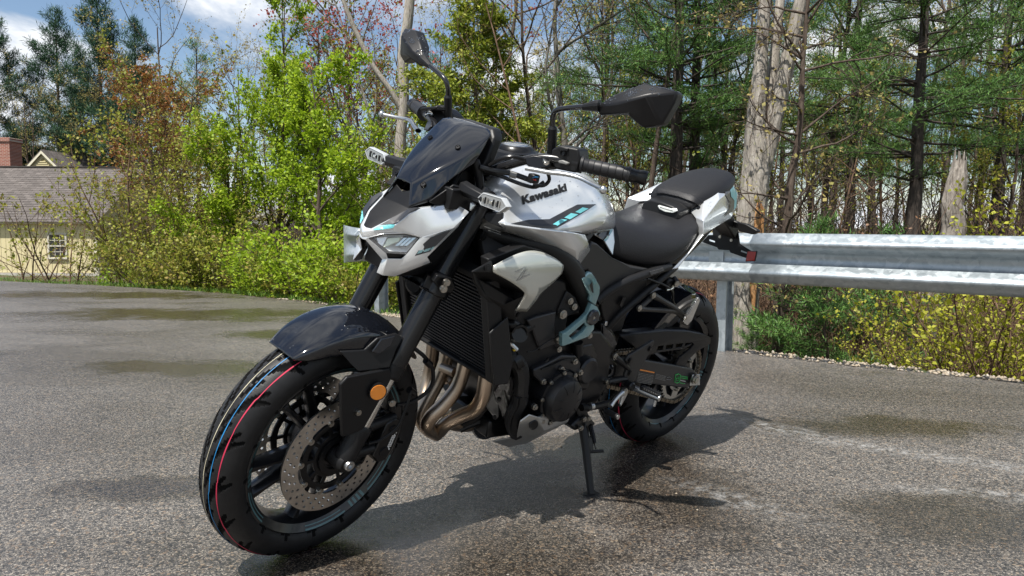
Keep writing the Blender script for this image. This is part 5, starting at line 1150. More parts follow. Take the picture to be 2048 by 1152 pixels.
# under-tray between seat and wheel
g = loft([(.42, [(0, .74), (.08, .73), (.11, .70), (.10, .60)]), (.25, [(0, .80), (.09, .79), (.11, .76), (.10, .70)]), (.05, [(0, .88), (.07, .87), (.09, .85), (.08, .82)]), (-.10, [(0, .94), (.05, .93), (.06, .92), (.05, .90)])])
g.make('under_tray', M_BLK, BIKE, bevel=.005)
g = Geo(); g.box((.46, 0, .56), (.10, .07, .20), Matrix.Rotation(rad(-20), 3, 'Y')); g.tube([(.52, 0, .40), (.45, 0, .66)], .035, 16, 1); g.make('shock_absorber', M_SATIN, BIKE, bevel=.005)
g = Geo(); g.prism([(.62, -.10, .60), (.44, -.10, .72), (.42, -.10, .80), (.60, -.12, .86), (.95, -.12, .86), (.95, -.12, .72), (.80, -.10, .60)], (0, .20, 0)); g.make('airbox', M_BLK, BIKE, bevel=.01)
g = Geo(); g.prism([(.44, -.09, .36), (.56, -.09, .36), (.60, -.09, .62), (.44, -.09, .70), (.40, -.09, .62)], (0, .18, 0)); g.make('frame_pivot_block', M_MATTE, BIKE, bevel=.01)
# pivot plate
PV = empty('pivot_plate', BIKE)
q = [(0.584,0.125,0.5768),(0.5501,0.125,0.5737),(0.4998,0.13,0.5257),(0.4922,0.132,0.4884),(0.5102,0.135,0.4584),(0.4615,0.135,0.4268),(0.4544,0.132,0.3903),(0.4842,0.13,0.3466),(0.4668,0.128,0.3213),(0.5001,0.128,0.3268),(0.5311,0.13,0.3753),(0.5448,0.132,0.4451),(0.5687,0.128,0.512)]
g = Geo(); g.prism(q, (0, -.03, 0)); g.make('plate_body', M_SATIN, PV, bevel=.005)
q = [(0.5836,0.128,0.5739),(0.5216,0.133,0.5333),(0.4964,0.134,0.5021),(0.5384,0.135,0.4868),(0.5655,0.13,0.5043)]
g = Geo(); g.prism(q, (0, .006, 0)); g.make('plate_facet', M_GLOSS, PV, bevel=.003)
cp = Vector((0.5082,0.138,0.41))
g = Geo(); g.lathe([(.009, .004), (.013, .006), (.020, .006), (.024, .002), (.024, -.012)], cp, (0, 1, 0), 30); g.make('pivot_ring', M_GLOSS, PV, ang=30)
g = Geo(); g.lathe([(.0001, -.004), (.010, -.004)], cp, (0, 1, 0), 20); g.make('pivot_hole', M_BLK, PV)
for q in ((0.5103,0.15,0.4678), (0.5175,0.15,0.3819)):
    g = Geo(); g.bolt(q, (0, 1, 0), .008, .008); g.make('rearset_bolt', M_BOLT, PV)
g = Geo(); g.box((0.5656,0.12,0.5753), (.012, .02, .016)); g.make('cable_clip', M_ALU, PV, bevel=.002)
# rider footrest, heel guard, gear lever
FT = empty('footrest_hanger', BIKE)
q = [(0.4673,0.165,0.4526),(0.4578,0.165,0.4702),(0.3486,0.172,0.5138),(0.3411,0.172,0.5036),(0.3478,0.17,0.4757),(0.4023,0.17,0.3729),(0.4165,0.17,0.3491),(0.4478,0.168,0.3618),(0.4543,0.166,0.4047),(0.444,0.165,0.4326)]
g = Geo(); g.prism(q, (0, -.012, 0)); g.make('heel_guard', mat('hanger_black', (.02, .02, .02), .4), FT, bevel=.003)
g = Geo(); g.tube([(0.5103,0.15,0.4678),(0.4741,0.155,0.4452),(0.4399,0.16,0.4214)], .010, 10, 2); g.make('hanger_arm', M_SATIN, FT)
g = Geo(); g.tube([(0.5175,0.15,0.3819),(0.4844,0.155,0.3853),(0.4426,0.162,0.3863)], .011, 10, 2); g.make('hanger_arm', M_SATIN, FT)
for q in ((0.4469,0.168,0.4511), (0.4318,0.168,0.4066), (0.3572,0.172,0.484)):
    g = Geo(); g.bolt(q, (0, 1, 0), .0075, .004); g.make('hanger_bolt', M_SATIN, FT)
pa, pb_ = Vector((0.4015,0.175,0.3532)), Vector((0.378,0.265,0.3506))
dp = (pb_ - pa).normalized()
g = Geo(); g.tube([pa, pb_], [.010, .0115], 12, 1); g.make('footpeg', M_ALU, FT, bevel=.002)
upv = Vector((0, 0, 1)); sd = dp.cross(upv).normalized()
g = Geo(); a = pa + dp * .022; b = pb_ - dp * .004
g.prism([a + sd * .012 + upv * .006, b + sd * .014 + upv * .006, b - sd * .014 + upv * .006, a - sd * .012 + upv * .006], upv * .010); g.make('peg_rubber', M_RUB, FT, bevel=.003)
for k in range(8):
    c = a + (b - a) * ((k + .6) / 8.4); g = Geo(); g.tube([c + sd * .013 + upv * .0165, c - sd * .013 + upv * .0165 + dp * .004], .0026, 6, 1); g.make('peg_groove', M_RUB, FT)
g = Geo(); g.tube([pb_ - dp * .012 - upv * .004, pb_ - dp * .012 - upv * .032], .004, 8, 1); g.make('peg_feeler', M_ALU, FT)
g = Geo(); g.lathe([(.0001, .006), (.010, .006), (.014, .002), (.015, -.02)], (0.4389,0.19,0.3701), (.1, 1, .1), 20); g.make('peg_pivot', M_SATIN, FT, ang=30)
GL = empty('gear_lever', BIKE)
g = Geo(); g.tube([(0.4779,0.19,0.3593),(0.5189,0.205,0.3602),(0.5529,0.215,0.3518),(0.5825,0.225,0.341)], [.013, .008, .007, .008], 12, 3); g.make('lever_arm', M_ALU, GL)
g = Geo(); g.tube([(0.4698,0.188,0.3528),(0.4784,0.19,0.3168),(0.4835,0.19,0.3134)], [.012, .006, .006], 12, 2); g.make('lever_link', M_ALU, GL)
g = Geo(); g.bolt((0.4855,0.2,0.3629), (0, 1, 0), .009, .006); g.make('lever_bolt', M_BOLT, GL)
t0, t1 = Vector((0.5867,0.215,0.3222)), Vector((0.5854,0.262,0.3239))
g = Geo(); g.tube([t0, t1], .0098, 14, 1); g.make('toe_rubber', M_RUB, GL, bevel=.002)
g = Geo(); g.tube([t1 - (t1 - t0) * .02, t1 + (t1 - t0) * .06], .0075, 12, 1); g.make('toe_cap', M_ALU, GL)
cable('shift_rod', [(0.5067,0.17,0.3163),(0.5846,0.165,0.3131),(0.6362,0.16,0.3165)], .011, M_SATIN, GL)
g = Geo(); g.tube([(0.6085,0.168,0.3188),(0.5938,0.168,0.3176)], .0125, 12, 1); g.make('rod_nut', M_ALU, GL)
# passenger footrest
for s in (1, -1):
    PF = empty('pillion_footrest', BIKE)
    def my(L): return [Vector((a, b * s, c)) for a, b, c in L]
    mb = mat('hanger_grey', (.045, .043, .040), .38, metal=.5)
    g = Geo(); g.tube(my([(0.4087,0.168,0.6709),(0.365,0.175,0.654),(0.3077,0.185,0.6305),(0.2665,0.195,0.6075),(0.2378,0.2,0.5906)]), [.012, .009, .009, .011, .014], 10, 3); g.make('hanger_tube', mb, PF)
    g = Geo(); g.tube(my([(0.4682,0.168,0.6326),(0.4296,0.172,0.627),(0.3587,0.18,0.6214),(0.2868,0.19,0.6137),(0.2472,0.198,0.5941)]), [.012, .008, .008, .009, .012], 10, 3); g.make('hanger_tube', mb, PF)
    g = Geo(); g.tube(my([(0.4652,0.166,0.6317),(0.4341,0.168,0.6523),(0.4056,0.166,0.67)]), .008, 10, 2); g.make('hanger_tube', mb, PF)
    g = Geo(); g.tube(my([(0.2792,0.192,0.6223),(0.2569,0.2,0.6425),(0.2196,0.205,0.6565)]), [.010, .007, .005], 8, 2); g.make('heel_spur', mb, PF)
    for q in my([(0.4272,0.18,0.6762),(0.4861,0.18,0.6382)]):
        g = Geo(); g.bolt(q, (0, s, 0), .007, .006); g.make('hanger_bolt', M_BOLT, PF)
    L = my([(0.2634,0.215,0.6144),(0.2801,0.245,0.6784),(0.276,0.25,0.684),(0.26,0.25,0.6725),(0.2308,0.222,0.5907),(0.2401,0.215,0.5696),(0.2672,0.212,0.5839)])
    g = Geo(); g.prism(L, (-.010, -.012 * s, -.004)); g.make('peg_plate', M_ALU, PF, bevel=.003)
    for k in range(8):
        t = k / 8; A1 = my([(0.2671,0.222,0.6151),(0.2816,0.2475,0.6732)]); c = A1[0].lerp(A1[1], t)
        g = Geo(); g.box(c, (.008, .006, .005)); g.make('peg_tooth', M_ALU, PF, bevel=.001)
    g = Geo(); g.lathe([(.0001, .004), (.006, .004), (.008, .0)], my([(0.2675,0.216,0.599)])[0], (0, s, 0), 16); g.make('peg_pin', M_BOLT, PF)
    g = Geo(); g.prism(my([(0.2638,0.2,0.6005),(0.2597,0.215,0.6141),(0.2266,0.218,0.5867),(0.2301,0.212,0.5654),(0.2666,0.198,0.5723)]), (-.01, -.014 * s, 0)); g.make('peg_clevis', mb, PF, bevel=.003)
# helmet hook / strap clutter under the tail
g = Geo(); g.tube([(0.3279,0.16,0.6818),(0.3093,0.165,0.6865),(0.3017,0.165,0.6932),(0.3134,0.165,0.6963)], .0035, 8, 3); g.make('strap_hook', M_CHR, BIKE)
g = Geo(); g.box((0.2899,0.13,0.6929), (.05, .04, .04)); g.make('lock_body', M_BLK, BIKE, bevel=.006)
g = Geo(); g.tube([(0.2771,0.14,0.7123),(0.2761,0.16,0.6998)], .012, 12, 1); g.make('lock_barrel', M_SATIN, BIKE)
g = Geo(); g.bolt((0.2857,0.165,0.7019), (.2, 1, 0), .007, .004); g.make('lock_face', M_BOLT, BIKE)
cable('seat_cable', [(0.4598,0.165,0.7289),(0.4066,0.168,0.7153),(0.3537,0.168,0.7003),(0.2941,0.16,0.6756),(0.2549,0.15,0.6336),(0.2298,0.145,0.6171)], .0035, M_BLK, BIKE, False)
cable('wheel_lead', [(0.3039,0.16,0.6908),(0.2778,0.155,0.6624),(0.2641,0.15,0.6385)], .0045, M_BLK, BIKE, False)
# side stand
SS = empty('side_stand', BIKE)
foot = Vector((.628, .263, .068)); ptop = Vector((0.6062,0.165,0.2363))
g = Geo(); g.tube([ptop + Vector((0, -.03, .03)), ptop, ptop.lerp(foot, .5), foot], [.018, .015, .0125, .011], 14, 2); g.make('stand_leg', M_MATTE, SS)
fn = Matrix.Rotation(0.255138, 3, 'X') @ Vector((0, 0, 1))
g = Geo(); fx = Vector((1, 0, 0)); fy = fn.cross(fx); fo = foot - fn * 0
g.prism([Vector((.628, .263, .0665)) + fx * a + fy * b for a, b in ((-.030, -.012), (-.018, -.022), (.012, -.022), (.026, -.010), (.026, .012), (.010, .024), (-.020, .020))], fn * .006); g.make('stand_foot', M_MATTE, SS, bevel=.002)
g = Geo(); g.prism([(0.679,0.17,0.2682),(0.6415,0.165,0.2837),(0.5882,0.16,0.2784),(0.5432,0.16,0.2435),(0.5754,0.165,0.2209),(0.6156,0.17,0.248),(0.6618,0.175,0.249)], (0, -.05, 0)); g.make('stand_bracket', M_SATIN, SS, bevel=.005)
g = Geo(); g.prism([(0.6337,0.14,0.3322),(0.6047,0.15,0.3171),(0.5744,0.155,0.2696),(0.6297,0.155,0.2656),(0.6428,0.15,0.3095)], (0, -.05, 0)); g.make('stand_mount', M_SATIN, SS, bevel=.005)
g = Geo(); g.tube([ptop.lerp(foot, .34), ptop.lerp(foot, .36) + Vector((-.058, .020, .004))], .0052, 10, 1); g.make('stand_tang', M_MATTE, SS)
a, b = Vector((0.5966,0.178,0.2591)), Vector((0.5773,0.195,0.2003))
g = Geo(); n = 120; U = (b - a).orthogonal().normalized(); W2 = (b - a).normalized().cross(U)
g.tube([a + (b - a) * (i / n) + (U * math.cos(i * .9) + W2 * math.sin(i * .9)) * .0065 for i in range(n + 1)], .0018, 5, 1); g.make('stand_spring', M_SATIN, SS)
g = Geo(); g.tube([b, b + (b - a) * .35], .002, 6, 1); g.make('spring_hook', M_SATIN, SS)
g = Geo(); g.prism([ptop.lerp(foot, t) + Vector((-.012 + d, .012, 0)) for t, d in ((.08, -.008), (.08, .008), (.30, .008), (.30, -.008))], (0, .004, 0)); g.make('stand_plate', M_SATIN, SS, bevel=.001)
for q in ((0.6256,0.172,0.2817), (0.6424,0.18,0.2583), (0.599,0.168,0.2769)):
    g = Geo(); g.bolt(q, (0, 1, 0), .006, .006); g.make('stand_bolt', M_BOLT, SS)

dashes('frame_print', (1.1415,0.118,0.8812), (1.1041,0.138,0.8718), (1.1403,0.118,0.8849), 1, M_GREY, FR, 6, (.004, .012, 0))
dashes('frame_print', (1.131,0.122,0.8728), (1.1011,0.139,0.8662), (1.13,0.122,0.876), 1, M_GREY, FR, 7, (.004, .012, 0))

# ---- rain drops standing on the bike --------------------------------------------
def drops(target, n, m_, parent, seed, nz=.25, rmax=.0030, frontal=False):
    dg = bpy.context.evaluated_depsgraph_get(); me = target.evaluated_get(dg).to_mesh(); r = random.Random(seed)
    tris = []; 
    M3 = target.matrix_world.to_3x3()
    for p in me.polygons:
        nn = (M3 @ p.normal).normalized()
        if nn.z > nz: tris.append((p.area, p))
    if not tris: return
    tot = sum(a for a, _ in tris); cum = []; c = 0
    for a, p in tris: c += a; cum.append(c)
    import bisect
    g = Geo()
    for k in range(n):
        p = tris[min(len(tris) - 1, bisect.bisect(cum, r.random() * tot))][1]; vs = [me.vertices[i].co for i in p.vertices]
        w = [r.random() ** .8 + .02 for _ in vs]; sw = sum(w); q = sum((v * (a / sw) for v, a in zip(vs, w)), Vector()); nrm = p.normal
        R = rmax * r.uniform(.25, 1) ** 1.3; U = nrm.orthogonal().normalized(); W = nrm.cross(U); b = len(g.v)
        for (rr, h) in ((1, -.05), (.78, .38), (.35, .56)):
            for i in range(6):
                a = 1.047 * i; g.v.append(tuple(q + (U * math.cos(a) * r.uniform(.9, 1.1) + W * math.sin(a)) * R * rr + nrm * R * h))
        for l in range(2):
            for i in range(6): g.f.append((b + l * 6 + i, b + l * 6 + (i + 1) % 6, b + l * 6 + 6 + (i + 1) % 6, b + l * 6 + 6 + i))
        g.f.append(tuple(b + 12 + i for i in range(6)))
    o = g.make('rain_drops', m_, parent, weld=0, ang=80); o['kind'] = 'stuff'
bpy.context.view_layer.update()
M_DRD = mat('water_on_black', (.02, .021, .024), .04, coat=1.0, spec=.8); M_DRL = mat('water_on_silver', (.42, .44, .45), .05, coat=1.0, metal=.3)
for i, o in enumerate([q for q in BIKE.children if q.name.startswith('mirror')]):
    h = [c for c in o.children if c.name.startswith('mirror_housing')][0]; drops(h, 260, M_DRD, o, 10 + i, .28, .0034)
drops(TK, 260, M_DRL, TANK, 21, .12, .0026); drops(CW1, 130, M_DRL, COWL, 22, .25, .0024)
drops(MG, 70, M_DRD, MG, 23, .2, .0024); drops(bpy.data.objects['rider_seat'], 120, M_DRD, bpy.data.objects['rider_seat'], 24, .2, .0016)
for o in TLS: drops(o, 50, M_DRL, TAIL, 25, .1, .0024)

# ================================================================== SETTING
def nodes(name):
    m = bpy.data.materials.new(name); m.use_nodes = True; nt = m.node_tree; b = nt.nodes['Principled BSDF']
    def N(t, **k):
        n = nt.nodes.new(t)
        for a, v in k.items():
            if a == 'i':
                for kk, vv in v.items(): n.inputs[kk].default_value = vv
            else: setattr(n, a, v)
        return n
    def Lk(a, b_): nt.links.new(a, b_)
    def ramp(src, stops):
        r = N('ShaderNodeValToRGB'); e = r.color_ramp.elements
        while len(e) < len(stops): e.new(.5)
        for q, (p, c) in zip(e, stops): q.position = p; q.color = (*c, 1) if len(c) == 3 else c
        Lk(src, r.inputs[0]); return r.outputs[0]
    return m, b, N, Lk, ramp
def g3(v): return (v, v, v)
def asphalt_mat():
    m, b, N, Lk, ramp = nodes('wet_asphalt')
    t = N('ShaderNodeTexCoord').outputs['Object']
    v1 = N('ShaderNodeTexVoronoi', i={'Scale': 310.0}); Lk(t, v1.inputs['Vector'])
    v2 = N('ShaderNodeTexVoronoi', i={'Scale': 150.0}); Lk(t, v2.inputs['Vector'])
    s1 = N('ShaderNodeSeparateColor'); Lk(v1.outputs['Color'], s1.inputs[0])
    s2 = N('ShaderNodeSeparateColor'); Lk(v2.outputs['Color'], s2.inputs[0])
    c1 = ramp(s1.outputs[0], [(0, (.042, .041, .041)), (.40, (.068, .065, .062)), (.60, (.118, .108, .097)), (.80, (.195, .172, .145)), (.94, (.29, .255, .215)), (1, (.43, .39, .33))])
    c2 = ramp(s2.outputs[1], [(0, (.03, .03, .03)), (.70, (.055, .05, .046)), (.86, (.19, .14, .10)), (1, (.30, .25, .19))])
    mk = ramp(s2.outputs[0], [(.70, g3(0)), (.74, g3(1))])
    mx = N('ShaderNodeMixRGB'); Lk(mk, mx.inputs[0]); Lk(c1, mx.inputs[1]); Lk(c2, mx.inputs[2])
    # soaked areas: large soft patches plus stretched damp bands
    mp = N('ShaderNodeMapping', i={'Scale': (.34, .62, 1), 'Location': (1.7, .4, 0), 'Rotation': (0, 0, rad(-12))}); Lk(t, mp.inputs[0])
    n1 = N('ShaderNodeTexNoise', i={'Scale': 1.0, 'Detail': 7.0, 'Roughness': .62, 'Distortion': .6}); Lk(mp.outputs[0], n1.inputs['Vector'])
    wet = ramp(n1.outputs['Fac'], [(.47, g3(0)), (.54, g3(.5)), (.62, g3(1))])
    mp2 = N('ShaderNodeMapping', i={'Scale': (.55, 1.9, 1), 'Location': (4.2, 1.3, 0), 'Rotation': (0, 0, rad(8))}); Lk(t, mp2.inputs[0])
    n2 = N('ShaderNodeTexNoise', i={'Scale': 1.0, 'Detail': 7.0, 'Roughness': .66, 'Distortion': .4}); Lk(mp2.outputs[0], n2.inputs['Vector'])
    film = ramp(n2.outputs['Fac'], [(.53, g3(0)), (.66, g3(1))])
    # standing-water patches where the surface dips
    nd = N('ShaderNodeTexNoise', i={'Scale': 2.6, 'Detail': 7.0, 'Roughness': .68}); Lk(t, nd.inputs['Vector'])
    pool = None
    for (cx, cy, rx, ry) in ((-1.95, 4.25, .85, .30), (-3.0, 6.8, 1.7, .55), (-1.6, 5.6, .7, .28), (-4.8, 8.6, 2.2, .5), (-3.6, 4.6, .6, .22), (.48, 2.28, .34, .50), (1.55, 3.05, .62, .20), (-.15, 1.80, .55, .30), (1.35, 2.05, .50, .26), (.25, 2.75, .45, .22), (-1.1, 2.3, .35, .14)):
        mq = N('ShaderNodeMapping', i={'Location': (-cx / rx, -cy / ry, 0), 'Scale': (1 / rx, 1 / ry, 0)}); Lk(t, mq.inputs[0])
        ln = N('ShaderNodeVectorMath', operation='LENGTH'); Lk(mq.outputs[0], ln.inputs[0])
        ad = N('ShaderNodeMath', operation='MULTIPLY_ADD', i={1: 2.4}); Lk(nd.outputs['Fac'], ad.inputs[0]); Lk(ln.outputs['Value'], ad.inputs[2])
        rg = N('ShaderNodeMapRange', interpolation_type='SMOOTHSTEP', i={'From Min': 2.45, 'From Max': 1.60, 'To Min': 0.0, 'To Max': 1.0}); Lk(ad.outputs[0], rg.inputs[0])
        if pool is None: pool = rg.outputs[0]
        else:
            mq2 = N('ShaderNodeMath', operation='MAXIMUM'); Lk(pool, mq2.inputs[0]); Lk(rg.outputs[0], mq2.inputs[1]); pool = mq2.outputs[0]
    fm = N('ShaderNodeMath', operation='MAXIMUM'); fs = N('ShaderNodeMath', operation='MULTIPLY', i={1: .55}); Lk(film, fs.inputs[0]); Lk(fs.outputs[0], fm.inputs[0]); Lk(pool, fm.inputs[1]); film = fm.outputs[0]
    ws = N('ShaderNodeMath', operation='MULTIPLY', i={1: .55}); Lk(wet, ws.inputs[0])
    wm = N('ShaderNodeMath', operation='MAXIMUM'); Lk(ws.outputs[0], wm.inputs[0]); Lk(film, wm.inputs[1])
    dk = N('ShaderNodeMixRGB', blend_type='MULTIPLY'); dk.inputs[2].default_value = (.42, .385, .345, 1); Lk(wm.outputs[0], dk.inputs[0]); Lk(mx.outputs[0], dk.inputs[1])
    # base colour turned paler in noise-broken streaks along lines at the right
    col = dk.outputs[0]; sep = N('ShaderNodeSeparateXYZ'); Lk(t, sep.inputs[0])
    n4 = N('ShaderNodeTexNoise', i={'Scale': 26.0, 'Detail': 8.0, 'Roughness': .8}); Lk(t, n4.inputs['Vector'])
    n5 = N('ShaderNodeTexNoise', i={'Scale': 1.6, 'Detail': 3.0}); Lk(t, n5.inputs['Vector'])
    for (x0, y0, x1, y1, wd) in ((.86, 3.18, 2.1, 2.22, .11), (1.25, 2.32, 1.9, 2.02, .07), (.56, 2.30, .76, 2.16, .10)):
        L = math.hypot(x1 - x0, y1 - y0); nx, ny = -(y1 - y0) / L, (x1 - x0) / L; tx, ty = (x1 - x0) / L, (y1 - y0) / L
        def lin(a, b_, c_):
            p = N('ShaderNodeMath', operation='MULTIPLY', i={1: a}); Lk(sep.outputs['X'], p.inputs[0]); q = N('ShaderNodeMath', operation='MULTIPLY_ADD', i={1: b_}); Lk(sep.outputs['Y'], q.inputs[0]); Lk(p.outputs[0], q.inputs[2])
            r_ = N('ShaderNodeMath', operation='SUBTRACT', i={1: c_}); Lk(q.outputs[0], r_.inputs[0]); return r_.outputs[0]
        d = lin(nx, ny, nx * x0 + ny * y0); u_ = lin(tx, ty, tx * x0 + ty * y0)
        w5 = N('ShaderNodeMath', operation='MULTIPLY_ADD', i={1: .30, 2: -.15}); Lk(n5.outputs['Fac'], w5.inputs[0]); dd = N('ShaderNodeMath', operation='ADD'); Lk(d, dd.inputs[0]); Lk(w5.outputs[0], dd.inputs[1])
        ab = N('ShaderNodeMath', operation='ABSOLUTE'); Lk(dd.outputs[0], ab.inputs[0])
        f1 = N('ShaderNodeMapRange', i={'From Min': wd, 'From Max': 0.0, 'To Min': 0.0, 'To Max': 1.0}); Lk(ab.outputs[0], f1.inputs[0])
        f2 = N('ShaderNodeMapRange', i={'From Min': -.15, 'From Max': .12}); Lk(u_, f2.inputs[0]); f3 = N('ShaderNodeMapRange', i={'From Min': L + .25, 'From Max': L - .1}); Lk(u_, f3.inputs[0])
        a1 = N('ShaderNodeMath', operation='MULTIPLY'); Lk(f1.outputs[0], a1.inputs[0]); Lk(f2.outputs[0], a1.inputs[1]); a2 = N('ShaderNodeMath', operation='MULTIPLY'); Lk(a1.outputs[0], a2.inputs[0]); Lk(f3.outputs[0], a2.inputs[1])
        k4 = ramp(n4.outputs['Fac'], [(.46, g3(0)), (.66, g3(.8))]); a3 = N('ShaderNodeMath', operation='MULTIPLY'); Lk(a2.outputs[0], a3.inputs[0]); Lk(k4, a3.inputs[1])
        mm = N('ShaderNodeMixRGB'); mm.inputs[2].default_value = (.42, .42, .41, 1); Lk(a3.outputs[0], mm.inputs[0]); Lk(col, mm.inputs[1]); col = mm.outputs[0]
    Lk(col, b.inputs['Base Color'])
    rr = N('ShaderNodeMapRange', i={'To Min': .36, 'To Max': .24}); Lk(wm.outputs[0], rr.inputs[0])
    rf = N('ShaderNodeMapRange', i={'To Min': 0.0, 'To Max': .13}); Lk(film, rf.inputs[0])
    sb = N('ShaderNodeMath', operation='SUBTRACT'); Lk(rr.outputs[0], sb.inputs[0]); Lk(rf.outputs[0], sb.inputs[1]); Lk(sb.outputs[0], b.inputs['Roughness'])
    b.inputs['Specular IOR Level'].default_value = .7
    h1 = N('ShaderNodeMath', operation='MULTIPLY', i={1: -1.0}); Lk(v1.outputs['Distance'], h1.inputs[0])
    n3 = N('ShaderNodeTexNoise', i={'Scale': 420.0, 'Detail': 2.0}); Lk(t, n3.inputs['Vector'])
    hs = N('ShaderNodeMath', operation='ADD'); Lk(h1.outputs[0], hs.inputs[0]); Lk(n3.outputs['Fac'], hs.inputs[1])
    bs = N('ShaderNodeMapRange', i={'To Min': .70, 'To Max': .16}); Lk(film, bs.inputs[0])
    bp = N('ShaderNodeBump', i={'Distance': .0022}); Lk(bs.outputs[0], bp.inputs['Strength']); Lk(hs.outputs[0], bp.inputs['Height']); Lk(bp.outputs[0], b.inputs['Normal'])
    return m
EDGE = [(-60, 32.0), (-30, 20.5), (-16.5, 14.4), (-10.42, 11.78), (-7.22, 10.55), (-5.45, 9.89), (-3.8, 9.1), (-2.28, 8.04), (-1.6, 7.39), (-1.09, 6.72), (.29, 5.69), (1.39, 4.99), (2.02, 4.46), (2.75, 3.97), (3.6, 3.35), (6, 1.6), (12, -3.0), (30, -17)]
# pavement: a slab with a ragged edge
rng = random.Random(5)
E2 = []
for (a, b) in zip(EDGE[:-1], EDGE[1:]):
    L = math.hypot(b[0] - a[0], b[1] - a[1]); n = max(1, int(L / .12)) if L < 6 else 3
    for i in range(n):
        t = i / n; E2.append((lerp(a[0], b[0], t) + rng.uniform(-.012, .012), lerp(a[1], b[1], t) + rng.uniform(-.012, .012)))
g = Geo(); poly = [(x, y, 0) for x, y in E2] + [(30, -17, 0), (30, -30, 0), (-60, -30, 0)]
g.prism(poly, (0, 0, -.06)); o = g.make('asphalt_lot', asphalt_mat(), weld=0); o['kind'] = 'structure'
EA = np.array(EDGE)
def edge_dist(x, y):
    """distance outward from the pavement edge (negative on the pavement)"""
    x = np.asarray(x, float); y = np.asarray(y, float); best = np.full(x.shape, 1e9); sg = np.zeros(x.shape)
    for a, b in zip(EA[:-1], EA[1:]):
        d = b - a; L2 = d @ d; t = np.clip(((x - a[0]) * d[0] + (y - a[1]) * d[1]) / L2, 0, 1)
        dx, dy = x - a[0] - t * d[0], y - a[1] - t * d[1]; dd = np.hypot(dx, dy); cr_ = d[0] * dy - d[1] * dx
        k = dd < best; best = np.where(k, dd, best); sg = np.where(k, np.sign(cr_), sg)
    return best * sg
def ground_z(x, y):
    d = edge_dist(x, y); dp = np.maximum(d, 0)
    h = -.035 - 1.55 * (1 - np.exp(-np.maximum(dp - .35, 0) / 3.2)) - .004 * np.minimum(dp, 150)
    h += .05 * np.sin(x * 1.7 + y * .6) * np.sin(y * 1.3 - x * .4) * np.clip(dp / 2, 0, 1) + .02 * np.sin(x * 5.1 + 1) * np.sin(y * 4.3) * np.clip(dp, 0, 1)
    return np.where(d < -.3, -.30, np.where(d < 0, -.055, h))
def gz(x, y): return float(ground_z(np.array([x]), np.array([y]))[0])
def npmesh(name, V, F, m, parent=None, smooth=False):
    V = np.ascontiguousarray(V, dtype=np.float32); F = np.ascontiguousarray(F, dtype=np.int32); k = F.shape[1]
    me = bpy.data.meshes.new(name); me.vertices.add(len(V)); me.vertices.foreach_set('co', V.ravel())
    me.loops.add(F.size); me.loops.foreach_set('vertex_index', F.ravel())
    me.polygons.add(len(F)); me.polygons.foreach_set('loop_start', np.arange(0, F.size, k, dtype=np.int32))
    try: me.polygons.foreach_set('loop_total', np.full(len(F), k, np.int32))
    except Exception: pass
    if smooth: me.polygons.foreach_set('use_smooth', np.ones(len(F), bool))
    me.update(calc_edges=True); me.materials.append(m)
    o = bpy.data.objects.new(name, me); COL.objects.link(o)
    if parent is not None: o.parent = parent
    return o
def ground_mat():
    m, b, N, Lk, ramp = nodes('forest_floor')
    t = N('ShaderNodeTexCoord').outputs['Object']
    n1 = N('ShaderNodeTexNoise', i={'Scale': .55, 'Detail': 6.0}); Lk(t, n1.inputs['Vector'])
    n2 = N('ShaderNodeTexNoise', i={'Scale': 22.0, 'Detail': 8.0, 'Roughness': .75}); Lk(t, n2.inputs['Vector'])
    a = ramp(n2.outputs['Fac'], [(.3, (.030, .020, .013)), (.5, (.085, .055, .033)), (.7, (.17, .115, .07))])
    c = ramp(n2.outputs['Fac'], [(.3, (.025, .04, .012)), (.6, (.07, .11, .028)), (.8, (.13, .14, .05))])
    k = ramp(n1.outputs['Fac'], [(.45, g3(0)), (.6, g3(1))])
    mx = N('ShaderNodeMixRGB'); Lk(k, mx.inputs[0]); Lk(a, mx.inputs[1]); Lk(c, mx.inputs[2]); Lk(mx.outputs[0], b.inputs['Base Color'])
    b.inputs['Roughness'].default_value = .9
    bp = N('ShaderNodeBump', i={'Strength': .8, 'Distance': .05}); Lk(n2.outputs['Fac'], bp.inputs['Height']); Lk(bp.outputs[0], b.inputs['Normal'])
    return m
xs = np.concatenate([np.array([-3000, -1200, -500, -220, -120]), np.linspace(-70, -14, 40), np.linspace(-13.5, 9, 150), np.linspace(9.6, 45, 36), np.array([70, 120, 220, 500, 1200, 3000])])
ys = np.concatenate([np.array([-800, -200, -60]), np.linspace(-30, 1, 20), np.linspace(1.2, 16, 120), np.linspace(16.5, 60, 50), np.array([70, 90, 120, 170, 260, 500, 1200, 3000])])
X, Y = np.meshgrid(xs, ys, indexing='ij'); Zg = ground_z(X, Y)
V = np.stack([X, Y, Zg], -1).reshape(-1, 3); ny = len(ys); ii, jj = np.meshgrid(np.arange(len(xs) - 1), np.arange(ny - 1), indexing='ij'); a = (ii * ny + jj).ravel()
o = npmesh('ground', V, np.stack([a, a + ny, a + ny + 1, a + 1], 1), ground_mat(), smooth=True); o['kind'] = 'structure'

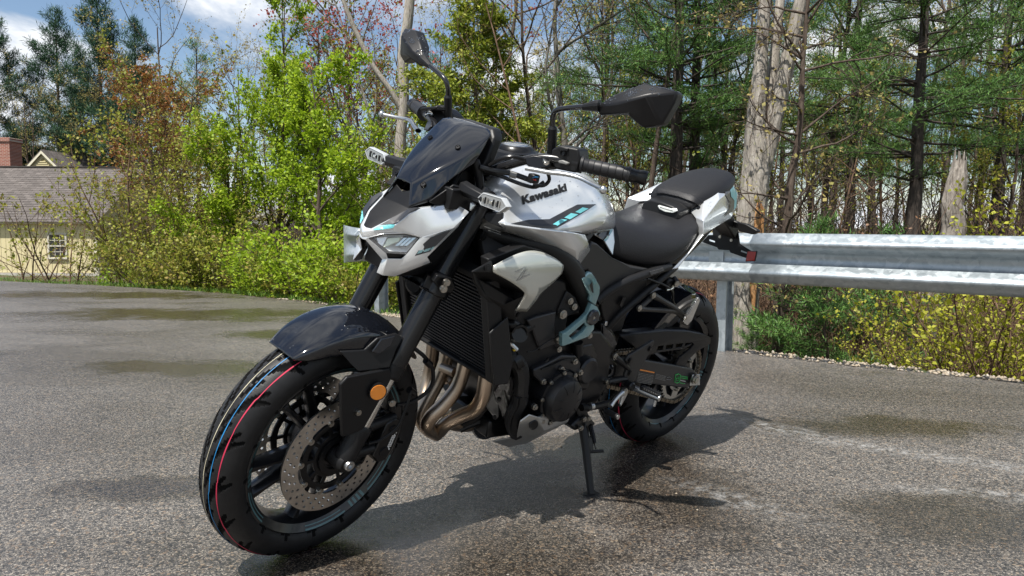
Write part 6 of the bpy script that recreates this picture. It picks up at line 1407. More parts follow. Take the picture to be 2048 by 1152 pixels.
# ---- gravel shoulder (loose stones nobody could count)
def gravel():
    r = np.random.default_rng(3); pts = []
    E = np.array(E2); seg = np.hypot(*(E[1:] - E[:-1]).T); L = np.cumsum(seg)
    near = [i for i in range(len(E) - 1) if -2.6 < E[i][0] < 4.2]
    n = 11000
    idx = r.choice(near, n); t = r.random(n); P = E[idx] * (1 - t[:, None]) + E[idx + 1] * t[:, None]
    d = E[idx + 1] - E[idx]; nn = np.stack([-d[:, 1], d[:, 0]], 1); nn /= np.linalg.norm(nn, axis=1)[:, None]
    off = r.gamma(2.0, .10, n) - .03; P = P + nn * off[:, None]
    z = ground_z(P[:, 0], P[:, 1]); z = np.where(edge_dist(P[:, 0], P[:, 1]) < 0, 0.0, z)
    s = r.uniform(.006, .020, n)
    base = np.array([[1, 0, 0], [-1, 0, 0], [0, 1, 0], [0, -1, 0], [0, 0, 1], [0, 0, -1]], float)
    sc = r.uniform(.6, 1.25, (n, 6, 1)); ang = r.uniform(0, 6.28, n); c, sn = np.cos(ang), np.sin(ang)
    Vv = base[None] * sc * s[:, None, None] * np.array([1.1, .85, .62])
    Vx = Vv[..., 0] * c[:, None] - Vv[..., 1] * sn[:, None]; Vy = Vv[..., 0] * sn[:, None] + Vv[..., 1] * c[:, None]
    Vv = np.stack([Vx + P[:, :1], Vy + P[:, 1:2], Vv[..., 2] + (z + s * .35)[:, None]], -1)
    F = np.array([[0, 2, 4], [2, 1, 4], [1, 3, 4], [3, 0, 4], [2, 0, 5], [1, 2, 5], [3, 1, 5], [0, 3, 5]])
    F = (F[None] + 6 * np.arange(n)[:, None, None]).reshape(-1, 3)
    m, b, N, Lk, ramp = nodes('gravel_stone')
    gi = N('ShaderNodeNewGeometry'); c_ = ramp(gi.outputs['Random Per Island'], [(0, (.13, .115, .095)), (.3, (.28, .225, .155)), (.6, (.36, .30, .22)), (.85, (.20, .175, .15)), (1, (.46, .41, .34))])
    Lk(c_, b.inputs['Base Color']); b.inputs['Roughness'].default_value = .7
    o = npmesh('gravel', Vv.reshape(-1, 3), F, m, smooth=True); o['kind'] = 'stuff'; tag(o, 'loose tan and white gravel along the pavement edge', 'gravel')
gravel()
def grit():
    r = np.random.default_rng(8); n = 260; Yd = r.uniform(1.2, 9, n); X = (r.uniform(-50, 2100, n) - 1024) / 1500.9 * Yd; ok = edge_dist(X, Yd) < -.05; X, Yd = X[ok], Yd[ok]; n = len(X)
    s = r.uniform(.002, .006, n); base = np.array([[1, 0, 0], [-1, 0, 0], [0, 1, 0], [0, -1, 0], [0, 0, 1], [0, 0, -1]], float)
    Vv = base[None] * r.uniform(.5, 1.3, (n, 6, 1)) * s[:, None, None] * np.array([1, .8, .5]) + np.stack([X, Yd, s * .3], 1)[:, None]
    F = np.array([[0, 2, 4], [2, 1, 4], [1, 3, 4], [3, 0, 4], [2, 0, 5], [1, 2, 5], [3, 1, 5], [0, 3, 5]]); F = (F[None] + 6 * np.arange(n)[:, None, None]).reshape(-1, 3)
    o = npmesh('grit', Vv.reshape(-1, 3), F, bpy.data.materials['gravel_stone'], smooth=True); o['kind'] = 'stuff'; tag(o, 'scattered grit and tiny stones on the wet asphalt', 'grit')
grit()

# ---- guardrail
def galv(name, sc=1.0):
    m, b, N, Lk, ramp = nodes(name); t = N('ShaderNodeTexCoord').outputs['Object']
    v = N('ShaderNodeTexVoronoi', i={'Scale': 34.0 * sc}); n = N('ShaderNodeTexNoise', i={'Scale': 9.0, 'Detail': 5.0, 'Roughness': .7}); 
    dd = N('ShaderNodeMixRGB', i={0: .09}); Lk(t, dd.inputs[1]); Lk(n.outputs['Color'], dd.inputs[2]); Lk(t, n.inputs['Vector'])
    Lk(dd.outputs[0], v.inputs['Vector'])
    s = N('ShaderNodeSeparateColor'); Lk(v.outputs['Color'], s.inputs[0])
    mp = N('ShaderNodeMapping', i={'Scale': (38, 38, 2.0)}); Lk(t, mp.inputs[0]); st = N('ShaderNodeTexNoise', i={'Scale': 1.0, 'Detail': 3.0}); Lk(mp.outputs[0], st.inputs['Vector'])
    av = N('ShaderNodeMath', operation='ADD'); Lk(s.outputs[0], av.inputs[0]); Lk(st.outputs['Fac'], av.inputs[1])
    hv = N('ShaderNodeMath', operation='MULTIPLY', i={1: .5}); Lk(av.outputs[0], hv.inputs[0])
    c = ramp(hv.outputs[0], [(.2, (.28, .32, .34)), (.5, (.35, .39, .41)), (.8, (.42, .46, .48))]); Lk(c, b.inputs['Base Color'])
    b.inputs['Metallic'].default_value = .6; r = ramp(hv.outputs[0], [(.2, g3(.34)), (.8, g3(.50))]); Lk(r, b.inputs['Roughness']); return m
M_GALV = galv('galvanised_steel')
P1, P2 = Vector((1.372, 4.926, 0)), Vector((-1.319, 7.188, 0)); rd = (P1 - P2).normalized(); ro = Vector((rd.y, -rd.x, 0))     # ro: towards the pavement
if ro.y > 0: ro = -ro
GR = empty('guardrail'); tag(GR, 'galvanised steel crash barrier on posts behind the motorcycle', 'guardrail')
prof = [(.012, .312), (.020, .310), (.040, .292), (.066, .268), (.080, .258), (.084, .246), (.080, .236), (.050, .214), (.022, .192), (.008, .180), (.004, .156), (.008, .132), (.022, .120), (.050, .098), (.080, .076), (.084, .066), (.080, .054), (.066, .044), (.040, .020), (.020, .002), (.012, 0)]
def beam(s0, s1, n, zb, flare=0.0):
    rows = []
    for i in range(n + 1):
        s = lerp(s0, s1, i / n); o = P2 + rd * s + ro * .06
        rows.append([(o.x + ro.x * d, o.y + ro.y * d, zb + h) for d, h in prof])
    g = Geo(); g.grid(rows); return g
zb = .475
L1 = (P1 - P2).length
beam(-.12, L1 + .42, 24, zb).make('rail_beam', M_GALV, GR, solid=.004, ang=60)
g = beam(L1 - .05 + .30, L1 + 9.0, 40, zb); g.v = [(x + ro.x * .005, y + ro.y * .005, z) for x, y, z in g.v]; g.make('rail_beam', M_GALV, GR, solid=.004, ang=60)
# flattened terminal wing at the far end
rows = []
for i in range(11):
    t = i / 10; s = lerp(-.10, -.50, t); k = 1 - t; o = P2 + rd * s + ro * (.06 + .02 * t) - ro * (.10 * t * t)
    rows.append([(o.x + ro.x * d * k, o.y + ro.y * d * k, zb + .156 + (h - .156) * (1 + .22 * t)) for d, h in prof])
g = Geo(); g.grid(rows); g.make('terminal_wing', M_GALV, GR, solid=.004, ang=60)
for s in (0, L1 / 2, L1, L1 * 1.5, L1 * 2, L1 * 2.5, L1 * 3):
    o = P2 + rd * s - ro * .08; g = Geo()
    sec = [(-.034, .06), (.034, .06), (.034, .054), (.004, .054), (.004, -.054), (.034, -.054), (.034, -.06), (-.034, -.06), (-.034, -.054), (-.004, -.054), (-.004, .054), (-.034, .054)]
    g.prism([(o.x + rd.x * a + ro.x * b, o.y + rd.y * a + ro.y * b, -.9) for a, b in sec], (0, 0, 1.66)); g.make('post', M_GALV, GR)
    ob = P2 + rd * s + ro * .045; g = Geo(); g.box((ob.x, ob.y, zb + .156), (.10, .07, .30), Matrix.Rotation(math.atan2(rd.y, rd.x), 3, 'Z')); g.make('spacer_block', M_GALV, GR, bevel=.003)
    ob = P2 + rd * s + ro * .066; g = Geo(); g.lathe([(.0001, .010), (.010, .010), (.018, .004), (.020, 0)], (ob.x, ob.y, zb + .156), ro, 16); g.make('rail_bolt', M_GALV, GR)
o = P2 + rd * (L1 + .88) + ro * .0665; g = Geo(); Mz = Matrix.Rotation(math.atan2(rd.y, rd.x), 3, 'Z'); g.box((o.x, o.y, zb + .150), (.055, .004, .014), Mz); g.make('bolt_slot', mat('slot_brown', (.10, .07, .03), .7), GR, bevel=.002)

# ---- yellow house
def house():
    H = empty('yellow_house'); H.location = (-24.0, 35, -1.75)
    tag(H, 'pale yellow board sided house with grey shingle roof at the left edge', 'house')
    sid = mat('yellow_siding', (.60, .53, .31), .7, var=.06, vscale=3); trim = mat('cream_trim', (.66, .62, .48), .6); sh = None
    x0, x1 = -14.0, 4.65; eave = 2.55; dep = 9.0; rid = 5.42
    g = Geo(); g.prism([(x1, .03, 0), (x1, dep, 0), (x1, dep, eave), (x1, dep / 2, rid - .12), (x1, .03, eave)], (x0 - x1, 0, 0)); g.make('wall', sid, H)
    g = Geo(); g.box((-4.6, -.02, .06), (18.7, .16, .34)); g.make('foundation', mat('concrete', (.40, .38, .34), .85, var=.2, vscale=4), H)
    n = int((x1 - x0) / .235); first = None
    for i in range(n):
        x = x1 - .1175 - i * .235
        if -18 < x - x1 and x > -8:
            if first is None:
                g = Geo(); g.box((0, 0, 0), (.222, .03, eave - .26)); first = g.make('board', sid, H, bevel=.004); first.location = (x, 0, .24 + (eave - .26) / 2)
            else:
                c = first.copy(); COL.objects.link(c); c.parent = H; c.location = (x, 0, first.location[2])
    g = Geo(); g.box((-4.6, -.10, eave + .02), (18.9, .25, .10)); g.make('fascia', trim, H, bevel=.01)
    g = Geo(); g.box((x1 - .06, -.02, 1.25), (.13, .05, 2.3)); g.make('corner_board', trim, H)
    g = Geo(); g.box((x1 + .02, .07, 1.25), (.05, .13, 2.3)); g.make('corner_board', trim, H)
    m, b, N, Lk, ramp = nodes('roof_shingle'); t = N('ShaderNodeTexCoord').outputs['Object']
    br = N('ShaderNodeTexBrick', i={'Scale': 1.0, 'Mortar Size': .012, 'Brick Width': .33, 'Row Height': .145, 'Color1': (.085, .073, .066, 1), 'Color2': (.140, .122, .112, 1), 'Mortar': (.045, .04, .037, 1)})
    Lk(t, br.inputs['Vector']); nz_ = N('ShaderNodeTexNoise', i={'Scale': 3.0, 'Detail': 5.0}); Lk(t, nz_.inputs['Vector'])
    mm = N('ShaderNodeMixRGB', blend_type='MULTIPLY', i={0: .6}); Lk(br.outputs['Color'], mm.inputs[1]); Lk(ramp(nz_.outputs['Fac'], [(.3, g3(.7)), (.7, g3(1.25))]), mm.inputs[2]); Lk(mm.outputs[0], b.inputs['Base Color']); b.inputs['Roughness'].default_value = .9
    sh = m
    RFr = empty('roof', H)
    nr = 24; y0, z0 = -.35, eave + .02; y1, z1 = dep / 2, rid
    cs = None
    for i in range(nr):
        a = i / nr; c = (i + 1.25) / nr
        ya, za, yb, zb_ = lerp(y0, y1, a), lerp(z0, z1, a), lerp(y0, y1, min(c, 1)), lerp(z0, z1, min(c, 1))
        g = Geo(); g.add([(x0, ya, za + .055), (x1 + .25, ya, za + .055), (x1 + .25, yb, zb_ + .030), (x0, yb, zb_ + .030), (x0, ya, za + .02), (x1 + .25, ya, za + .02)], [(0, 1, 2, 3), (4, 5, 1, 0)])
        g.make('shingle_course', sh, RFr)
    g = Geo(); g.add([(x0, dep + .3, z0 + .03), (x1 + .25, dep + .3, z0 + .03), (x1 + .25, y1, z1 + .03), (x0, y1, z1 + .03)], [(0, 1, 2, 3)]); g.make('rear_slope', sh, RFr)
    g = Geo(); g.box((-4.6, y1, rid + .05), (18.9, .28, .06)); g.make('ridge_cap', sh, RFr)
    # window, six over six
    W = empty('window', H); wx, wz = 2.83, 1.49; ww, wh = .74, 1.06
    for nm, c, s in (('frame', (wx - ww / 2 - .04, -.045, wz), (.09, .06, wh + .18)), ('frame', (wx + ww / 2 + .04, -.045, wz), (.09, .06, wh + .18)), ('frame', (wx, -.045, wz + wh / 2 + .045), (ww, .06, .09)), ('sill', (wx, -.06, wz - wh / 2 - .045), (ww + .2, .11, .07)), ('sash_rail', (wx, -.035, wz), (ww, .05, .06))):
        g = Geo(); g.box(c, s); g.make(nm, mat('white_trim', (.52, .50, .42), .6), W, bevel=.006)
    pm = mat('window_glass', (.03, .035, .04), .04, spec=.8)
    for i in range(3):
        for j in range(4):
            g = Geo(); g.box((wx + (i - 1) * ww / 3, -.018, wz + (j - 1.5) * wh / 4), (ww / 3 - .035, .012, wh / 4 - .04)); g.make('pane', pm, W)
    for i in (-.5, .5):
        g = Geo(); g.box((wx + i * ww / 3, -.027, wz), (.03, .03, wh)); g.make('muntin', mat('white_trim', (0, 0, 0)), W)
    for j in (-1, 1):
        g = Geo(); g.box((wx, -.025, wz + j * wh / 4), (ww, .03, .03)); g.make('muntin', mat('white_trim', (0, 0, 0)), W)
    # chimney
    m, b, N, Lk, ramp = nodes('chimney_brick'); t = N('ShaderNodeTexCoord').outputs['Object']
    mp = N('ShaderNodeMapping', i={'Rotation': (rad(90), 0, 0)}); Lk(t, mp.inputs[0])
    br = N('ShaderNodeTexBrick', i={'Scale': 1.0, 'Mortar Size': .010, 'Brick Width': .215, 'Row Height': .075, 'Color1': (.20, .055, .035, 1), 'Color2': (.30, .095, .06, 1), 'Mortar': (.36, .30, .25, 1)}); Lk(mp.outputs[0], br.inputs['Vector'])
    Lk(br.outputs['Color'], b.inputs['Base Color']); b.inputs['Roughness'].default_value = .85
    g = Geo(); g.box((-3.55, 6.0, 5.9), (1.4, 1.0, 2.2)); g.make('chimney', m, H); g = Geo(); g.box((-3.55, 6.0, 6.97), (1.52, 1.12, .22)); g.make('chimney_cap', m, H, bevel=.02)
    # cross gable behind the ridge
    G_ = empty('rear_gable', H); gx, gy, gz_ = -4.48, 11.0, 5.86
    g = Geo(); g.prism([(gx - 1.25, gy, gz_ - .7), (gx + 1.25, gy, gz_ - .7), (gx + 1.0, gy, gz_), (gx, gy, gz_ + 1.0), (gx - 1.0, gy, gz_)], (0, 6, 0)); g.make('gable_wall', sid, G_)
    for s in (1, -1):
        g = Geo(); g.prism([(gx, gy - .18, gz_ + 1.13), (gx + s * 1.5, gy - .18, gz_ - .42), (gx + s * 1.5, gy - .18, gz_ - .52), (gx, gy - .18, gz_ + 1.0)], (0, 6.4, 0)); g.make('gable_roof', sh, G_)
        g = Geo(); g.prism([(gx, gy - .2, gz_ + 1.04), (gx + s * 1.46, gy - .2, gz_ - .46), (gx + s * 1.40, gy - .2, gz_ - .58), (gx, gy - .2, gz_ + .88)], (0, .05, 0)); g.make('bargeboard', trim, G_)
    g = Geo(); g.prism([(gx, gy - .04, gz_ + .62), (gx + .5, gy - .04, gz_ + .1), (gx + .5, gy - .04, gz_ - .3), (gx - .5, gy - .04, gz_ - .3), (gx - .5, gy - .04, gz_ + .1)], (0, .03, 0)); g.make('vent_back', mat('vent_dark', (.22, .18, .08), .8), G_)
    for k in range(7):
        g = Geo(); z = gz_ - .26 + k * .11; w = min(.48, (gz_ + .60 - z) * .92); g.box((gx, gy - .07, z), (2 * w, .05, .06)); g.make('vent_slat', sid, G_)

house()
def far_shed():
    H = empty('far_shed'); H.location = (-9.2, 40, -2.2); tag(H, 'low shed with pale grey roof behind the trees left of the headlight', 'shed')
    g = Geo(); g.prism([(-2.6, -.3, 1.9), (2.6, -.3, 1.9), (2.4, 2.0, 2.7), (-2.4, 2.0, 2.7)], (0, .05, -.10)); g.make('roof', mat('pale_roof', (.30, .27, .25), .8, var=.15, vscale=3), H)
    g = Geo(); g.box((0, 1.8, .9), (4.6, 3.4, 2.0)); g.make('wall', mat('shed_wall', (.25, .22, .17), .8), H)
    g = Geo(); g.box((0, -.32, 1.84), (5.2, .06, .14)); g.make('fascia', mat('white_trim', (0, 0, 0)), H)
far_shed()

# ================================================================== TREES
def leaf_mat(name, cols, tr=.35, rough=.55):
    m = bpy.data.materials.new(name); m.use_nodes = True; nt = m.node_tree; b = nt.nodes['Principled BSDF']; out = nt.nodes['Material Output']
    gi = nt.nodes.new('ShaderNodeNewGeometry'); r = nt.nodes.new('ShaderNodeValToRGB'); e = r.color_ramp.elements
    while len(e) < len(cols): e.new(.5)
    for i, (q, c) in enumerate(zip(e, cols)): q.position = i / max(1, len(cols) - 1); q.color = (*c, 1)
    nt.links.new(gi.outputs['Random Per Island'], r.inputs[0]); nt.links.new(r.outputs[0], b.inputs['Base Color']); b.inputs['Roughness'].default_value = rough
    b.inputs['Specular IOR Level'].default_value = .35
    t = nt.nodes.new('ShaderNodeBsdfTranslucent'); nt.links.new(r.outputs[0], t.inputs['Color']); mx = nt.nodes.new('ShaderNodeMixShader'); mx.inputs[0].default_value = tr
    nt.links.new(b.outputs[0], mx.inputs[1]); nt.links.new(t.outputs[0], mx.inputs[2]); nt.links.new(mx.outputs[0], out.inputs['Surface'])
    return m
def bark_mat(name, c0, c1, c2=None, sc=1.0, lichen=None):
    m, b, N, Lk, ramp = nodes(name); t = N('ShaderNodeTexCoord').outputs['Object']
    mp = N('ShaderNodeMapping', i={'Scale': (26 * sc, 26 * sc, 4.5 * sc)}); Lk(t, mp.inputs[0])
    n = N('ShaderNodeTexNoise', i={'Scale': 1.0, 'Detail': 7.0, 'Roughness': .72, 'Distortion': .5}); Lk(mp.outputs[0], n.inputs['Vector'])
    c = ramp(n.outputs['Fac'], [(.32, c0), (.52, c1), (.72, c2 or tuple(min(1, q * 1.5) for q in c1))])
    if lichen:
        n2 = N('ShaderNodeTexNoise', i={'Scale': 16.0, 'Detail': 6.0, 'Roughness': .7}); Lk(t, n2.inputs['Vector']); k = ramp(n2.outputs['Fac'], [(.58, g3(0)), (.66, g3(.8))])
        mx = N('ShaderNodeMixRGB'); mx.inputs[2].default_value = (*lichen, 1); Lk(k, mx.inputs[0]); Lk(c, mx.inputs[1]); c = mx.outputs[0]
    Lk(c, b.inputs['Base Color']); b.inputs['Roughness'].default_value = .9; b.inputs['Specular IOR Level'].default_value = .2
    bp = N('ShaderNodeBump', i={'Strength': .9, 'Distance': .02}); Lk(n.outputs['Fac'], bp.inputs['Height']); Lk(bp.outputs[0], b.inputs['Normal'])
    return m
class Wood:
    def __init__(s): s.V = []; s.F = []; s.n = 0
    def tube(s, P, R, seg=5):
        P = np.asarray(P, float); k = len(P); T = np.gradient(P, axis=0); T /= np.linalg.norm(T, axis=1)[:, None] + 1e-9
        ref = np.array([0.31, .87, .11]) if abs(T[0, 2]) > .7 else np.array([.05, .1, .99])
        U = np.cross(T, ref); U /= np.linalg.norm(U, axis=1)[:, None] + 1e-9; W = np.cross(T, U)
        a = np.arange(seg) * 2 * np.pi / seg; R = np.asarray(R, float)[:, None, None]
        V = P[:, None] + (U[:, None] * np.cos(a)[None, :, None] + W[:, None] * np.sin(a)[None, :, None]) * R
        i = np.arange(k - 1)[:, None] * seg; j = np.arange(seg)[None]; j2 = (j + 1) % seg
        F = np.stack([i + j, i + j2, i + seg + j2, i + seg + j], -1).reshape(-1, 4) + s.n
        s.V.append(V.reshape(-1, 3)); s.F.append(F); s.n += k * seg
    def build(s, name, m, parent): return npmesh(name, np.concatenate(s.V), np.concatenate(s.F), m, parent, True)
def unit(v): return v / (np.linalg.norm(v) + 1e-9)
def rot_about(v, axis, a):
    axis = unit(axis); return v * math.cos(a) + np.cross(axis, v) * math.sin(a) + axis * (axis @ v) * (1 - math.cos(a))
def grow(r, p, d, L, rad_, lev, C, out):
    n = C['seg'][lev]; P = [p]; d = unit(d); st = L / n
    for i in range(n):
        d = unit(d + r.normal(0, C['wig'][lev], 3) + np.array([0, 0, C['up'][lev]])); P.append(P[-1] + d * st)
    P = np.array(P); t = np.linspace(0, 1, n + 1); R = rad_ * (1 - t * (1 - C['tip'][lev])); out.append((P, R, lev))
    if lev + 1 >= len(C['seg']): return
    for k in range(int(C['kids'][lev] * r.uniform(.8, 1.2) + .5)):
        t_ = r.uniform(C['t0'][lev], 1.0) ** C.get('tp', 1.0); f = t_ * n; i = min(int(f), n - 1); q = P[i] + (P[i + 1] - P[i]) * (f - i); dd = unit(P[i + 1] - P[i])
        ax = unit(np.cross(dd, r.normal(0, 1, 3))); a = math.radians(r.normal(C['ang'][lev], 9)); cd = rot_about(dd, ax, a)
        if C.get('flat') and lev == 0: cd[2] = cd[2] * .4 + C['flat']
        cl = L * C['len'][lev] * r.uniform(.65, 1.15) * (1 - C['fall'][lev] * (t_ - C['t0'][lev]) / max(.01, 1 - C['t0'][lev]))
        grow(r, q, cd, cl, max(.0022, min(R[i] * .75, rad_ * C['rr'][lev] * (1 - .6 * t_))), lev + 1, C, out)
def leaf_mesh(P, D, L, W, r, flat=.3):
    """diamond leaves: base P, pointing D, length L, half width W"""
    n = len(P); D = D / (np.linalg.norm(D, axis=1)[:, None] + 1e-9); nn = r.normal(0, 1, (n, 3)); nn[:, 2] = np.abs(nn[:, 2]) + flat * 3
    S = np.cross(D, nn); S /= np.linalg.norm(S, axis=1)[:, None] + 1e-9
    L = np.asarray(L)[:, None]; W = np.asarray(W)[:, None]; mid = P + D * L * .5
    V = np.stack([P, mid + S * W, P + D * L, mid - S * W], 1).reshape(-1, 3); F = np.arange(4 * n).reshape(-1, 4); return V, F
def foliage(br, r, levs, per_m, size, jit=.04, wid=.32, fr=(0, 1), clump=1, up=.2):
    PP = []; DD = []
    for P, R, lev in br:
        if lev not in levs: continue
        L = np.linalg.norm(P[-1] - P[0]); n = r.poisson(max(.1, per_m * L))
        if n == 0: continue
        t = r.uniform(fr[0], fr[1], n) * (len(P) - 1); i = np.minimum(t.astype(int), len(P) - 2); f = (t - i)[:, None]
        q = P[i] * (1 - f) + P[i + 1] * f; dd = P[i + 1] - P[i]; dd = dd / (np.linalg.norm(dd, axis=1)[:, None] + 1e-9)
        for c in range(clump): PP.append(q + r.normal(0, jit, q.shape)); DD.append(dd * .5 + r.normal(0, .75, q.shape) + np.array([0, 0, up]))
    P = np.concatenate(PP); D = np.concatenate(DD); L = size * r.uniform(.55, 1.3, len(P)); return leaf_mesh(P, D, L, L * wid, r)
def tree(name, label, loc, r, br, bark, seg=(9, 6, 4, 3), leaves=(), group=None, cat='tree', minlev=9):
    T = empty(name); T.location = loc; tag(T, label, cat, group)
    w = Wood()
    for P, R, lev in br: w.tube(P, R, seg[min(lev, len(seg) - 1)])
    w.build('trunk' if cat == 'tree' else 'stems', bark, T)
    for k, ((V, F), m) in enumerate(leaves): npmesh('crown' if cat == 'tree' else 'foliage', V, F, m, T)
    return T
def again(T, loc, rz, sc, label, group=None):
    c = T.copy(); COL.objects.link(c); c.location = loc; c.rotation_euler = (0, 0, rz); c.scale = (sc, sc, sc) if isinstance(sc, (int, float)) else sc; c['label'] = label
    if group: c['group'] = group
    elif 'group' in c: del c['group']
    for ch in T.children:
        d = ch.copy(); COL.objects.link(d); d.parent = c
    return c
B_GREY = bark_mat('bark_grey', (.085, .078, .066), (.20, .185, .16), (.34, .32, .28))
B_LICH = bark_mat('bark_lichen', (.13, .115, .10), (.32, .29, .25), (.48, .45, .40), lichen=(.30, .31, .13))
B_BRN = bark_mat('bark_brown', (.035, .025, .019), (.085, .064, .05), (.15, .12, .095))
B_RED = bark_mat('bark_reddish', (.060, .038, .026), (.14, .088, .058), (.22, .15, .10))
B_DRK = bark_mat('bark_dark', (.022, .018, .015), (.055, .045, .038), (.10, .085, .07))
K_PINE = leaf_mat('pine_needles', [(.014, .044, .026), (.028, .075, .042), (.048, .11, .055), (.07, .14, .06)], .2)
K_PINE2 = leaf_mat('pine_needles_green', [(.030, .08, .020), (.065, .155, .032), (.11, .22, .045), (.15, .26, .06)], .25)
K_HEM = leaf_mat('hemlock_sprays', [(.09, .14, .014), (.17, .225, .022), (.26, .30, .03), (.33, .35, .045)], .3)
K_BRT = leaf_mat('bright_spring_leaves', [(.15, .24, .010), (.23, .35, .014), (.32, .45, .022), (.42, .52, .045)], .45)
K_OLV = leaf_mat('olive_young_leaves', [(.13, .155, .016), (.23, .26, .03), (.34, .35, .05), (.30, .22, .06)], .4)
K_ORG = leaf_mat('orange_buds', [(0.208, 0.078, 0.0234), (0.325, 0.13, 0.0364), (0.26, 0.169, 0.039), (0.143, 0.143, 0.0286)], .35)
K_RED = leaf_mat('red_maple_buds', [(.24, .035, .028), (.36, .065, .05), (.44, .11, .08)], .35)
K_BUD = leaf_mat('pale_buds', [(0.286, 0.221, 0.0715), (0.39, 0.325, 0.117), (0.26, 0.26, 0.065)], .35)
K_YEL = leaf_mat('yellow_green_leaves', [(0.184, 0.207, 0.0115), (0.2875, 0.3105, 0.0184), (0.391, 0.4025, 0.0345), (0.46, 0.437, 0.0805)], .4)
K_DEAD = leaf_mat('dead_leaves', [(0.12, 0.06, 0.03), (0.204, 0.108, 0.054), (0.288, 0.168, 0.09)], .2)
K_GRS = leaf_mat('grass_blades', [(0.056, 0.126, 0.0168), (0.112, 0.224, 0.028), (0.182, 0.28, 0.042)], .3)
def gp(q): return (q[0], q[1], gz(q[0], q[1]) - .05)

# ---- conifers
def pine_br(seed, H, h0, R, Lmax, step, kids=5, droop=0.0, pw=.8, sub=6):
    r = np.random.default_rng(seed); br = []; z = np.linspace(0, H, 22); P = np.stack([np.cumsum(r.normal(0, .02, 22)), np.cumsum(r.normal(0, .02, 22)), z], 1); br.append((P, R * (1 - z / H * .93), 0))
    h = h0; tw = []
    while h < H * .985:
        k = (h - h0) / (H - h0); Lb = Lmax * (min(1, k * 5 + .35)) * (1 - k) ** pw + .12
        for i in range(kids):
            if r.random() < .22: continue
            a = r.uniform(0, 6.283); el = math.radians(r.normal(8 + 40 * k ** 2 - droop, 9)); d = np.array([math.cos(a) * math.cos(el), math.sin(a) * math.cos(el), math.sin(el)])
            L = Lb * r.uniform(.55, 1.15); base = np.array([np.interp(h, z, P[:, 0]), np.interp(h, z, P[:, 1]), h + r.uniform(-.1, .1)]); n = 6; q = [base]
            for s in range(n): d = unit(d + r.normal(0, .06, 3) + np.array([0, 0, .035 - droop * .002])); q.append(q[-1] + d * L / n)
            q = np.array(q); br.append((q, max(.006, R * .20 * (1 - k * .8)) * np.linspace(1, .2, n + 1), 1))
            for s in range(max(2, int(sub * L / Lmax + 1.5))):
                t = r.uniform(.25, 1) * n; j = min(int(t), n - 1); b = q[j] + (q[j + 1] - q[j]) * (t - j); dd = unit(q[j + 1] - q[j]); sd = unit(np.cross(dd, [0, 0, 1])) * r.choice([-1, 1])
                d2 = unit(dd * .75 + sd * r.uniform(.3, .9) + np.array([0, 0, r.normal(.10 - droop * .01, .12)])); L2 = L * r.uniform(.22, .42)
                br.append((np.array([b, b + d2 * L2 * .5, b + d2 * L2 + np.array([0, 0, .03 - droop * .003])]), np.array([.010, .007, .003]) * (R / .2), 2))
            br.append((q[-3:], np.array([.01, .007, .003]), 2))
        h += step * r.uniform(.7, 1.3)
    return r, br
r, br = pine_br(11, 17.5, 4.0, .24, 4.2, .62, 6)
PN1 = tree('white_pine', 'tall blue-green pine, second from the left edge against the sky', gp((-32.1633,54,0.6284)), r, br, B_DRK, (7, 4, 3), [(foliage(br, r, (2,), 85, .38, .14, .05, up=.35), K_PINE), (foliage(br, r, (1,), 26, .36, .12, .05, (.4, 1), up=.35), K_PINE)])
again(PN1, gp((-28.2083,52,0.6526)), 2.1, 1.06, 'tallest blue-green pine at upper left, right of its slimmer twin')
again(PN1, gp((-35.1179,52,0.6101)), 4.0, .95, 'dark pine cut off by the left edge of the picture')
again(PN1, gp((-24.5657,50,0.675)), 5.0, .90, 'dark pine crown behind the orange budding tree')
r, br = pine_br(12, 14.0, 5.2, .20, 3.0, .55, 6)
PN2 = tree('forest_pine', 'green pine with high crown in the wood', gp((-10.7315,42,0.7599)), r, br, B_DRK, (7, 4, 3), [(foliage(br, r, (2,), 46, .30, .10, .05, up=.3), K_PINE2), (foliage(br, r, (1,), 12, .28, .08, .05, (.4, 1), up=.3), K_PINE2)], group='pines filling the wood')
PN2['label'] = 'green pine with high crown standing back in the wood'
for i, (px, Yd, sc) in enumerate(((400, 46, .92), (985, 40, .93), (1062, 44, .90), (1120, 50, 1.0), (760, 48, .95), (880, 46, .9), (1205, 30, .95), (1270, 38, 1.05), (1440, 34, 1.0), (1410, 46, 1.1), (1660, 36, 1.05), (1735, 44, 1.1), (1950, 32, 1.0), (2040, 40, 1.1), (560, 55, .9), (1560, 50, 1.15), (2110, 28, 1.0), (1880, 50, 1.1), (1160, 62, 1.1), (1325, 58, 1.1), (1500, 64, 1.2), (1620, 60, 1.1), (1790, 62, 1.15), (1980, 60, 1.1), (1250, 52, .95), (1080, 60, 1.0), (960, 58, 1.0), (2070, 54, 1.0), (1700, 52, .9), (1385, 50, .9))):
    rr = random.Random(i * 7 + 1); q = ((px - 1024) / 1500.9 * Yd, Yd)
    again(PN2, (q[0], q[1], gz(*q) - .1), rr.uniform(0, 6.28), sc * rr.uniform(.9, 1.12), 'green pine with high crown standing back in the wood', 'pines filling the wood')
r, br = pine_br(13, 13.5, 4.2, .20, 3.2, .44, 7, 4, .8, 9)
PN3 = tree('broad_pine', 'green pine with layered boughs behind the left mirror', gp((3.6142,17,0.8471)), r, br, B_DRK, (9, 4, 3), [(foliage(br, r, (2,), 105, .125, .07, .055, up=.25), K_PINE2), (foliage(br, r, (1,), 28, .15, .05, .045, (.3, 1), up=.25), K_PINE2)])
again(PN3, gp((4.6322,19,0.8535)), 2.6, .95, 'dark pine trunk close beside another, above the seat')
again(PN3, gp((7.5574,14,0.8713)), 1.3, .80, 'green layered pine right of the forked grey trunk')
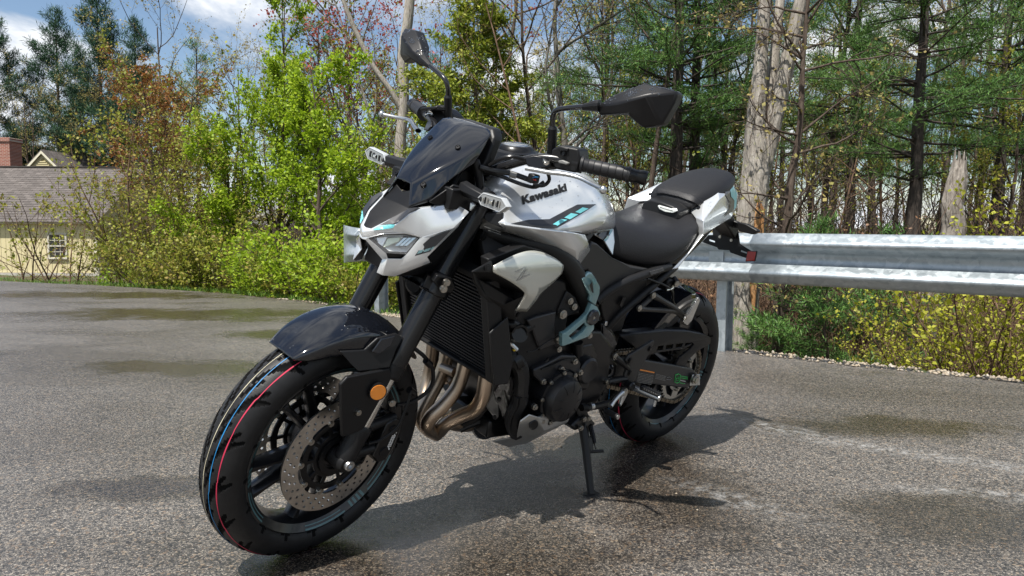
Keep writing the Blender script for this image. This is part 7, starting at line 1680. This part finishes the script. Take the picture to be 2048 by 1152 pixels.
again(PN3, gp((9.2735,21,0.8822)), 4.4, .95, 'green pine between the forked trunk and the broken snag')
again(PN3, gp((11.4725,18,0.8956)), 5.3, .90, 'green pine behind the broken snag near the right edge')
# yellow-green hemlock behind the visor
r, br = pine_br(14, 7.9, .7, .12, 2.3, .22, 7, 14, .7, 9)
tree('hemlock', 'yellow-green conical hemlock rising behind the visor', gp((-0.8921,17.5,0.8194)), r, br, B_BRN, (7, 4, 3), [(foliage(br, r, (2,), 110, .12, .06, .2, up=-.15), K_HEM), (foliage(br, r, (1,), 34, .11, .04, .22, (.2, 1), up=-.15), K_HEM)])
r, br = pine_br(15, 5.2, .4, .07, 1.5, .2, 6, 16, .75, 7)
HM = tree('hemlock', 'small yellow-green hemlock left of the right mirror stem', gp((-1.6656,16,0.8146)), r, br, B_BRN, (6, 4, 3), [(foliage(br, r, (2,), 70, .10, .04, .22, up=-.15), K_HEM), (foliage(br, r, (1,), 30, .10, .04, .22, (.2, 1), up=-.15), K_HEM)])
again(HM, gp((-0.1864,19,0.8238)), 3.1, 1.1, 'yellow-green hemlock above the fuel tank')
again(HM, gp((-2.5015,13,0.8093)), 2.0, .72, 'low yellow-green hemlock behind the right indicator')
# pine saplings under the rail
r, br = pine_br(16, 1.9, .15, .025, .85, .12, 5, 2, .8, 6)
SP = tree('pine_sapling', 'soft green pine sapling under the rail, right of the slim trunk', gp((3.1544,7.6,0.8439)), r, br, B_BRN, (5, 3, 3), [(foliage(br, r, (1, 2), 120, .085, .02, .06, up=.2), K_PINE2)])
again(SP, gp((2.62,8.1,0.8406)), 1.0, .40, 'small pine sapling at the foot of the forked trunk')
again(SP, gp((4.2883,10.5,0.851)), 3.0, 1.2, 'pine sapling beside the slim trunk behind the rail')
again(SP, gp((4.482,9,0.8521)), 4.2, 1.1, 'pine sapling in front of the broken snag')
# ---- broadleaf trees
def broad(seed, H, R, C, lean=(0, 0)):
    r = np.random.default_rng(seed); br = []; grow(r, np.zeros(3), np.array([lean[0], lean[1], 1.0]), H, R, 0, C, br); return r, br
CB = dict(seg=(9, 6, 5, 3), wig=(.05, .10, .14, .16), up=(.03, .07, .06, .04), tip=(.15, .2, .25, .3), kids=(17, 8, 6), t0=(.06, .15, .1), ang=(46, 42, 45), len=(.55, .48, .42), fall=(.72, .4, .3), rr=(.5, .5, .5))
r, br = broad(21, 6.1, .085, CB)
LT = tree('spring_tree', 'bright lime-green leafing tree left of the motorcycle', gp((-4.1419,13,0.7992)), r, br, B_BRN, (8, 6, 4, 3), [(foliage(br, r, (2, 3), 24, .066, .045, .38, clump=3), K_BRT), (foliage(br, r, (1,), 12, .066, .04, .38, (.3, 1), 2), K_BRT)])
LT.scale = (.72, .72, .92)
r, br = broad(22, 3.9, .05, CB)
ST2 = tree('spring_tree', 'smaller lime-green tree in front of the dark wood, beside the mudguard', gp((-2.7011,11,0.808)), r, br, B_BRN, (7, 5, 4, 3), [(foliage(br, r, (2, 3), 26, .058, .04, .38, clump=3), K_BRT)])
again(ST2, gp((-4.6053,12.5,0.7963)), 2.2, .85, 'low lime-green tree between the olive shrub and the tall bright tree')
CM = dict(seg=(6, 5, 4, 3), wig=(.10, .12, .15, .16), up=(.05, .06, .05, .04), tip=(.2, .2, .3, .3), kids=(9, 7, 5), t0=(.12, .12, .1), ang=(36, 40, 42), len=(.62, .5, .45), fall=(.5, .3, .3), rr=(.55, .5, .5))
def clump(seed, n, H, R, spread, C):
    r = np.random.default_rng(seed); br = []
    for k in range(n):
        a = 2 * math.pi * (k + r.uniform(-.3, .3)) / n; s = spread * r.uniform(.4, 1.2); grow(r, np.array([math.cos(a) * .12, math.sin(a) * .12, 0]), np.array([math.cos(a) * s, math.sin(a) * s, 1]), H * r.uniform(.75, 1.1), R * r.uniform(.7, 1.1), 0, C, br)
    return r, br
r, br = clump(23, 5, 3.6, .035, .45, CM)
OS = tree('olive_shrub', 'olive-green shrub with reddish stems right of the yellow house', gp((-6.3538,13.2,0.7856)), r, br, B_RED, (6, 5, 3, 3), [(foliage(br, r, (1, 2, 3), 11, .056, .03, .38, clump=1), K_OLV)], cat='shrub')
again(OS, gp((-5.1862,12.4,0.7927)), 2.0, .92, 'olive shrub just left of the lime-green tree')
again(OS, gp((-6.8897,13.6,0.7823)), 4.1, .60, 'thin olive shrub in front of the house corner')
r, br = clump(24, 4, 2.0, .020, .5, dict(CM, kids=(5, 4, 3)))
OT = tree('twiggy_sapling', 'sparse budding sapling in front of the house window', gp((-7.7689,13,0.7768)), r, br, B_RED, (5, 4, 3, 3), [(foliage(br, r, (2, 3), 9, .06, .02, .36), K_OLV)], cat='shrub')
again(OT, gp((-8.7202,13.4,0.771)), 2.4, 1.05, 'bare budding sapling at the far left before the house')
CO = dict(seg=(9, 6, 5, 3), wig=(.05, .10, .14, .16), up=(.03, .07, .05, .04), tip=(.15, .2, .25, .3), kids=(14, 7, 6), t0=(.22, .2, .1), ang=(48, 42, 45), len=(.46, .48, .42), fall=(.55, .4, .3), rr=(.5, .5, .5))
r, br = broad(25, 9.4, .13, CO)
OR = tree('budding_tree', 'orange-brown budding tree behind the olive shrubs', gp((-13.5215,31,0.7422)), r, br, B_BRN, (8, 6, 4, 3), [(foliage(br, r, (2, 3), 15, .13, .06, .34), K_ORG)])
OR.scale = (.88, .88, .84)
again(OR, gp((-12.1666,25,0.7503)), 2.6, .74, 'rusty budding tree above the house roof')
again(OR, gp((-9.8293,21,0.7645)), 4.6, .66, 'low rusty tree between house and lime-green tree')
r, br = broad(26, 8.8, .12, CO)
OG = tree('young_leaf_tree', 'olive young-leaf tree behind the lime-green tree', gp((-5.3916,25,0.792)), r, br, B_BRN, (8, 6, 4, 3), [(foliage(br, r, (2, 3), 14, .11, .06, .34), K_OLV)])
again(OG, gp((-16.6111,36,0.7234)), 1.7, .95, 'olive tree rising over the house ridge')
again(OG, gp((-36.0559,60,0.6047)), 3.2, .92, 'olive tree behind the house chimney')
again(OG, gp((-31.7713,58,0.631)), 5.2, .98, 'olive tree below the tallest pine')
again(OG, gp((-4.6769,30,0.7966)), 4.4, .95, 'olive young-leaf tree behind the red-budded maple')
again(OG, gp((-41.3771,62,0.572)), .4, .85, 'olive tree left of the chimney')
again(OG, gp((-13.0242,36,0.7455)), 2.9, .72, 'olive tree behind the top of the lime-green tree')
again(OG, gp((3.5091,24,0.8468)), 1.1, .80, 'young-leaf tree between the handlebar and the pine trunks')
again(OG, gp((5.7124,20,0.8602)), 2.3, .62, 'young-leaf tree left of the forked trunk')
again(OG, gp((9.1645,23,0.8816)), 3.3, .78, 'young-leaf tree right of the forked trunk')
again(OG, gp((12.7756,26,0.9039)), 4.3, .85, 'young-leaf tree left of the broken snag')
again(OG, gp((9.9087,15,0.8858)), 5.6, .60, 'young-leaf tree at the right edge behind the bushes')
again(OG, gp((1.0005,30,0.8316)), .9, .9, 'young-leaf tree behind the clutch lever')
CR2 = dict(seg=(10, 7, 5, 4), wig=(.05, .12, .16, .18), up=(.02, .05, .04, .03), tip=(.2, .2, .25, .3), kids=(9, 7, 6), t0=(.35, .2, .1), ang=(44, 42, 45), len=(.52, .5, .45), fall=(.35, .3, .3), rr=(.6, .5, .5))
mt = [(-3.0613,20.5,0.5481),(-2.9724,20.5,1.7661),(-3.0471,20.5,2.8378),(-2.9314,20.5,4.1656),(-2.9513,20.5,5.3476),(-2.8128,20.5,6.2599),(-2.7278,20.5,7.2937),(-2.6674,20.5,8.8275)]
def later_maple():
    return big_trunk('maple_trunk', 'pale lichened maple trunk rising between the brake lever and the right mirror', [(mt, [.17, .155, .15, .145, .135, .12, .115, .10]), ([(-2.9602,20.5,3.835),(-3.2893,20.4,4.4094),(-3.7321,20.3,5.0394),(-4.1007,20.2,5.7882),(-4.3979,20.1,6.5249),(-4.6236,20,7.3748)], [.085, .08, .07, .06, .05, .04])], B_LICH, seed=9, amp=.05)
r, br = broad(27, 11.0, .07, CR2, (-.05, 0))
tree('red_maple', 'thin maple with red buds beside the lichened trunk', gp((-3.7219,22,0.8022)), r, br, B_GREY, (9, 6, 4, 3), [(foliage(br, r, (3,), 5, .085, .06, .36, (.4, 1), 2), K_RED)])
r, br = broad(28, 9.5, .11, CR2, (-.22, .05))
tree('red_maple', 'leaning red-budded maple left of the right mirror', gp((-3.6618,24,0.8026)), r, br, B_GREY, (9, 6, 4, 3), [(foliage(br, r, (2, 3), 6, .095, .08, .36, (.3, 1), 2), K_RED)])
# bare hardwoods
CBARE = dict(seg=(11, 8, 6, 4), wig=(.045, .14, .17, .2), up=(.02, .05, .04, .03), tip=(.25, .2, .25, .3), kids=(10, 8, 7), t0=(.42, .2, .1), ang=(46, 44, 46), len=(.48, .5, .48), fall=(.3, .3, .3), rr=(.55, .5, .5))
r, br = broad(29, 9.0, .13, CBARE)
BT = tree('bare_tree', 'bare branching tree with broken top behind the handlebar', gp((1.5167,19,0.8343)), r, br, B_GREY, (9, 6, 4, 3), [(foliage(br, r, (3,), 2.2, .07, .03, .36), K_BUD)])
r, br = broad(30, 12.0, .10, dict(CBARE, kids=(9, 6, 5), t0=(.55, .2, .1)), (.04, 0))
BT2 = tree('slender_tree', 'slender budding hardwood in the wood', gp((2.6796,26,0.8418)), r, br, B_BRN, (7, 5, 3, 3), [(foliage(br, r, (2, 3), 8, .09, .06, .36), K_BUD)], group='slender hardwoods in the wood')
BT2['label'] = 'slender leafless hardwood standing in the wood'
r, br = broad(31, 7.0, .05, dict(CBARE, kids=(10, 6, 4), t0=(.2, .2, .1)), (-.06, 0))
BT3 = tree('slender_tree', 'slender leafless hardwood standing in the wood', gp((0.6496,15,0.8288)), r, br, B_RED, (6, 4, 3, 3), [(foliage(br, r, (2, 3), 7, .06, .05, .36), K_OLV)], group='slender hardwoods in the wood')
for i in range(42):
    rr = random.Random(100 + i); px = 850 + 1250 * ((i * .618034) % 1.0) + rr.uniform(-14, 14); Yd = 16 + 28 * rr.random(); q = ((px - 1024) / 1500.9 * Yd, Yd)
    again(BT2 if i % 2 else BT3, (q[0], q[1], gz(*q) - .1), rr.uniform(0, 6.28), rr.uniform(.75, 1.15), 'slender leafless hardwood standing in the wood', 'slender hardwoods in the wood')
for i in range(14):
    rr = random.Random(300 + i); px = 20 + 760 * ((i * .618034) % 1.0); Yd = 30 + 22 * rr.random(); q = ((px - 1024) / 1500.9 * Yd, Yd)
    if px < 320 and Yd < 48: q = (q[0] * 50 / Yd, 50)
    again(BT2, (q[0], q[1], gz(*q) - .1), rr.uniform(0, 6.28), rr.uniform(.7, .95), 'slender leafless hardwood standing in the wood', 'slender hardwoods in the wood')
# ---- forked grey trunk right behind the rail, slim trunk, broken snag: dense meshes with ridged bark
def big_trunk(name, label, segs, bark, extra=(), seed=1, ridges=13, amp=.09, jag=0):
    T = empty(name); tag(T, label, 'tree'); rg = np.random.default_rng(seed); w = Wood(); seg = 40
    base = np.array(segs[0][0][0]); T.location = tuple(base)
    for P, R in segs:
        P = np.array([tuple(q) for q in cr([tuple(p) for p in P], 10)]) - base; t = np.linspace(0, len(R) - 1, len(P)); Rr = np.interp(t, np.arange(len(R)), R)
        n0 = w.n; w.tube(P, Rr, seg); V = w.V[-1].reshape(len(P), seg, 3); c = P[:, None]; k = np.arange(seg) / seg * 2 * np.pi
        z = P[:, 2][:, None]; d = amp * (.6 * np.sin(ridges * k[None] + 2.2 * np.sin(z * 2.1) + z) + .5 * np.sin((ridges + 6) * k[None] - z * 1.7 + 2 * np.sin(z * 3.3)) + .5 * rg.normal(0, 1, (len(P), seg)) * .5) + .10 * np.sin(2 * k[None] + z * 1.1)
        V = c + (V - c) * (1 + d[..., None])
        if jag:
            for q in range(5): V[-1 - q, :, 2] += jag * (1 - q / 5) * (np.sin(3 * k + 1) + .8 * np.sin(7 * k) + .6 * rg.normal(0, 1, seg))
        w.V[-1] = V.reshape(-1, 3)
    w.build('trunk', bark, T); return T
later_maple()
def wp(L): return [tuple(q) for q in L]
t1 = [(2.6435,8.6,-0.9478),(2.6769,8.6,-0.537),(2.6875,8.6,0.2171),(2.7226,8.6,0.9038),(2.759,8.6,1.5254),(2.7424,8.6,2.0281),(2.7765,8.6,2.6912),(2.7953,8.6,3.4538),(2.7973,8.6,4.205)]
t2 = [(2.8101,8.6,1.357),(2.877,8.58,1.6923),(2.9859,8.55,2.2983),(3.0852,8.5,2.888),(3.173,8.45,3.4105),(3.3525,8.4,4.13)]
t3 = [(2.8264,8.65,1.6989),(2.962,8.75,2.5568),(3.0202,8.8,3.183),(3.0861,8.85,3.7536),(3.1725,8.9,4.5445)]
FT_ = big_trunk('forked_tree', 'big pale forked trunk with a torn bark scar behind the tail', [(t1, [.150, .142, .140, .145, .140, .098, .076, .068, .06]), (t2, [.084, .090, .086, .080, .074, .07]), (t3, [.062, .060, .056, .052, .05])], B_LICH)
sc = [(2.7499,8.43,1.1528),(2.8215,8.43,1.0145),(2.8198,8.43,0.7358),(2.7728,8.44,0.2293),(2.7426,8.44,-0.2251),(2.6826,8.44,0.2287),(2.7078,8.43,0.7351),(2.721,8.43,1.0139)]
g = Geo(); g.prism(sc, (0, .05, 0)); o = g.make('bark_scar', bark_mat('torn_wood', (.16, .07, .025), (.38, .20, .085), (.50, .32, .16)), None, bevel=.01); o.parent = FT_; o.matrix_parent_inverse = Matrix.Translation(FT_.location).inverted()
r, br = broad(41, 5.0, .055, dict(CBARE, kids=(13, 7, 5), t0=(.3, .2, .1)), (.05, 0))
s1 = [(2.9378,8.2,-0.919),(2.9385,8.2,-0.4713),(2.9348,8.2,0.2477),(2.993,8.2,0.9026),(3.0151,8.2,1.3343),(3.0903,8.2,1.922),(3.0963,8.2,2.6071),(3.1321,8.2,3.3343)]
SL = big_trunk('slim_tree', 'slim brown tree just right of the forked trunk', [(s1, [.062, .058, .052, .045, .04, .032, .026, .02])], B_BRN, amp=.05)
w = Wood(); rg = np.random.default_rng(7); b0 = np.array(SL.location); bl = []
S_ = np.array([tuple(q) for q in cr(s1, 6)]) - b0
for k in range(24):
    i = rg.integers(8, len(S_) - 2); d = unit(np.array([rg.normal(0, 1), rg.normal(0, .6), rg.uniform(.1, .9)])); grow(rg, S_[i], d, rg.uniform(.6, 1.6), .016, 1, CBARE, bl)
for P, R, lev in bl: w.tube(P, R, (6, 5, 4, 3)[lev])
w.build('limbs', B_BRN, SL); V, F = foliage(bl, rg, (3,), 5, .05, .02, .36); npmesh('crown', V, F, K_BUD, SL)
sn = [(5.1385,9.6,-1.2059),(5.2833,9.6,-0.6158),(5.3852,9.6,-0.0964),(5.5023,9.6,0.3545),(5.6203,9.6,0.7702),(5.5884,9.6,1.1187),(5.6345,9.6,1.4343),(5.6579,9.6,1.6979)]
big_trunk('broken_snag', 'weathered broken-off tree stump leaning right beyond the rail', [(sn, [.165, .15, .135, .125, .122, .112, .100, .062])], bark_mat('snag_bark', (.10, .085, .07), (.26, .23, .20), (.42, .39, .34)), seed=4, ridges=9, amp=.15, jag=.07)
w = None
# ---- bushes along the rail and the verge
r, br = clump(51, 9, 1.35, .010, .75, dict(seg=(6, 5, 4), wig=(.10, .14, .16), up=(.03, .04, .03), tip=(.3, .3, .4), kids=(9, 5), t0=(.15, .1), ang=(42, 42), len=(.5, .45), fall=(.4, .3), rr=(.5, .5)))
BU = tree('yellow_green_bush', 'yellow-green leafing bush at the right edge beside the gravel', gp((3.3956,5.3,0.8453)), r, br, B_RED, (5, 4, 3), [(foliage(br, r, (0, 1, 2), 17, .036, .015, .38), K_YEL)], cat='bush')
for i, (px, Yd, sc, lb) in enumerate(((1885, 5.9, .85, 'yellow-green bush in front of the leaning snag'), (2065, 4.9, 1.05, 'tall yellow-green bush cut by the right edge'), (1945, 6.8, 1.1, 'yellow-green bush rising behind the rail near the snag'), (1775, 6.5, .55, 'small yellow-green bush left of the snag below the rail'))):
    again(BU, gp(((px - 1024) / 1500.9 * Yd, Yd)), i * 1.3, sc, lb)
r, br = clump(52, 10, .85, .009, .9, dict(seg=(5, 4, 3), wig=(.12, .14, .16), up=(.02, .03, .03), tip=(.3, .3, .4), kids=(8, 5), t0=(.15, .1), ang=(45, 42), len=(.5, .45), fall=(.4, .3), rr=(.5, .5)))
VB = tree('verge_bush', 'low leafy bush on the bank beyond the pavement edge', gp((-1.79,8.3,0.8135)), r, br, B_BRN, (4, 3, 3), [(foliage(br, r, (0, 1, 2), 40, .045, .02, .36), K_BRT)], cat='bush', group='low bushes on the bank')
VO = tree('verge_bush', 'low leafy bush on the bank beyond the pavement edge', gp((-2.4729,9.2,0.8093)), r, br, B_BRN, (4, 3, 3), [(foliage(br, r, (0, 1, 2), 38, .042, .02, .36), K_OLV)], cat='bush', group='low bushes on the bank')
for i in range(26):
    rr = random.Random(500 + i); px = 300 + 540 * ((i * .618034) % 1.0); 
    Yd = float(np.interp(px, [0, 200, 400, 600, 700, 780, 840], [11.3, 10.7, 9.9, 8.9, 8.3, 7.7, 7.3])) + rr.uniform(.1, 2.6)
    again((VB, VO)[i % 2], gp(((px - 1024) / 1500.9 * Yd, Yd)), rr.uniform(0, 6.28), rr.uniform(.6, 1.35), 'low leafy bush on the bank beyond the pavement edge', 'low bushes on the bank')
# ---- tangled undergrowth, dead leaves, grass: masses nobody could count
def brush(name, label, n, xr, yr, L, rad_, m, seed, cat='undergrowth', leafm=None, nl=0, ls=.05, hmax=1.2):
    r = np.random.default_rng(seed); V = []; F = []; k = 5; seg = 3; tips = []
    Yd = r.uniform(*yr, n); px = r.uniform(*xr, n); X = (px - 1024) / 1500.9 * Yd; ok = edge_dist(X, Yd) > .5; X, Yd = X[ok], Yd[ok]; n = len(X); Z = ground_z(X, Yd)
    d = r.normal(0, .45, (n, 3)); d[:, 2] = r.uniform(.35, 1.2, n); d /= np.linalg.norm(d, axis=1)[:, None]; ln = L * r.uniform(.4, 1.3, n)
    P = np.zeros((n, k, 3)); P[:, 0] = np.stack([X, Yd, Z + r.uniform(-.05, hmax, n) * r.random(n)], 1)
    for i in range(1, k):
        d = d + r.normal(0, .22, (n, 3)); d /= np.linalg.norm(d, axis=1)[:, None]; P[:, i] = P[:, i - 1] + d * (ln / (k - 1))[:, None]
    R = rad_ * r.uniform(.5, 1.4, n)[:, None] * np.linspace(1, .25, k)[None]
    T = np.gradient(P, axis=1); T /= np.linalg.norm(T, axis=2)[..., None]; U = np.cross(T, np.array([.3, .9, .1])); U /= np.linalg.norm(U, axis=2)[..., None]; W = np.cross(T, U)
    a = np.arange(seg) * 2 * np.pi / seg
    Vv = P[:, :, None] + (U[:, :, None] * np.cos(a)[None, None, :, None] + W[:, :, None] * np.sin(a)[None, None, :, None]) * R[:, :, None, None]
    i, j = np.meshgrid(np.arange(k - 1), np.arange(seg), indexing='ij'); j2 = (j + 1) % seg; f = np.stack([i * seg + j, i * seg + j2, (i + 1) * seg + j2, (i + 1) * seg + j], -1).reshape(-1, 4)
    F = (f[None] + (k * seg) * np.arange(n)[:, None, None]).reshape(-1, 4); o = npmesh(name, Vv.reshape(-1, 3), F, m, None, True); o['kind'] = 'stuff'; tag(o, label, cat)
    if leafm is not None:
        q = P[:, 1:].reshape(-1, 3); q = q[r.choice(len(q), nl)]; Vl, Fl = leaf_mesh(q + r.normal(0, .03, q.shape), r.normal(0, 1, q.shape), ls * r.uniform(.5, 1.3, nl), ls * .35 * r.uniform(.6, 1.2, nl), r); l = npmesh('leaves', Vl, Fl, leafm, o); l['kind'] = 'stuff'
brush('twig_thicket', 'tangled brown twigs filling the wood behind the rail', 6800, (830, 2140), (9.2, 19), 1.6, .0075, B_RED, 61, leafm=K_DEAD, nl=17000, ls=.055, hmax=1.6)
brush('twig_thicket', 'grey-brown twigs deeper in the wood', 6500, (600, 2150), (16, 36), 2.8, .013, B_BRN, 62, leafm=K_OLV, nl=12000, ls=.09, hmax=4.2)
brush('twig_thicket', 'thin twigs in the wood behind the left-hand shrubs', 2400, (330, 800), (17, 46), 2.6, .014, B_BRN, 63, leafm=K_OLV, nl=9000, ls=.11, hmax=3.0)
def litter(name, label, n, xr, yr, m, size, seed, up=0, cat='leaf litter', flat=1.0, dmin=.1):
    r = np.random.default_rng(seed); Yd = r.uniform(*yr, n); X = (r.uniform(*xr, n) - 1024) / 1500.9 * Yd; ok = edge_dist(X, Yd) > dmin; X, Yd = X[ok], Yd[ok]; n = len(X)
    P = np.stack([X, Yd, ground_z(X, Yd) + .01], 1); D = r.normal(0, 1, (n, 3)); D[:, 2] = D[:, 2] * .25 + up; L = size * r.uniform(.5, 1.3, n); V, F = leaf_mesh(P, D, L, L * (.33 if up < 1 else .05), r, flat); o = npmesh(name, V, F, m); o['kind'] = 'stuff'; tag(o, label, cat)
litter('leaf_litter', 'brown leaf litter on the bank behind the rail', 26000, (800, 2200), (4, 14), K_DEAD, .055, 71, dmin=.45)
litter('grass_tufts', 'green grass on the bank beyond the pavement at left', 42000, (-200, 830), (7, 15), K_GRS, .065, 72, up=2.2, cat='grass', flat=0)
litter('lawn', 'green lawn around the house', 26000, (-200, 700), (15, 34.5), K_GRS, .10, 73, up=2.2, cat='grass', flat=0)
